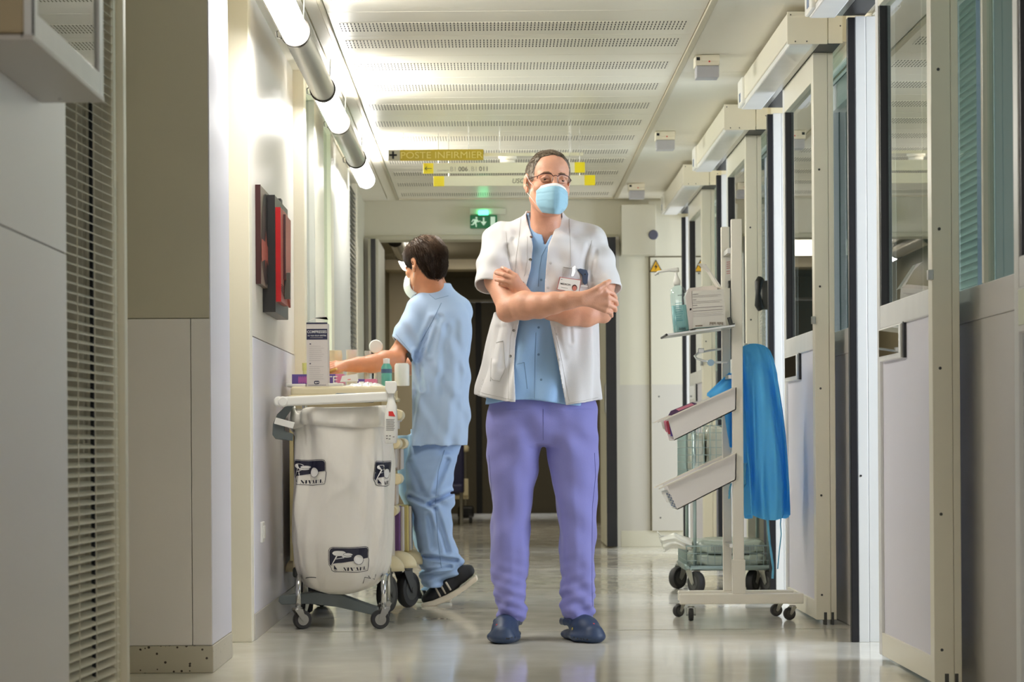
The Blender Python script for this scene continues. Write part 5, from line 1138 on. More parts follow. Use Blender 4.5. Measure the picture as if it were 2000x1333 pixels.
# ------------------------------------------------------------------ distance fields turned into smooth closed surfaces (people and their clothes)
from mathutils.bvhtree import BVHTree
def smin(a, b, k):
    if k <= 0: return np.minimum(a, b)
    h = np.maximum(k - np.abs(a - b), 0) / k; return np.minimum(a, b) - h * h * k * 0.25
def smax(a, b, k): return -smin(-a, -b, k)
class Field:
    def __init__(s, lo, hi, h):
        s.lo = np.array(lo, dtype=np.float32); s.h = h; s.n = np.ceil((np.array(hi) - s.lo) / h).astype(int) + 1
        s.d = np.full(s.n, 0.2, dtype=np.float32); s.ax = [s.lo[i] + h * np.arange(s.n[i], dtype=np.float32) for i in range(3)]
    def sub(s, lo, hi):
        i0 = np.clip(np.floor((np.array(lo) - s.lo) / s.h).astype(int), 0, s.n); i1 = np.clip(np.ceil((np.array(hi) - s.lo) / s.h).astype(int) + 1, 0, s.n)
        sl = tuple(slice(a, b) for a, b in zip(i0, i1)); return sl, s.ax[0][sl[0]][:, None, None], s.ax[1][sl[1]][None, :, None], s.ax[2][sl[2]][None, None, :]
    def put(s, sl, v, k=0, op='u'):
        c = s.d[sl]
        if op == 'u': s.d[sl] = smin(c, v, k)
        elif op == 's': s.d[sl] = smax(c, -v, k)
        elif op == 'i': s.d[sl] = smax(c, v, k)
    def cone(s, a, b, ra, rb=None, k=0.01, op='u', sq=None):
        """tapered capsule; sq = (direction, factor): flattened along a direction"""
        rb = ra if rb is None else rb; a = np.array(a, dtype=np.float32); b = np.array(b, dtype=np.float32); m = max(ra, rb) + max(k, .004) + .02
        sl, X, Y, Z = s.sub(np.minimum(a, b) - m, np.maximum(a, b) + m)
        if s.d[sl].size == 0: return
        px, py, pz = X - a[0], Y - a[1], Z - a[2]; u = b - a; L = max(float(u @ u), 1e-9)
        t = np.clip((px * u[0] + py * u[1] + pz * u[2]) / L, 0, 1); qx, qy, qz = px - t * u[0], py - t * u[1], pz - t * u[2]
        r2 = qx * qx + qy * qy + qz * qz; f = 1.0
        if sq is not None:
            n = np.array(sq[0], dtype=np.float32); n /= np.linalg.norm(n); w = qx * n[0] + qy * n[1] + qz * n[2]; r2 = r2 + w * w * (sq[1] ** 2 - 1); f = 1 / (1 + (sq[1] - 1) * .5)
        s.put(sl, ((np.sqrt(r2) - (ra + (rb - ra) * t)) * f).astype(np.float32), k, op)
    def chain(s, pts, rad, k=0.006, op='u', sq=None, k0=None):
        for i in range(len(pts) - 1): s.cone(pts[i], pts[i + 1], rad[i], rad[i + 1], k0 if (k0 is not None and i == 0) else k, op, sq)
    def ell(s, c, r, k=0.01, op='u', R=None):
        c = np.array(c, dtype=np.float32); m = max(r) + k + .02; sl, X, Y, Z = s.sub(c - m, c + m)
        if s.d[sl].size == 0: return
        x, y, z = X - c[0], Y - c[1], Z - c[2]
        if R is not None: x, y, z = (R[0][0] * x + R[1][0] * y + R[2][0] * z, R[0][1] * x + R[1][1] * y + R[2][1] * z, R[0][2] * x + R[1][2] * y + R[2][2] * z)
        q = np.sqrt((x / r[0]) ** 2 + (y / r[1]) ** 2 + (z / r[2]) ** 2); g = np.sqrt((x / r[0] ** 2) ** 2 + (y / r[1] ** 2) ** 2 + (z / r[2] ** 2) ** 2)
        s.put(sl, (q * (q - 1) / np.maximum(g, 1e-5)).astype(np.float32), k, op)
    def stack(s, rows, p=2.4, k=0.02, op='u', grow=0.0, smooth=.02, disp=None):
        """rows of (z, x_left, x_right, y_centre, half_depth): a column of rounded cross-sections"""
        rows = sorted(rows); zz = np.array([r[0] for r in rows]); T = np.array([r[1:] for r in rows])
        g = np.linspace(zz[0] - .05, zz[-1] + .05, 400); dz = g[1] - g[0]; K = max(1, int(smooth / dz)); ker = np.hanning(2 * K + 3); ker /= ker.sum()
        tab = []
        for j in range(4):
            c = np.interp(g, zz, T[:, j]); c = np.convolve(np.pad(c, K + 1, mode='edge'), ker, 'valid'); tab.append(c)
        m = .03 + grow
        sl, X, Y, Z = s.sub((T[:, 0].min() - m, (T[:, 2] - T[:, 3]).min() - m, zz[0] - grow - .004), (T[:, 1].max() + m, (T[:, 2] + T[:, 3]).max() + m, zz[-1] + grow + .004))
        z = Z.ravel(); l, r, cy, b = [np.interp(z, g, t)[None, None, :].astype(np.float32) for t in tab]
        cx = (l + r) / 2; a = (r - l) / 2 + grow; b = b + grow; x, y = X - cx, Y - cy
        F = ((np.abs(x) / a) ** p + (np.abs(y) / b) ** p) ** (1 / p)
        gx = np.gradient(F, s.h, axis=0); gy = np.gradient(F, s.h, axis=1); gz = np.gradient(F, s.h, axis=2)
        d = (F - 1) / np.maximum(np.sqrt(gx * gx + gy * gy + gz * gz), 2.0)
        if disp is not None: d = d + disp(X, Y, Z, np.arctan2(y / b, x / a))
        d = np.maximum(d, np.maximum(zz[0] - grow - Z, Z - zz[-1] - grow)); s.put(sl, d.astype(np.float32), k, op)
    def cut(s, fn, k=0.0, lo=None, hi=None):
        """remove where fn < 0"""
        lo = s.lo if lo is None else lo; hi = s.lo + s.h * s.n if hi is None else hi; sl, X, Y, Z = s.sub(lo, hi); s.put(sl, (fn(X, Y, Z) + 0 * s.d[sl]).astype(np.float32), k, 's')
    def wrinkle(s, fn):
        X, Y, Z = s.ax[0][:, None, None], s.ax[1][None, :, None], s.ax[2][None, None, :]; s.d = s.d + np.where(np.abs(s.d) < .06, fn(X, Y, Z), 0).astype(np.float32)
    def mesh(s, name, relax=1):
        d = s.d; n = s.n; S = d < 0; cells = tuple(n - 1); NC = int(np.prod(cells)); st = (cells[1] * cells[2], cells[2], 1)
        acc = np.zeros((3, NC)); cnt = np.zeros(NC); quads = []
        for a in range(3):
            i0 = [slice(None)] * 3; i1 = [slice(None)] * 3; i0[a] = slice(0, -1); i1[a] = slice(1, None)
            A, B = S[tuple(i0)], S[tuple(i1)]; idx = np.argwhere(A != B)
            if len(idx) == 0: continue
            j = idx.copy(); j[:, a] += 1; d0 = d[idx[:, 0], idx[:, 1], idx[:, 2]]; d1 = d[j[:, 0], j[:, 1], j[:, 2]]; t = d0 / (d0 - d1)
            P = idx.astype(float); P[:, a] += t; b, c = (a + 1) % 3, (a + 2) % 3; ids = []; ok = np.ones(len(idx), bool)
            for ob_, oc in ((0, 0), (-1, 0), (-1, -1), (0, -1)):
                q = idx.copy(); q[:, b] += ob_; q[:, c] += oc; ok &= ((q >= 0) & (q < np.array(cells))).all(1); ids.append(q)
            idl = []
            for q in ids:
                f = q[:, 0] * st[0] + q[:, 1] * st[1] + q[:, 2]; f = np.where(ok, f, 0); idl.append(f)
                for x in range(3): acc[x] += np.bincount(f[ok], weights=P[ok, x], minlength=NC)
                cnt += np.bincount(f[ok], minlength=NC)
            Q = np.stack(idl, 1)[ok]; flip = ~A[idx[:, 0], idx[:, 1], idx[:, 2]][ok] if False else S[idx[:, 0], idx[:, 1], idx[:, 2]][ok]
            Q[~flip] = Q[~flip][:, ::-1]; quads.append(Q)
        used = np.nonzero(cnt)[0]; remap = np.full(NC, -1); remap[used] = np.arange(len(used)); V = (acc[:, used] / cnt[used]).T * s.h + s.lo; Fq = remap[np.concatenate(quads)]
        for _ in range(relax):
            e = np.concatenate([Fq[:, [0, 1]], Fq[:, [1, 2]], Fq[:, [2, 3]], Fq[:, [3, 0]]]); sm_ = np.zeros_like(V); w = np.bincount(e.ravel(), minlength=len(V))
            for x in range(3): sm_[:, x] = np.bincount(e[:, 0], weights=V[e[:, 1], x], minlength=len(V)) + np.bincount(e[:, 1], weights=V[e[:, 0], x], minlength=len(V))
            V = V * .5 + .5 * sm_ / np.maximum(w, 1)[:, None]
        return V, Fq
def surf(name, V, F, material, parent, label=None):
    o = np.array(ORG[parent.name]); me = bpy.data.meshes.new(name); me.vertices.add(len(V)); me.vertices.foreach_set('co', (V - o).astype(np.float32).ravel())
    me.loops.add(F.size); me.loops.foreach_set('vertex_index', F.astype(np.int32).ravel()); me.polygons.add(len(F)); me.polygons.foreach_set('loop_start', np.arange(0, F.size, 4, dtype=np.int32))
    try: me.polygons.foreach_set('loop_total', np.full(len(F), 4, dtype=np.int32))
    except Exception: pass
    me.update(calc_edges=True); me.validate(); return link_mesh(name, me, material, parent, True, None, label)
EYE = Vector((0, 0, CAMZ))
class Skin:
    """lookup of the point of a finished surface that lies behind a photograph pixel"""
    def __init__(s, V, F): s.t = BVHTree.FromPolygons([tuple(v) for v in V], [tuple(f) for f in F])
    def at(s, px, py, off=0.002, Y=9.0):
        d = (W(px, py, Y) - EYE).normalized(); h = s.t.ray_cast(EYE, d)
        if h[0] is None:
            h = s.t.find_nearest(W(px, py, Y)); 
        n = h[1] if h[1].dot(d) < 0 else -h[1]; return h[0] + n * off, n
def seam(sk, pts, mat_, parent, r=.0008, off=0.0004, name='seam', n=14):
    P = []
    for i in range(len(pts) - 1):
        for t in range(n if i == len(pts) - 2 else n - 1):
            q = t / (n - 1); P.append(sk.at(pts[i][0] + (pts[i + 1][0] - pts[i][0]) * q, pts[i][1] + (pts[i + 1][1] - pts[i][1]) * q, off)[0])
    m = MB(); m.tube(P, r, 5); return m.build(name, mat_, parent, smooth=True)
def stud(sk, px, py, r, mat_, parent, name='snap_button', th=.0016):
    p, n = sk.at(px, py, 0); m = MB(); m.lathe(p, [(0, -.001), (r, -.001), (r, th * .6), (r * .7, th), (0, th)], n, 14); return m.build(name, mat_, parent, smooth=True, auto=50)
def A3(v): return np.array(v, dtype=np.float32)

skin_m = mat('skin_fair', (214, 158, 130), .48, var=(26, .07), bump=(220, .10), sss=.12)
skin2_m = mat('skin_tan', (200, 134, 98), .48, var=(22, .07), bump=(220, .10), sss=.10)
coat_m = mat('coat_cotton', (218, 216, 216), .75, var=(6, .015), bump=(420, .10), sheen=.1)
shirt_m = mat('scrub_blue', (146, 182, 222), .75, var=(5, .03), bump=(420, .10), sheen=.1)
trouser_m = mat('trouser_periwinkle', (132, 132, 198), .78, var=(5, .04), bump=(380, .12), sheen=.15)
tunic_m = mat('tunic_blue', (176, 200, 234), .75, var=(5, .03), bump=(420, .10), sheen=.1)
npants_m = mat('nurse_trouser_blue', (156, 184, 226), .78, var=(5, .03), bump=(380, .12), sheen=.1)
clog_m = mat('clog_navy', (36, 54, 84), .5, var=(8, .05)); clog_sole = mat('clog_sole', (34, 50, 72), .6)
seam_w = mat('seam_white', (188, 185, 182), .8); seam_b = mat('seam_blue', (104, 134, 168), .8); seam_p = mat('seam_periwinkle', (84, 84, 140), .8)
snap_m = mat('snap_metal', (150, 146, 140), .25, metal=.9); snap_w = mat('snap_pale', (196, 194, 192), .3)
mask_blue = mat('mask_blue', (146, 190, 210), .7, bump=(300, .05), sheen=.2); mask_white = mat('mask_white', (240, 239, 236), .7)
pleat_m = mat('pleat_blue', (96, 146, 172), .8)
eye_white = mat('eye_white', (196, 180, 170), .15); iris = mat('iris_dark', (62, 46, 34), .1); brow_m = mat('brow_hair', (120, 92, 70), .8); frame_m = mat('glasses_frame', (62, 26, 24), .3, metal=.3)
lens_m = glass_mat('spectacle_lens', (.95, .95, .95), -.2)
def hair_mat(name, c0, c1, zlo, zhi, amt=.5):
    m = mat(name, c0, .55, spec=.35); nt = m.node_tree; b = nt.nodes['Principled BSDF']; tc = nt.nodes.new('ShaderNodeTexCoord'); sp = nt.nodes.new('ShaderNodeSeparateXYZ'); nt.links.new(tc.outputs['Object'], sp.inputs[0])
    n = nt.nodes.new('ShaderNodeTexNoise'); n.inputs['Scale'].default_value = 110; n.inputs['Detail'].default_value = 3
    mr = nt.nodes.new('ShaderNodeMapRange'); mr.inputs[1].default_value = zlo; mr.inputs[2].default_value = zhi; nt.links.new(sp.outputs[2], mr.inputs[0])
    nt.links.new(tc.outputs['Object'], n.inputs['Vector']); ad = nt.nodes.new('ShaderNodeMath'); ad.operation = 'MULTIPLY_ADD'; ad.inputs[1].default_value = amt; ad.inputs[2].default_value = -amt / 2
    nt.links.new(n.outputs['Fac'], ad.inputs[0]); s2 = nt.nodes.new('ShaderNodeMath'); s2.operation = 'ADD'; s2.use_clamp = True; nt.links.new(ad.outputs[0], s2.inputs[0]); nt.links.new(mr.outputs[0], s2.inputs[1])
    mx = nt.nodes.new('ShaderNodeMix'); mx.data_type = 'RGBA'; mx.inputs[6].default_value = lin(c0) + (1,); mx.inputs[7].default_value = lin(c1) + (1,); nt.links.new(s2.outputs[0], mx.inputs[0]); nt.links.new(mx.outputs[2], b.inputs['Base Color']); return m

class Head:
    """a head frame: x to the figure's screen side, y backwards, z up; origin between the eyes"""
    def __init__(s, c, yaw, pitch, roll):
        s.c = Vector(c); s.R = Matrix.Rotation(yaw, 3, 'Z') @ Matrix.Rotation(pitch, 3, 'X') @ Matrix.Rotation(roll, 3, 'Y'); s.Ra = [list(r) for r in s.R]
    def p(s, x, y, z): return s.c + s.R @ Vector((x, y, z))
def head_field(f, H, k=1.0):
    E = lambda c, r, kk=.01, op='u', : f.ell(H.p(*c), r, kk, op, H.Ra)
    Cn = lambda a, b, ra, rb=None, kk=.01, op='u': f.cone(H.p(*a), H.p(*b), ra, rb, kk, op)
    E((0, .022, .034), (.076, .096, .084), .01); E((0, -.026, -.045), (.060, .060, .080), .03); E((0, -.030, .045), (.062, .058, .060), .03)
    E((0, -.062, -.108), (.028, .024, .020), .03); Cn((-.05, .0, -.06), (-.022, -.055, -.105), .018, .016, .03); Cn((.05, .0, -.06), (.022, -.055, -.105), .018, .016, .03)
    for q in (-1, 1):
        E((q * .046, -.052, -.030), (.022, .020, .018), .02); Cn((q * .012, -.083, .019), (q * .048, -.066, .016), .008, .007, .014)
        E((q * .033, -.098, -.003), (.017, .016, .012), .012, 's')
        Cn((q * .019, -.083, .002), (q * .033, -.0865, .0058), .0042, .0052, .004); Cn((q * .033, -.0865, .0058), (q * .047, -.0755, .000), .0052, .0042, .004)
        Cn((q * .020, -.0845, -.0075), (q * .045, -.0765, -.0075), .0046, .0042, .006)
        for c, r in (((q * .081, .016, .016), (.0055, .015, .016)), ((q * .084, .022, -.004), (.005, .016, .022)), ((q * .078, .012, -.030), (.006, .010, .014))): E(c, r, .008)
        E((q * .088, .016, -.004), (.006, .009, .014), .004, 's')
    Cn((0, -.088, .006), (0, -.112, -.040), .008, .0125, .014); E((-.013, -.100, -.044), (.009, .009, .008), .008); E((.013, -.100, -.044), (.009, .009, .008), .008)
    Cn((-.018, -.094, -.072), (.018, -.094, -.072), .006, .006, .01); Cn((-.014, -.093, -.082), (.014, -.093, -.082), .007, .007, .01)
def hair_cap(H, h, grow, line, seedp, lump=.004, parent=None, mat_=None, name='hair', fringe=0.0):
    f = Field(np.array(H.c) - .17, np.array(H.c) + .17, h); f.ell(H.p(0, .022, .036), (.077 + grow, .098 + grow, .085 + grow), .01, 'u', H.Ra); f.ell(H.p(0, -.028, .05), (.062 + grow * .8, .058 + grow * .7, .060 + grow * .8), .03, 'u', H.Ra)
    if fringe: f.ell(H.p(0, .055, -.02), (.062 + fringe, .058 + fringe, .07), .03, 'u', H.Ra)
    R = H.Ra; c = H.c
    def loc(X, Y, Z): x, y, z = X - c[0], Y - c[1], Z - c[2]; return (R[0][0] * x + R[1][0] * y + R[2][0] * z, R[0][1] * x + R[1][1] * y + R[2][1] * z, R[0][2] * x + R[1][2] * y + R[2][2] * z)
    def w(X, Y, Z):
        x, y, z = loc(X, Y, Z); a = np.arctan2(x, -(z - .0)); return lump * (np.sin(60 * x + 30 * z + seedp) * np.sin(45 * y - 20 * z) + .6 * np.sin(150 * x + 40 * y) * np.sin(90 * z + 60 * y))
    f.wrinkle(w)
    ly = np.array([q[0] for q in line]); lz = np.array([q[1] for q in line])
    f.cut(lambda X, Y, Z: (lambda L: (L[2] - np.interp(L[1], ly, lz) - .004 * np.sin(170 * L[0] + 60 * L[1]) - .002 * np.sin(400 * L[0])) * .9)(loc(X, Y, Z)), .004)
    V, F = f.mesh(name); o = surf(name, V, F, mat_, parent); return V, F, o
def strands(H, V, F, n, L, r, parent, mat_, flow, name='hair_strands', lift=.22, rnd=.16):
    m_v = []; m_f = []; C0 = np.array(H.p(0, .02, .03)); fi = RNG.randint(0, len(F), n)
    for i in fi:
        q = V[F[i]]; p = q.mean(0); nr = np.cross(q[2] - q[0], q[3] - q[1]); nr /= np.linalg.norm(nr) + 1e-9
        if nr @ (p - C0) < 0: nr = -nr
        if nr @ (p - C0) < .3 * np.linalg.norm(p - C0): continue
        d = np.array(flow(H, p)); d = d - nr * (d @ nr); d = d / (np.linalg.norm(d) + 1e-9) + nr * (lift * (.6 + .8 * RNG.rand())) + RNG.randn(3) * rnd; d /= np.linalg.norm(d); s = np.cross(d, nr); s /= np.linalg.norm(s) + 1e-9
        ln = L * (.6 + .7 * RNG.rand()); b = len(m_v); m_v += [p - s * r - nr * .001, p + s * r - nr * .001, p + nr * r * 1.6, p + d * ln]; m_f += [(b, b + 1, b + 3), (b + 1, b + 2, b + 3), (b + 2, b, b + 3)]
    m = MB(); m.v = m_v; m.f = m_f; m.build(name, mat_, parent, kind='stuff')

# ================================================================== the standing man in the white coat
BY = 8.45
man = thing('person', 'man in open white coat, surgical mask and glasses standing with crossed arms', 'person', (WX(1062, BY), 8.42, 0))
HD = Head(W(1071, 358, 8.36), R_(13), R_(-3), R_(3.5))
lo = (WX(915, 8.3), 8.08, WZ(805, BY)); hi = (WX(1228, 8.3), 8.62, WZ(286, BY))
f = Field(lo, hi, .0027); head_field(f, HD)
nb = W(1066, 462, 8.43); f.cone(HD.p(0, .03, -.05), nb, .054, .060, .03)
f.cone(HD.p(-.04, .02, -.06), W(1052, 452, 8.385), .010, .009, .02); f.cone(HD.p(.04, .02, -.06), W(1076, 455, 8.385), .010, .009, .02)
f.cone(nb, W(985, 482, BY), .05, .045, .04); f.cone(nb, W(1148, 482, BY), .05, .045, .04)
f.stack([(WZ(p, BY), WX(l, BY), WX(r, BY), BY, b) for p, l, r, b in ((795, 962, 1135, .085), (640, 990, 1138, .085), (520, 1000, 1135, .092), (484, 1003, 1130, .09))], k=.05)
# right arm (screen left)
f.chain([W(976, 482, BY), W(974, 548, 8.36), W(995, 603, 8.268)], [.050, .050, .043], .02); f.cone(W(988, 613, 8.272), W(990, 612, 8.27), .026, .026, .03)
f.chain([W(995, 603, 8.268), W(1025, 597, 8.235), W(1054, 597, 8.20), W(1082, 592, 8.17), W(1110, 587, 8.15), W(1135, 584, 8.14)], [.044, .052, .0465, .039, .032, .0275], .012, sq=((0, 1, 0), 1.12))
# left arm (screen right), forearm behind
f.chain([W(1158, 484, BY), W(1178, 548, 8.385), W(1177, 604, 8.345)], [.044, .044, .040], .02); f.cone(W(1180, 620, 8.345), W(1178, 618, 8.345), .022, .022, .02)
f.chain([W(1175, 607, 8.345), W(1145, 614, 8.325), W(1112, 614, 8.305), W(1075, 606, 8.295), W(1034, 590, 8.288)], [.040, .046, .042, .035, .026], .012, sq=((0, 1, 0), 1.15))
def hand(f, wrist, knuck, pips, tips, thumb, rw=.02, nrm=(0, 1, 0), rk=(.0105, .0088, .0074), rf=None):
    for i, (k_, p_, t_) in enumerate(zip(knuck, pips, tips)):
        w_ = wrist + (k_ - wrist) * .18; f.cone(w_, k_, .014, rk[0] + .001, .014, sq=(nrm, 1.1))
        g = 1.0 if i != 3 else .86; f.cone(k_, p_, rk[0] * g, rk[1] * g, .0035); f.cone(p_, (p_ * .45 + t_ * .55) + Vector(nrm) * 0, rk[1] * g, rk[1] * g * .95, .003); f.cone(p_ * .45 + t_ * .55, t_, rk[1] * g * .95, rk[2] * g, .003)
    f.chain(thumb, [.015, .0125, .0105, .0085], .004, k0=.014)
hand(f, W(1135, 585, 8.14), [W(1181, 567, 8.150), W(1186, 580, 8.142), W(1186, 594, 8.146), W(1182, 606, 8.158)],
     [W(1198, 575, 8.172), W(1202, 588, 8.168), W(1200, 601, 8.172), W(1193, 612, 8.18)], [W(1203, 583, 8.232), W(1205, 595, 8.228), W(1202, 607, 8.232), W(1195, 618, 8.235)],
     [W(1148, 575, 8.138), W(1168, 564, 8.132), W(1182, 555, 8.142), W(1190, 550, 8.158)])
hand(f, W(1033, 586, 8.286), [W(1007, 540, 8.262), W(1003, 546, 8.258), W(1002, 554, 8.258), W(1003, 562, 8.262)],
     [W(994, 530.5, 8.262), W(985, 537.5, 8.256), W(985, 549, 8.258), W(989, 557.5, 8.264)], [W(981, 524, 8.276), W(969, 533.5, 8.276), W(969, 546.5, 8.278), W(977, 554.5, 8.28)],
     [W(1028, 572, 8.285), W(1020, 560, 8.282), W(1010, 552, 8.28), W(1000, 548, 8.282)])
V, F = f.mesh('body'); body = surf('body', V, F, skin_m, man); sk_body = Skin(V, F)
nail_m = mat('nail', (228, 178, 158), .25)
for px, py in ((982, 523.5), (971, 533), (971, 546), (979, 554)):
    p, n = sk_body.at(px, py, 0); f.cone; m = MB(); u = Vector((-1, 0, .15)).normalized(); v = n.cross(u).normalized(); u = v.cross(n)
    m.add([p + n * .0004 + u * .006 * math.cos(a) + v * .0042 * math.sin(a) for a in [2 * PI * k / 10 for k in range(10)]] + [p + n * .0014], [(k, (k + 1) % 10, 10) for k in range(10)]); m.build('fingernail', nail_m, body, smooth=True)
for q in (-1, 1):
    m = MB(); m.lathe(HD.p(q * .033, -.0715, -.002), [(.0128 * math.sin(t), -.0128 * math.cos(t)) for t in np.linspace(0.02, PI - .02, 14)], HD.R @ Vector((0, 1, 0)), 18); e = m.build('eye', eye_white, man, smooth=True)
    m = MB(); d = (HD.R @ Vector((0.04, -1, -.02))).normalized(); m.lathe(HD.p(q * .033, -.0715, -.002) + d * .0108, [(0, .0026), (.004, .0022), (.0062, .0010), (.006, .0)], d, 16); m.build('iris', iris, e, smooth=True)
    m = MB(); m.tube([HD.p(q * x, y, z) for x, y, z in ((.012, -.0915, .019), (.024, -.0905, .0235), (.038, -.084, .0235), (.050, -.073, .017))], [.002, .0034, .003, .0012], 8); m.build('eyebrow', brow_m, man, smooth=True)
# glasses
gl = []
for q in (-1, 1):
    o = []
    for x, y, z in ((.009, -.104, .008), (.016, -.104, .0145), (.030, -.101, .0165), (.048, -.093, .0145), (.061, -.082, .008), (.0625, -.080, -.002)): o.append(HD.p(q * x, y, z))
    gl.append(o)
def smooth_path(P, n=5):
    out = []
    for i in range(len(P) - 1):
        a, b, c, d = P[max(i - 1, 0)], P[i], P[i + 1], P[min(i + 2, len(P) - 1)]
        for k in range(n):
            t = k / n; out.append(.5 * ((2 * b) + (c - a) * t + (2 * a - 5 * b + 4 * c - d) * t * t + (3 * b - a - 3 * c + d) * t ** 3))
    return out + [P[-1]]
m = MB(); m.tube(smooth_path(gl[0]), .0016, 8); m.tube(smooth_path(gl[1]), .0016, 8); m.tube(smooth_path([gl[0][0], HD.p(0, -.108, .011), gl[1][0]]), .0015, 8); gm = m.build('glasses_frame', frame_m, man, smooth=True)
for q, o in zip((-1, 1), gl):
    m = MB(); m.tube([o[4], HD.p(q * .072, -.06, .006), HD.p(q * .079, -.01, .008), HD.p(q * .079, .02, .008)], .0014, 8); m.build('temple_arm', frame_m, gm, smooth=True)
    low = [HD.p(q * x, y, z) for x, y, z in ((.060, -.081, -.012), (.048, -.090, -.017), (.030, -.098, -.0175), (.014, -.102, -.012))]
    m = MB(); m.add(o[:6] + low, [tuple(range(10))]); m.build('lens', lens_m, gm); 
    m = MB(); m.tube([HD.p(q * .009, -.103, .004), HD.p(q * .010, -.099, -.006), HD.p(q * .0125, -.097, -.012)], .0014, 6); m.build('nose_pad', steel, gm)
# mask
def mask(H, parent, m_body, m_edge, sidepts, wide=.060, tall=.100, duck=0.0):
    nx, ny = 41, 31; pv = []
    for j in range(ny):
        t = j / (ny - 1)
        for i in range(nx):
            s = 2 * i / (nx - 1) - 1; w = wide * (1.0 - .46 * (max(0, t - .45) / .55) ** 2.2 - .02 * math.cos(PI * t)); top = -.020 - .012 * s * s; bot = top - tall - .012 * (1 - s * s) + .010 * abs(s) ** 2
            yc = np.interp(t, [0, .12, .35, .6, .85, 1], [-.112, -.124, -.130, -.129, -.122, -.110]) - duck * math.sin(PI * t)
            y = yc + (.062 + duck * 1.9) * abs(s) ** 1.7 * (1 + .15 * t - .75 * max(0, t - .5))
            pl = .0042 * ((t * 3.6 + .06 * math.sin(5 * s)) % 1) * (.25 + .75 * abs(s)) * (1 if abs(s) < .97 else .3) - .003 * max(0, 1 - abs(s) * 5) * math.sin(PI * t)
            pv.append(H.p(s * w, y - pl, top + (bot - top) * t))
    fc = [(j * nx + i, j * nx + i + 1, (j + 1) * nx + i + 1, (j + 1) * nx + i) for j in range(ny - 1) for i in range(nx - 1)]
    m = MB(); m.add(pv, fc[3 * (nx - 1):]); o = m.build('face_mask', m_body, parent, smooth=True); o.modifiers.new('thick', 'SOLIDIFY').thickness = .0015
    m = MB(); m.add(pv[:4 * nx], fc[:3 * (nx - 1)]); o2 = m.build('nose_band', m_edge, o, smooth=True); o2.modifiers.new('thick', 'SOLIDIFY').thickness = .002
    for sg in (-1, 1):
        for t0, t1 in ((.36, .40), (.58, .68)):
            P = []
            for k in range(12):
                s = sg * (.95 - .62 * k / 11); t = t0 + (t1 - t0) * k / 11; i = (s + 1) / 2 * (nx - 1); j = t * (ny - 1); i0, j0 = min(int(i), nx - 2), min(int(j), ny - 2)
                P.append(pv[j0 * nx + i0].lerp(pv[j0 * nx + i0 + 1], i - i0).lerp(pv[(j0 + 1) * nx + i0].lerp(pv[(j0 + 1) * nx + i0 + 1], i - i0), j - j0) + H.R @ Vector((0, -.0009, 0)))
            m = MB(); m.tube(P, [.0012 * (1 - .07 * k) for k in range(12)], 5); m.build('pleat', pleat_m if m_body is mask_blue else m_edge, o, smooth=True)
    e = [pv[i] for i in range(nx)]; m = MB(); m.tube(e, .0012, 6); m.build('mask_edge', m_edge, o, smooth=True)
    for q, i in ((-1, 0), (1, nx - 1)):
        m = MB(); m.tube([pv[j * nx + i] for j in range(ny)], .0016, 6); m.build('mask_edge', m_edge, o, smooth=True)
        a, b = pv[i], pv[int(ny * .86) * nx + i]; m = MB(); m.tube([a, a.lerp(H.p(q * .083, .012, .022), .5) + H.R @ Vector((q * .005, 0, 0)), H.p(q * .0835, .008, .026), H.p(q * .083, .026, .02), H.p(q * .080, .026, -.02), H.p(q * .080, .012, -.036), b], .0012, 6); m.build('ear_loop', m_edge, o, smooth=True)
    return o
mask(HD, man, mask_blue, mask_white, None)
line1 = [(-.14, .112), (-.085, .106), (-.070, .097), (-.058, .078), (-.048, .045), (-.040, .010), (-.030, -.006), (-.016, -.002), (.004, .014), (.030, .018), (.044, -.030), (.058, -.060), (.14, -.066)]
hm = hair_mat('hair_greying', (164, 154, 142), (92, 80, 64), .035, .085, .28); hm_g = hm
Vh, Fh, ho = hair_cap(HD, .0026, .0025, line1, .6, .0016, man, hm)
hz = HD.c.z
def objz(name_m, m, z0, z1):
    nd = [n for n in m.node_tree.nodes if n.type == 'MAP_RANGE'][0]; nd.inputs[1].default_value = z0; nd.inputs[2].default_value = z1
objz('', hm, hz + .02, hz + .095)
strands(HD, Vh, Fh, 6500, .0075, .0007, man, hm, lambda H, p: tuple(H.R @ Vector((.25, .35 if (Vector(p) - H.c).z < .085 else -.5, -.8 if (Vector(p) - H.c).z < .085 else .15))), lift=.10, rnd=.10)

# shirt
def fold_sum(X, Y, Z, spec):
    o = 0
    for (kx, ky, kz), ph, amp in spec: o = o + amp * np.sin(kx * X + ky * Y + kz * Z + ph + .8 * np.sin(7 * Z + 5 * X))
    return o
f = Field((WX(920, BY), 8.27, WZ(800, BY)), (WX(1205, BY), 8.62, WZ(412, BY)), .0034)
f.stack([(WZ(p, BY), WX(l, BY), WX(r, BY), BY, b) for p, l, r, b in ((797, 950, 1146, .130), (740, 960, 1148, .122), (640, 978, 1148, .112), (560, 985, 1150, .112), (500, 988, 1150, .110), (478, 996, 1144, .104), (462, 1012, 1122, .088), (450, 1028, 1104, .074), (432, 1031, 1098, .068), (417, 1032, 1097, .066))], k=.02,
        disp=lambda X, Y, Z, th: np.interp(Z, [WZ(795, BY), WZ(640, BY), WZ(500, BY)], [.010, .004, .0015])[...] * np.sin(9 * th + 3 * np.sin(4 * Z)) * np.where(Y < BY, 1, .3))
f.cone(W(1040, 458, BY), W(985, 476, BY), .052, .05, .03); f.cone(W(1092, 458, BY), W(1142, 478, BY), .052, .05, .03)
f.wrinkle(lambda X, Y, Z: fold_sum(X, Y, Z, [((30, 0, 46), .3, .0012), ((-60, 0, 38), 1.3, .0009)]))
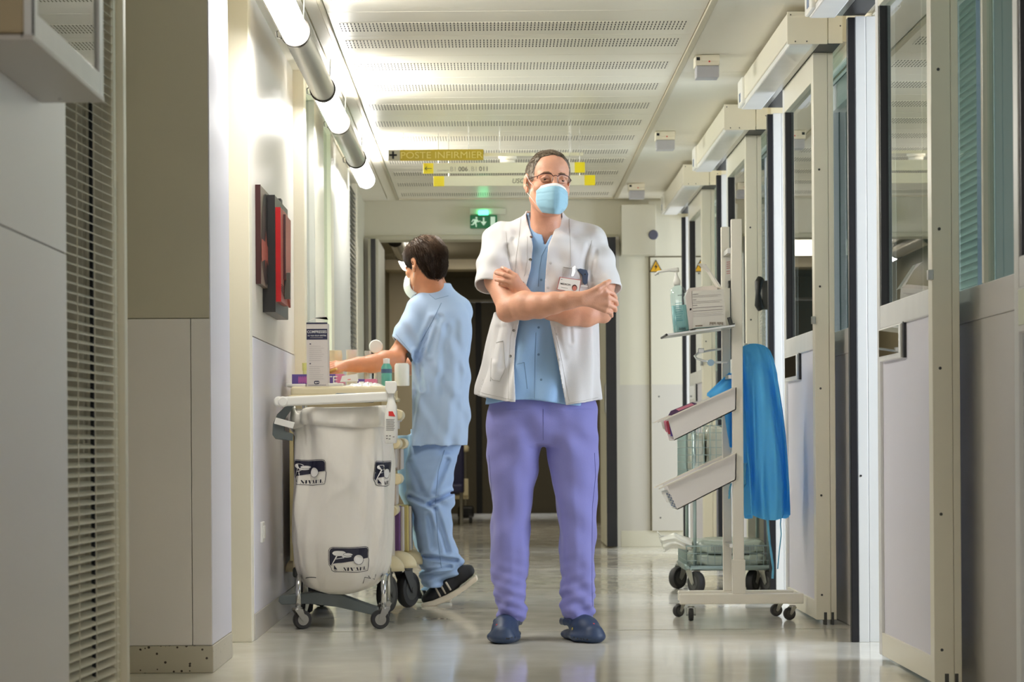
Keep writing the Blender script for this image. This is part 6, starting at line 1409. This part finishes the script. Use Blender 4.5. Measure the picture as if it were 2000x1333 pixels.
zt = [WZ(p, 8.36) for p in (484, 480, 450, 446, 438, 410)]
vl_ = [WX(p, 8.36) for p in (1067.5, 1066.5, 1059.5, 1047, 1041, 1035)]; vr_ = [WX(p, 8.36) for p in (1067.5, 1067.5, 1084, 1086, 1090, 1095)]
f.cut(lambda X, Y, Z: np.maximum(np.maximum(np.interp(Z, zt, vl_) - X, X - np.interp(Z, zt, vr_)), np.maximum(Y - (BY - .004), WZ(484, 8.36) - Z)))
f.cut(lambda X, Y, Z: Z - (WZ(789, BY) + .012 * np.sin(14 * X)), 0, hi=(9, 9, WZ(770, BY)))
f.cone(W(1064, 400, 8.42), nb + Vector((0, .0, .03)), .058, .060, .0, 's')
V, F = f.mesh('shirt'); sh = surf('scrub_shirt', V, F, shirt_m, man); sk_sh = Skin(V, F)
seam(sk_sh, [(1067, 482), (1058, 500), (1053, 530), (1051, 560)], seam_b, sh); seam(sk_sh, [(1047, 650), (1045, 700), (1044, 785)], seam_b, sh); seam(sk_sh, [(1010, 712), (1024, 708), (1030, 760)], seam_b, sh)
for px, py in ((1052, 640), (1052, 693), (1057, 742), (1057, 547)): stud(sk_sh, px, py, .0045, seam_b, sh)
stud(sk_sh, 1050, 454, .0052, snap_m, sh)

# coat
f = Field((WX(912, BY), 8.25, WZ(800, BY)), (WX(1228, BY), 8.66, WZ(406, BY)), .0031)
rows = [(WZ(p, BY), WX(l, BY), WX(r, BY), BY, b) for p, l, r, b in ((798, 930, 1171, .148), (760, 934, 1171, .145), (715, 946, 1171, .140), (650, 961, 1170, .134), (600, 970, 1169, .130), (540, 975, 1170, .128), (490, 975, 1170, .126), (470, 985, 1160, .115), (458, 1010, 1128, .095), (446, 1026, 1106, .078), (430, 1030, 1099, .072), (413, 1029, 1098, .070))]
zb = [WZ(p, BY) for p in (798, 640, 560, 480)]
dsp = lambda X, Y, Z, th: np.interp(Z, zb, [.011, .006, .003, .001]) * (np.sin(11 * th + 2.4 * np.sin(3.2 * Z) + .5) + .5 * np.sin(19 * th + 5 * Z)) * np.where(X < WX(1066, BY), 1.15, .8)
f.stack(rows, p=2.5, k=.02, disp=dsp)
f.cone(W(1038, 455, BY), W(978, 470, BY), .064, .063, .03); f.cone(W(1094, 456, BY), W(1150, 472, BY), .064, .061, .03)
f.chain([W(977, 474, 8.435), W(968, 515, 8.395), W(956, 570, 8.352)], [.063, .063, .063], .028); f.chain([W(1152, 475, 8.44), W(1168, 518, 8.41), W(1187, 572, 8.375)], [.060, .060, .061], .028)
f.wrinkle(lambda X, Y, Z: np.where(Z > WZ(600, BY), fold_sum(X, Y, Z, [((70, 0, 42), .4, .0022), ((-62, 20, 40), 1.4, .0021), ((20, 40, 90), 2.0, .0011)]), fold_sum(X, Y, Z, [((40, 0, 14), .9, .0026), ((-60, 0, 16), 2.2, .0022)])))
for (a, b, dep, w) in (((1003, 470), (1014, 545), .006, .007), ((992, 480), (1004, 540), .006, .006), ((1150, 480), (1140, 535), .006, .007), ((1163, 490), (1153, 545), .005, .006), ((985, 440), (1000, 500), .003, .008), ((1086, 640), (1100, 700), .006, .008), ((976, 640), (967, 700), .008, .008), ((985, 640), (978, 720), .006, .006), ((1113, 630), (1116, 668), .005, .005)):
    pa_, pb_2 = W(*a, 8.33), W(*b, 8.33)
    def groove(X, Y, Z, pa_=pa_, pb_2=pb_2, dep=dep, w=w):
        ux, uz = pb_2.x - pa_.x, pb_2.z - pa_.z; L = ux * ux + uz * uz; t = ((X - pa_.x) * ux + (Z - pa_.z) * uz) / L; tc_ = np.clip(t, 0, 1)
        dd = np.sqrt((X - pa_.x - tc_ * ux) ** 2 + (Z - pa_.z - tc_ * uz) ** 2); return np.where(Y < BY, .6 * dep * np.exp(-(dd / (w * 1.3)) ** 2) - dep * .25 * np.exp(-((dd - w * 2.6) / (w * 1.3)) ** 2), 0)
    f.wrinkle(groove)
# hollow it, open the front, trim hem and cuffs
T = .0075
inner = Field(f.lo, f.lo + f.h * f.n, f.h); inner.d = f.d + T
cuffs = [(W(950, 560, 8.36), Vector((-.10, -.36, -.92))), (W(1198, 566, 8.38), Vector((.12, -.36, -.92)))]
f.d = np.maximum(f.d, -inner.d)
for p, n in cuffs:
    side = -1 if p.x < WX(1066, BY) else 1; xl = WX(972, BY) if side < 0 else WX(1173, BY)
    f.cut(lambda X, Y, Z: np.maximum(np.maximum(-((X - p.x) * n.x + (Y - p.y) * n.y + (Z - p.z) * n.z) - .003 * np.sin(38 * Y + 20 * X), (X - xl) * (1 if side < 0 else -1)), WZ(611, BY) - Z), 0)
yz = [WZ(p, 8.33) for p in (800, 787, 720, 665, 627, 600, 570, 551, 526, 482, 457, 440, 425, 405)]
xo = [WX(p, 8.33) for p in (1007.5, 1007.5, 1005, 1008.5, 1016, 1022, 1027.5, 1032, 1039, 1043.5, 1040.5, 1036, 1032.5, 1030)]
xr = [WX(p, 8.33) for p in (1106, 1104.5, 1092, 1082, 1075, 1070, 1065.5, 1066.5, 1068.5, 1073, 1083, 1089, 1093.5, 1097)]
f.cut(lambda X, Y, Z: np.maximum(np.maximum(np.interp(Z, yz, xo) - X, X - np.interp(Z, yz, xr)), Y - (BY - .02)))
hx = [WX(p, BY) for p in (925, 947, 988, 1007, 1060, 1106, 1140, 1170)]; hz_ = [WZ(p, BY) for p in (770, 777, 786, 788.5, 786, 794, 789, 783)]
f.cut(lambda X, Y, Z: Z - np.interp(X, hx, hz_), 0, hi=(9, 9, WZ(755, BY)))
f.cone(W(1064, 395, 8.425), W(1064, 452, 8.43), .0635, .066, 0, 's')
V, F = f.mesh('white_coat'); ct = surf('white_coat', V, F, coat_m, man); sk_ct = Skin(V, F)
for pts in ([(1018, 424), (1013, 470), (1008, 505), (1004, 545)], [(1112, 428), (1114, 480), (1115, 520)], [(1030, 462), (1030, 510), (1024, 540)], [(1003, 632), (997, 660), (994, 720), (993, 780)], [(1156, 470), (1150, 500), (1146, 545)], [(988, 452), (992, 500), (1002, 540)], [(1083, 640), (1096, 700), (1112, 785)], [(934, 765), (950, 770), (990, 779), (1003, 782)], [(1110, 788), (1140, 783), (1168, 777)]): seam(sk_ct, pts, seam_w, ct)
for pts in ([(969, 670), (983, 666), (987, 720), (976, 745), (962, 742), (958, 735)], [(960, 700), (958, 745)]): seam(sk_ct, pts, seam_w, ct, .0016)
for px, py in ((1037.5, 463), (1036, 507.5), (1021, 553.5)): stud(sk_ct, px, py, .0058, snap_m, ct)
for px, py in ((1003.5, 646), (997, 696)): stud(sk_ct, px, py, .0050, snap_m, ct)
for px, py in ((1075.5, 514), (1070.5, 562.5), (1088, 653), (1093.5, 703)): stud(sk_ct, px, py, .0052, snap_w, ct)
# chest pocket, badge and clips
seam(sk_ct, [(1100, 522), (1146, 528), (1150, 568)], seam_w, ct, .0016); seam(sk_ct, [(1100, 522), (1098, 560)], seam_w, ct, .0014)
p0, n0 = sk_ct.at(1112, 558, .012); 
def bq(u, v, o=0.0): q = W(u, v, p0.y); return q + Vector((0, -o, 0))
bd = MB(); bd.prism([(1093, 541), (1135, 547), (1131, 575), (1087, 566)], lambda u, v: bq(u, v, .0), lambda u, v: bq(u, v, .0025)); badge = bd.build('name_badge', mat('badge_rim', (190, 120, 116), .4), man)
m = MB(); poly(m, [(1094.5, 542.7), (1133.6, 548.3), (1129.8, 573.6), (1088.7, 565)], lambda u, v: bq(u, v, .0032)); m.build('badge_card', white_pl, badge)
m = MB(); s_ = math.tan(R_(9)); text(m, 'MEDECIN', .0088, lambda u, v: bq(1104.5, 555.8, .004) + Vector((u, 0, v - u * s_ * .9)), .02); 
poly(m, [(1096, 561), (1109, 563.4), (1109, 564), (1096, 561.6)], lambda u, v: bq(u, v, .004)); poly(m, [(1096, 545.5), (1098.5, 545.9), (1098, 547), (1095.7, 546.6)], lambda u, v: bq(u, v, .004)); m.build('badge_text', ink_dark, badge)
m = MB(); ell(m, 0, 0, .0098, .0115, lambda u, v: bq(1122, 562.5, .004) + Vector((u, 0, v))); m.build('photo_backing', mat('photo_dark', (92, 54, 46), .5), badge)
m = MB(); ell(m, 0, 0, .0078, .0090, lambda u, v: bq(1122, 563.8, .0046) + Vector((u, 0, v))); m.build('photo_face', mat('photo_face', (206, 128, 112), .5), badge)
m = MB(); m.prism([(1117, 523), (1122, 519), (1125, 520), (1124, 532), (1120, 541), (1115, 541), (1117, 530)], lambda u, v: bq(u, v, -.004), lambda u, v: bq(u, v, .006)); m.build('chrome_clip', chrome, badge, bevel=.001)
p1_, n1_ = sk_ct.at(1140, 540, .006); 
def cq(u, v, o=0.0): q = W(u, v, p1_.y); return q + Vector((0, -o, 0))
clipm = mat('clip_slate', (66, 82, 108), .5); m = MB(); m.prism([(1127, 528), (1133, 525), (1146, 528), (1149, 536), (1147, 554), (1142, 557), (1138, 552), (1137, 538)], lambda u, v: cq(u, v, -.004), lambda u, v: cq(u, v, .007)); pc_ = m.build('pocket_clamp', clipm, man, bevel=.0015)
m = MB(); m.lathe(cq(1142.5, 536.5, .007), [(0, 0), (.003, 0), (.003, .001), (0, .001)], (0, -1, 0), 10); m.build('rivet', ink_dark, pc_); m = MB(); m.prism([(1135, 557), (1148, 558.5), (1148, 561), (1135, 560)], lambda u, v: cq(u, v, 0), lambda u, v: cq(u, v, .003)); m.build('pen_clip', white_pl, man)

# trousers
f = Field((WX(940, BY), 8.28, WZ(1222, BY)), (WX(1180, BY), 8.60, WZ(770, BY)), .0038)
f.stack([(WZ(p, BY), WX(l, BY), WX(r, BY), BY, b) for p, l, r, b in ((870, 985, 1135, .085), (850, 955, 1163, .108), (830, 950, 1168, .114), (800, 953, 1167, .108), (765, 960, 1155, .095))], p=2.4, k=.03)
legs = [[(805, 960, 1068, .095), (830, 953, 1064, .104), (850, 950, 1060, .108), (870, 949, 1058, .104), (920, 951, 1049, .098), (960, 958, 1039, .092), (1000, 960, 1035, .086), (1050, 956, 1033, .080), (1085, 957, 1032, .078), (1120, 959, 1029, .077), (1160, 965, 1027, .075), (1190, 970, 1026, .072), (1214, 974, 1019, .070)],
        [(805, 1053, 1158, .095), (830, 1057, 1165, .104), (850, 1060, 1168, .108), (870, 1064, 1167, .104), (920, 1073, 1168, .098), (960, 1080, 1164, .092), (1000, 1086, 1162, .086), (1050, 1091, 1162, .080), (1085, 1093, 1160, .078), (1120, 1095, 1159, .077), (1160, 1093, 1160, .075), (1190, 1093, 1161, .072), (1210, 1103, 1155, .070)]]
for i, lg in enumerate(legs):
    sg = 1 if i else -1
    def dl(X, Y, Z, th, sg=sg, i=i):
        bot = np.interp(Z, [WZ(1214, BY), WZ(1175, BY), WZ(1120, BY), WZ(1060, BY)], [1, 1, .35, 0]); mid = np.interp(Z, [WZ(1090, BY), WZ(1030, BY), WZ(960, BY), WZ(900, BY)], [.2, 1, .6, .1]); top = np.interp(Z, [WZ(960, BY), WZ(900, BY), WZ(850, BY), WZ(800, BY)], [0, .6, 1, .4])
        o = bot * (.0046 * np.sin(80 * Z + 3.6 * np.sin(th + sg) + 1.2 + 14 * sg * X) + .0034 * np.sin(150 * Z - 3 * th * sg + .4 * sg)) + mid * (.0030 * np.sin(45 * Z + 3 * th * sg) + .004 * np.sin(3 * th + 9 * Z)) + top * .0028 * np.sin(60 * Z + 40 * sg * X)
        return o - .004 * np.exp(-((th + PI / 2 + .1 * sg) / .22) ** 2) * (1 - bot) + .0022 * np.sin(5 * th + 7 * Z + i)
    f.stack([(WZ(p, BY), WX(l, BY), WX(r, BY), BY - .012 * (p - 850) / 360, b) for p, l, r, b in lg], p=2.25, k=.022, disp=dl)
f.wrinkle(lambda X, Y, Z: fold_sum(X, Y, Z, [((36, 10, 34), .2, .0022), ((-44, 0, 30), 1.1, .0020), ((70, 0, 22), .3, .0009)]))
V, F = f.mesh('trousers'); tr = surf('trousers', V, F, trouser_m, man); sk_tr = Skin(V, F)
seam(sk_tr, [(1061, 800), (1061, 860)], seam_p, tr); seam(sk_tr, [(1161, 885), (1163, 930), (1157, 990), (1156, 1060), (1156, 1140), (1157, 1185)], seam_p, tr, .0009); seam(sk_tr, [(955, 890), (960, 960), (962, 1000)], seam_p, tr)

# clogs
def clog(toe, heel, flip):
    t = Vector(toe); h = Vector(heel); d = (t - h).normalized(); L = (t - h).length; s_ = Vector((d.y, -d.x, 0)); up = Vector((0, 0, 1))
    P = lambda u, v, w: h + d * u + s_ * v + up * w
    lo = np.minimum(np.array(t), np.array(h)) - .075; hi = np.maximum(np.array(t), np.array(h)) + .075; lo[2] = -.004; hi[2] = .14
    f = Field(lo, hi, .0024)
    f.chain([P(.025, 0, .020), P(.08, 0, .021), P(L - .085, .004, .021), P(L - .035, .002, .021)], [.040, .038, .055, .046], .02, sq=((0, 0, 1), 2.3)); f.cone(P(.02, 0, .016), P(.06, 0, .016), .036, .034, .012, sq=((0, 0, 1), 1.9))
    f.chain([P(L - .035, 0, .034), P(L - .095, 0, .052), P(L - .155, 0, .066)], [.040, .045, .046], .018, sq=((0, 0, 1), 1.12))
    f.cone(P(L - .15, 0, .070), P(.02, 0, .07), .034, .032, .004, 's'); f.cone(P(.03, 0, .075), P(.03, 0, .14), .04, .05, .004, 's')
    f.chain([P(L - .14, .043, .070), P(.06, .045, .068), P(.0, .032, .066), P(-.014, 0, .066), P(.0, -.032, .066), P(.06, -.045, .068), P(L - .14, -.043, .070)], [.008] * 7, .003, sq=((0, 0, 1), .6))
    f.cut(lambda X, Y, Z: Z - .0015)
    V, F = f.mesh('clog'); o = surf('clog', V, F, clog_m, man); return o, Skin(V, F), P, L
cl1, s1, P1, L1 = clog(W(981, 1258, 8.26) * Vector((1, 1, 0)), W(997, 1240, 8.53) * Vector((1, 1, 0)), 1); cl2, s2, P2, L2 = clog(W(1166, 1258, 8.27) * Vector((1, 1, 0)), W(1112, 1240, 8.50) * Vector((1, 1, 0)), -1)
red_m = mat('clog_red', (206, 44, 44), .4); yel_m = mat('clog_yellow', (214, 190, 70), .4)
for sk_, o, dots in ((s1, cl1, ((990, 1248), (994, 1248.5), (1000, 1246), (1006, 1246))), (s2, cl2, ((1121, 1246), (1128, 1248), (1135, 1249), (1140, 1249.5), (1147, 1250)))):
    for px, py in dots: stud(sk_, px, py, .0035, black, o, 'vent_hole', .0006)
stud(s1, 970, 1221, .004, red_m, cl1, 'red_mark', .0008); stud(s2, 1160, 1219, .004, red_m, cl2, 'red_mark', .0008); stud(s1, 1014, 1229, .0055, yel_m, cl1, 'strap_rivet'); stud(s2, 1118, 1229, .0055, yel_m, cl2, 'strap_rivet')

# ================================================================== the nurse working at the cart
NY = 10.40
nur = thing('person', 'dark haired nurse in light blue scrubs reaching over the care cart', 'person', (WX(850, NY), NY, 0))
HN = Head(W(822, 521, 10.42), R_(-136), R_(9), R_(0)); HN.c = W(833, 503, 10.36) - HN.R @ Vector((0, .02, .03))
lo = (WX(600, 10.1), 9.98, WZ(800, NY)); hi = (WX(935, NY), 10.72, WZ(455, NY))
f = Field(lo, hi, .0034); head_field(f, HN)
nb2 = W(852, 578, 10.38); f.cone(HN.p(0, .035, -.055), nb2, .054, .060, .03)
f.cone(nb2, W(826, 602, 10.36), .05, .046, .04); f.cone(nb2, W(892, 604, 10.44), .05, .046, .04)
f.stack([(WZ(p, NY), WX(l, NY), WX(r, NY), NY, b) for p, l, r, b in ((795, 815, 890, .08), (700, 822, 895, .085), (620, 818, 902, .09), (590, 830, 885, .08))], k=.04)
f.chain([W(822, 608, 10.38), W(793, 672, 10.318), W(772, 700, 10.265)], [.042, .045, .043], .02); f.chain([W(774, 703, 10.26), W(752, 706, 10.23), W(728, 711, 10.20), W(700, 713, 10.17), W(676, 715, 10.145)], [.044, .046, .040, .033, .027], .014)
f.chain([W(890, 612, 10.50), W(845, 690, 10.58), W(800, 716, 10.56), W(750, 714, 10.44)], [.046, .046, .038, .026], .02)
hand(f, W(674, 715, 10.14), [W(656, 709, 10.135), W(654, 713, 10.115), W(654, 717, 10.10), W(656, 720, 10.085)], [W(644, 711, 10.13), W(641, 715, 10.11), W(641, 719, 10.09), W(645, 722, 10.075)], [W(638, 719, 10.125), W(634, 722, 10.105), W(635, 725, 10.085), W(640, 727, 10.07)],
     [W(668, 719, 10.12), W(660, 724, 10.10), W(652, 727, 10.09), W(645, 728, 10.085)], nrm=(0, .3, 1))
V, F = f.mesh('body'); surf('body', V, F, skin2_m, nur)
for q in (-1, 1):
    m = MB(); m.lathe(HN.p(q * .033, -.0715, -.002), [(.0128 * math.sin(t), -.0128 * math.cos(t)) for t in np.linspace(0.02, PI - .02, 12)], HN.R @ Vector((0, 1, 0)), 14); m.build('eye', eye_white, nur, smooth=True)
mask(HN, nur, mask_white, mask_white, None, .060, .106, .018)
hn = hair_mat('hair_dark_brown', (44, 30, 20), (78, 56, 36), .035, .085, .8)
line2 = [(-.14, .060), (-.090, .050), (-.072, .030), (-.058, .004), (-.046, -.012), (-.030, -.016), (-.008, -.010), (.010, .004), (.030, -.006), (.046, -.045), (.060, -.082), (.14, -.090)]
Vh, Fh, ho2 = hair_cap(HN, .0030, .0095, line2, 2.1, .0016, nur, hn, fringe=.006); objz('', hn, HN.c.z + .03, HN.c.z + .13)
strands(HN, Vh, Fh, 6000, .024, .0012, nur, hn, lambda H, p: tuple(H.R @ Vector((.1, .35, -1.0 if (Vector(p) - H.c).z < .08 else -.3))), lift=.08, rnd=.09)
# tunic
f = Field((WX(755, NY), 10.12, WZ(872, NY)), (WX(936, NY), 10.70, WZ(545, NY)), .0036)
dn = lambda X, Y, Z, th: np.interp(Z, [WZ(866, NY), WZ(760, NY), WZ(640, NY), WZ(590, NY)], [.010, .007, .003, 0]) * (np.sin(7 * th + 3 * np.sin(3.5 * Z)) + .5 * np.sin(13 * th - 6 * Z))
f.stack([(WZ(p, NY), WX(l, NY), WX(r, NY), NY, b) for p, l, r, b in ((870, 785, 912, .150), (830, 790, 913, .146), (800, 794, 914, .142), (768, 797, 914, .140), (740, 799, 915, .138), (700, 804, 917, .136), (675, 804, 919, .136), (640, 804, 923, .134), (612, 808, 920, .128), (594, 818, 908, .112), (580, 824, 895, .096), (568, 828, 886, .086), (554, 829, 882, .078))], p=2.3, k=.02, disp=dn)
f.cone(W(848, 580, 10.38), W(822, 604, 10.36), .060, .058, .03); f.cone(W(858, 580, 10.40), W(893, 606, 10.44), .060, .066, .03)
f.chain([W(820, 606, 10.36), W(803, 646, 10.325), W(780, 692, 10.295)], [.062, .064, .064], .026); f.chain([W(893, 610, 10.46), W(872, 655, 10.54), W(850, 690, 10.57)], [.06, .06, .055], .03)
f.wrinkle(lambda X, Y, Z: np.where((Y < NY + .1), np.interp(Z, [WZ(640, NY), WZ(592, NY)], [1, 0]), 0) * (fold_sum(X, Y, Z, [((58, 0, 34), .4, .0032), ((-40, 0, 28), 2.0, .0030), ((95, 0, 60), 1.2, .0014)])))
for (a, b, dep, w) in (((845, 625), (815, 700), .010, .012), ((858, 620), (838, 690), .006, .012), ((812, 690), (825, 760), .008, .010), ((870, 640), (862, 740), .005, .014), ((890, 630), (898, 760), .004, .014), ((810, 770), (800, 830), .006, .012)):
    pa_, pb_2 = W(*a, 10.25), W(*b, 10.25)
    def groove(X, Y, Z, pa_=pa_, pb_2=pb_2, dep=dep, w=w):
        ux, uz = pb_2.x - pa_.x, pb_2.z - pa_.z; L = ux * ux + uz * uz; t = np.clip(((X - pa_.x) * ux + (Z - pa_.z) * uz) / L, 0, 1)
        dd = np.sqrt((X - pa_.x - t * ux) ** 2 + (Z - pa_.z - t * uz) ** 2); return np.where(Y < NY, dep * np.exp(-(dd / w) ** 2) - dep * .6 * np.exp(-((dd - w * 1.9) / w) ** 2), 0)
    f.wrinkle(groove)
inner = f.d + .008; f.d = np.maximum(f.d, -inner)
pc2 = W(785, 678, 10.31); f.cut(lambda X, Y, Z: np.maximum(-((X - pc2.x) * -.72 + (Y - pc2.y) * -.1 + (Z - pc2.z) * -.68), X - WX(805, 10.31)))
f.cut(lambda X, Y, Z: Z - (WZ(865, NY) + (X - WX(912, NY)) * -.075), 0, hi=(9, 9, WZ(840, NY)))
f.cone(HN.p(0, .02, -.06), W(853, 572, 10.39), .058, .058, 0, 's')
V, F = f.mesh('scrub_tunic'); tu = surf('scrub_tunic', V, F, tunic_m, nur); sk_tu = Skin(V, F)
seam_t = mat('seam_tunic', (118, 146, 186), .8)
seam(sk_tu, [(838, 575), (850, 585), (876, 578)], seam_t, tu); seam(sk_tu, [(862, 592), (846, 625), (822, 668)], seam_t, tu, .0014); seam(sk_tu, [(788, 851), (830, 856), (908, 860)], seam_t, tu); seam(sk_tu, [(773, 653), (800, 685)], seam_t, tu)
m = MB(); m.prism([(793, 692), (799, 687), (806, 704), (803, 709)], lambda u, v: W(u, v, 10.24), lambda u, v: W(u, v, 10.26)); m.build('strap_tip', black, nur, bevel=.002)
# trousers
f = Field((WX(765, NY), 10.14, WZ(1158, NY)), (WX(918, NY), 10.66, WZ(835, NY)), .004)
f.stack([(WZ(p, NY), WX(l, NY), WX(r, NY), NY, b) for p, l, r, b in ((885, 805, 892, .09), (838, 802, 894, .10))], k=.02)
def dleg(X, Y, Z, th):
    bot = np.interp(Z, [WZ(1150, NY), WZ(1110, NY), WZ(1060, NY)], [1, .9, .1]); kn = np.exp(-((Z - WZ(985, NY)) / .07) ** 2)
    return bot * (.009 * np.sin(85 * Z + 2 * th) + .005 * np.sin(150 * Z - 3 * th)) + kn * (.012 * np.sin(50 * Z + 35 * X)) + .004 * np.sin(5 * th + 8 * Z)
RL = [(850, 800, 906, .11), (880, 797, 895, .11), (915, 791, 885, .105), (950, 790, 882, .10), (985, 798, 882, .095), (1010, 806, 882, .09), (1045, 812, 881, .088), (1075, 817, 893, .088), (1100, 820, 906, .088), (1120, 822, 898, .085), (1146, 824, 862, .08)]
LL = [(850, 778, 850, .10), (880, 775, 840, .10), (915, 776, 832, .10), (950, 778, 828, .095), (985, 784, 826, .09), (1000, 788, 826, .088), (1040, 803, 842, .082), (1080, 815, 852, .08), (1110, 822, 860, .078), (1152, 826, 864, .075)]
f.stack([(WZ(p, 10.30), WX(l, 10.30), WX(r, 10.30), np.interp(p, [850, 915, 985, 1100], [10.42, 10.375, 10.325, 10.30]), b) for p, l, r, b in RL], k=.02, disp=dleg, smooth=.03); f.stack([(WZ(p, 10.5), WX(l, 10.5), WX(r, 10.5), 10.5, b) for p, l, r, b in LL], k=.015, disp=dleg, smooth=.03)
for (a, b, dep, w) in (((872, 900), (848, 965), .012, .012), ((880, 965), (838, 986), .016, .009), ((800, 972), (850, 994), .012, .009), ((852, 1000), (874, 1078), .012, .011), ((828, 1088), (892, 1096), .012, .008), ((826, 1118), (880, 1108), .010, .007), ((800, 905), (822, 960), .008, .012), ((838, 1010), (846, 1070), .008, .010)):
    pa_, pb_2 = W(*a, 10.22), W(*b, 10.22)
    def groove(X, Y, Z, pa_=pa_, pb_2=pb_2, dep=dep, w=w):
        ux, uz = pb_2.x - pa_.x, pb_2.z - pa_.z; L = ux * ux + uz * uz; t = np.clip(((X - pa_.x) * ux + (Z - pa_.z) * uz) / L, 0, 1)
        dd = np.sqrt((X - pa_.x - t * ux) ** 2 + (Z - pa_.z - t * uz) ** 2); return np.where(Y < NY, dep * np.exp(-(dd / w) ** 2) - dep * .6 * np.exp(-((dd - w * 1.9) / w) ** 2), 0)
    f.wrinkle(groove)
V, F = f.mesh('trousers'); np_ = surf('trousers', V, F, npants_m, nur); sk_np = Skin(V, F); seam(sk_np, [(868, 880), (856, 920), (850, 985), (856, 1060), (862, 1110)], mat('seam_nt', (110, 138, 180), .8), np_, .0014)
# sneakers
shoe_m = mat('sneaker_black', (24, 25, 32), .6, bump=(300, .2)); sole_m = mat('sneaker_sole', (226, 216, 200), .55); stripe_m = mat('sneaker_stripe', (214, 204, 190), .55)
def sneaker(pts, rad, sole, Y, half, stripes, lo, hi):
    f = Field(lo, hi, .003); f.chain([W(a, b, Y) for a, b in pts], rad, .02); V, F = f.mesh('sneaker'); o = surf('sneaker', V, F, shoe_m, nur); sk_ = Skin(V, F)
    m = MB(); m.prism(sole, lambda u, v: W(u, v, Y) + Vector((0, -half, 0)), lambda u, v: W(u, v, Y) + Vector((0, half, 0))); m.build('sole', sole_m, o, bevel=.008, seg=3)
    for s_ in stripes:
        P = [sk_.at(s_[0][0] + (s_[1][0] - s_[0][0]) * t, s_[0][1] + (s_[1][1] - s_[0][1]) * t, .0006)[0] for t in np.linspace(0, 1, 8)]; m = MB(); m.tube(P, .0045, 6); m.build('stripe', stripe_m, o, smooth=True)
    return o
sneaker([(833, 1170), (850, 1161), (878, 1143), (900, 1122), (914, 1116)], [.024, .032, .036, .036, .030], [(822, 1179), (825, 1186), (850, 1184), (880, 1172), (912, 1150), (934, 1133), (930, 1123), (905, 1143), (872, 1162), (845, 1173)], 10.27, .042,
        [((851, 1150), (860, 1166)), ((861, 1144), (870, 1160)), ((871, 1138), (880, 1153))], (WX(812, 10.3), 10.18, WZ(1192, 10.3)), (WX(942, 10.3), 10.36, WZ(1080, 10.3)))
sneaker([(824, 1163), (845, 1157), (862, 1146)], [.026, .034, .034], [(812, 1170), (814, 1177), (880, 1177), (884, 1168)], 10.50, .042, [((822, 1150), (828, 1166)), ((831, 1146), (836, 1162))], (WX(802, 10.5), 10.42, WZ(1185, 10.5)), (WX(892, 10.5), 10.58, WZ(1120, 10.5)))
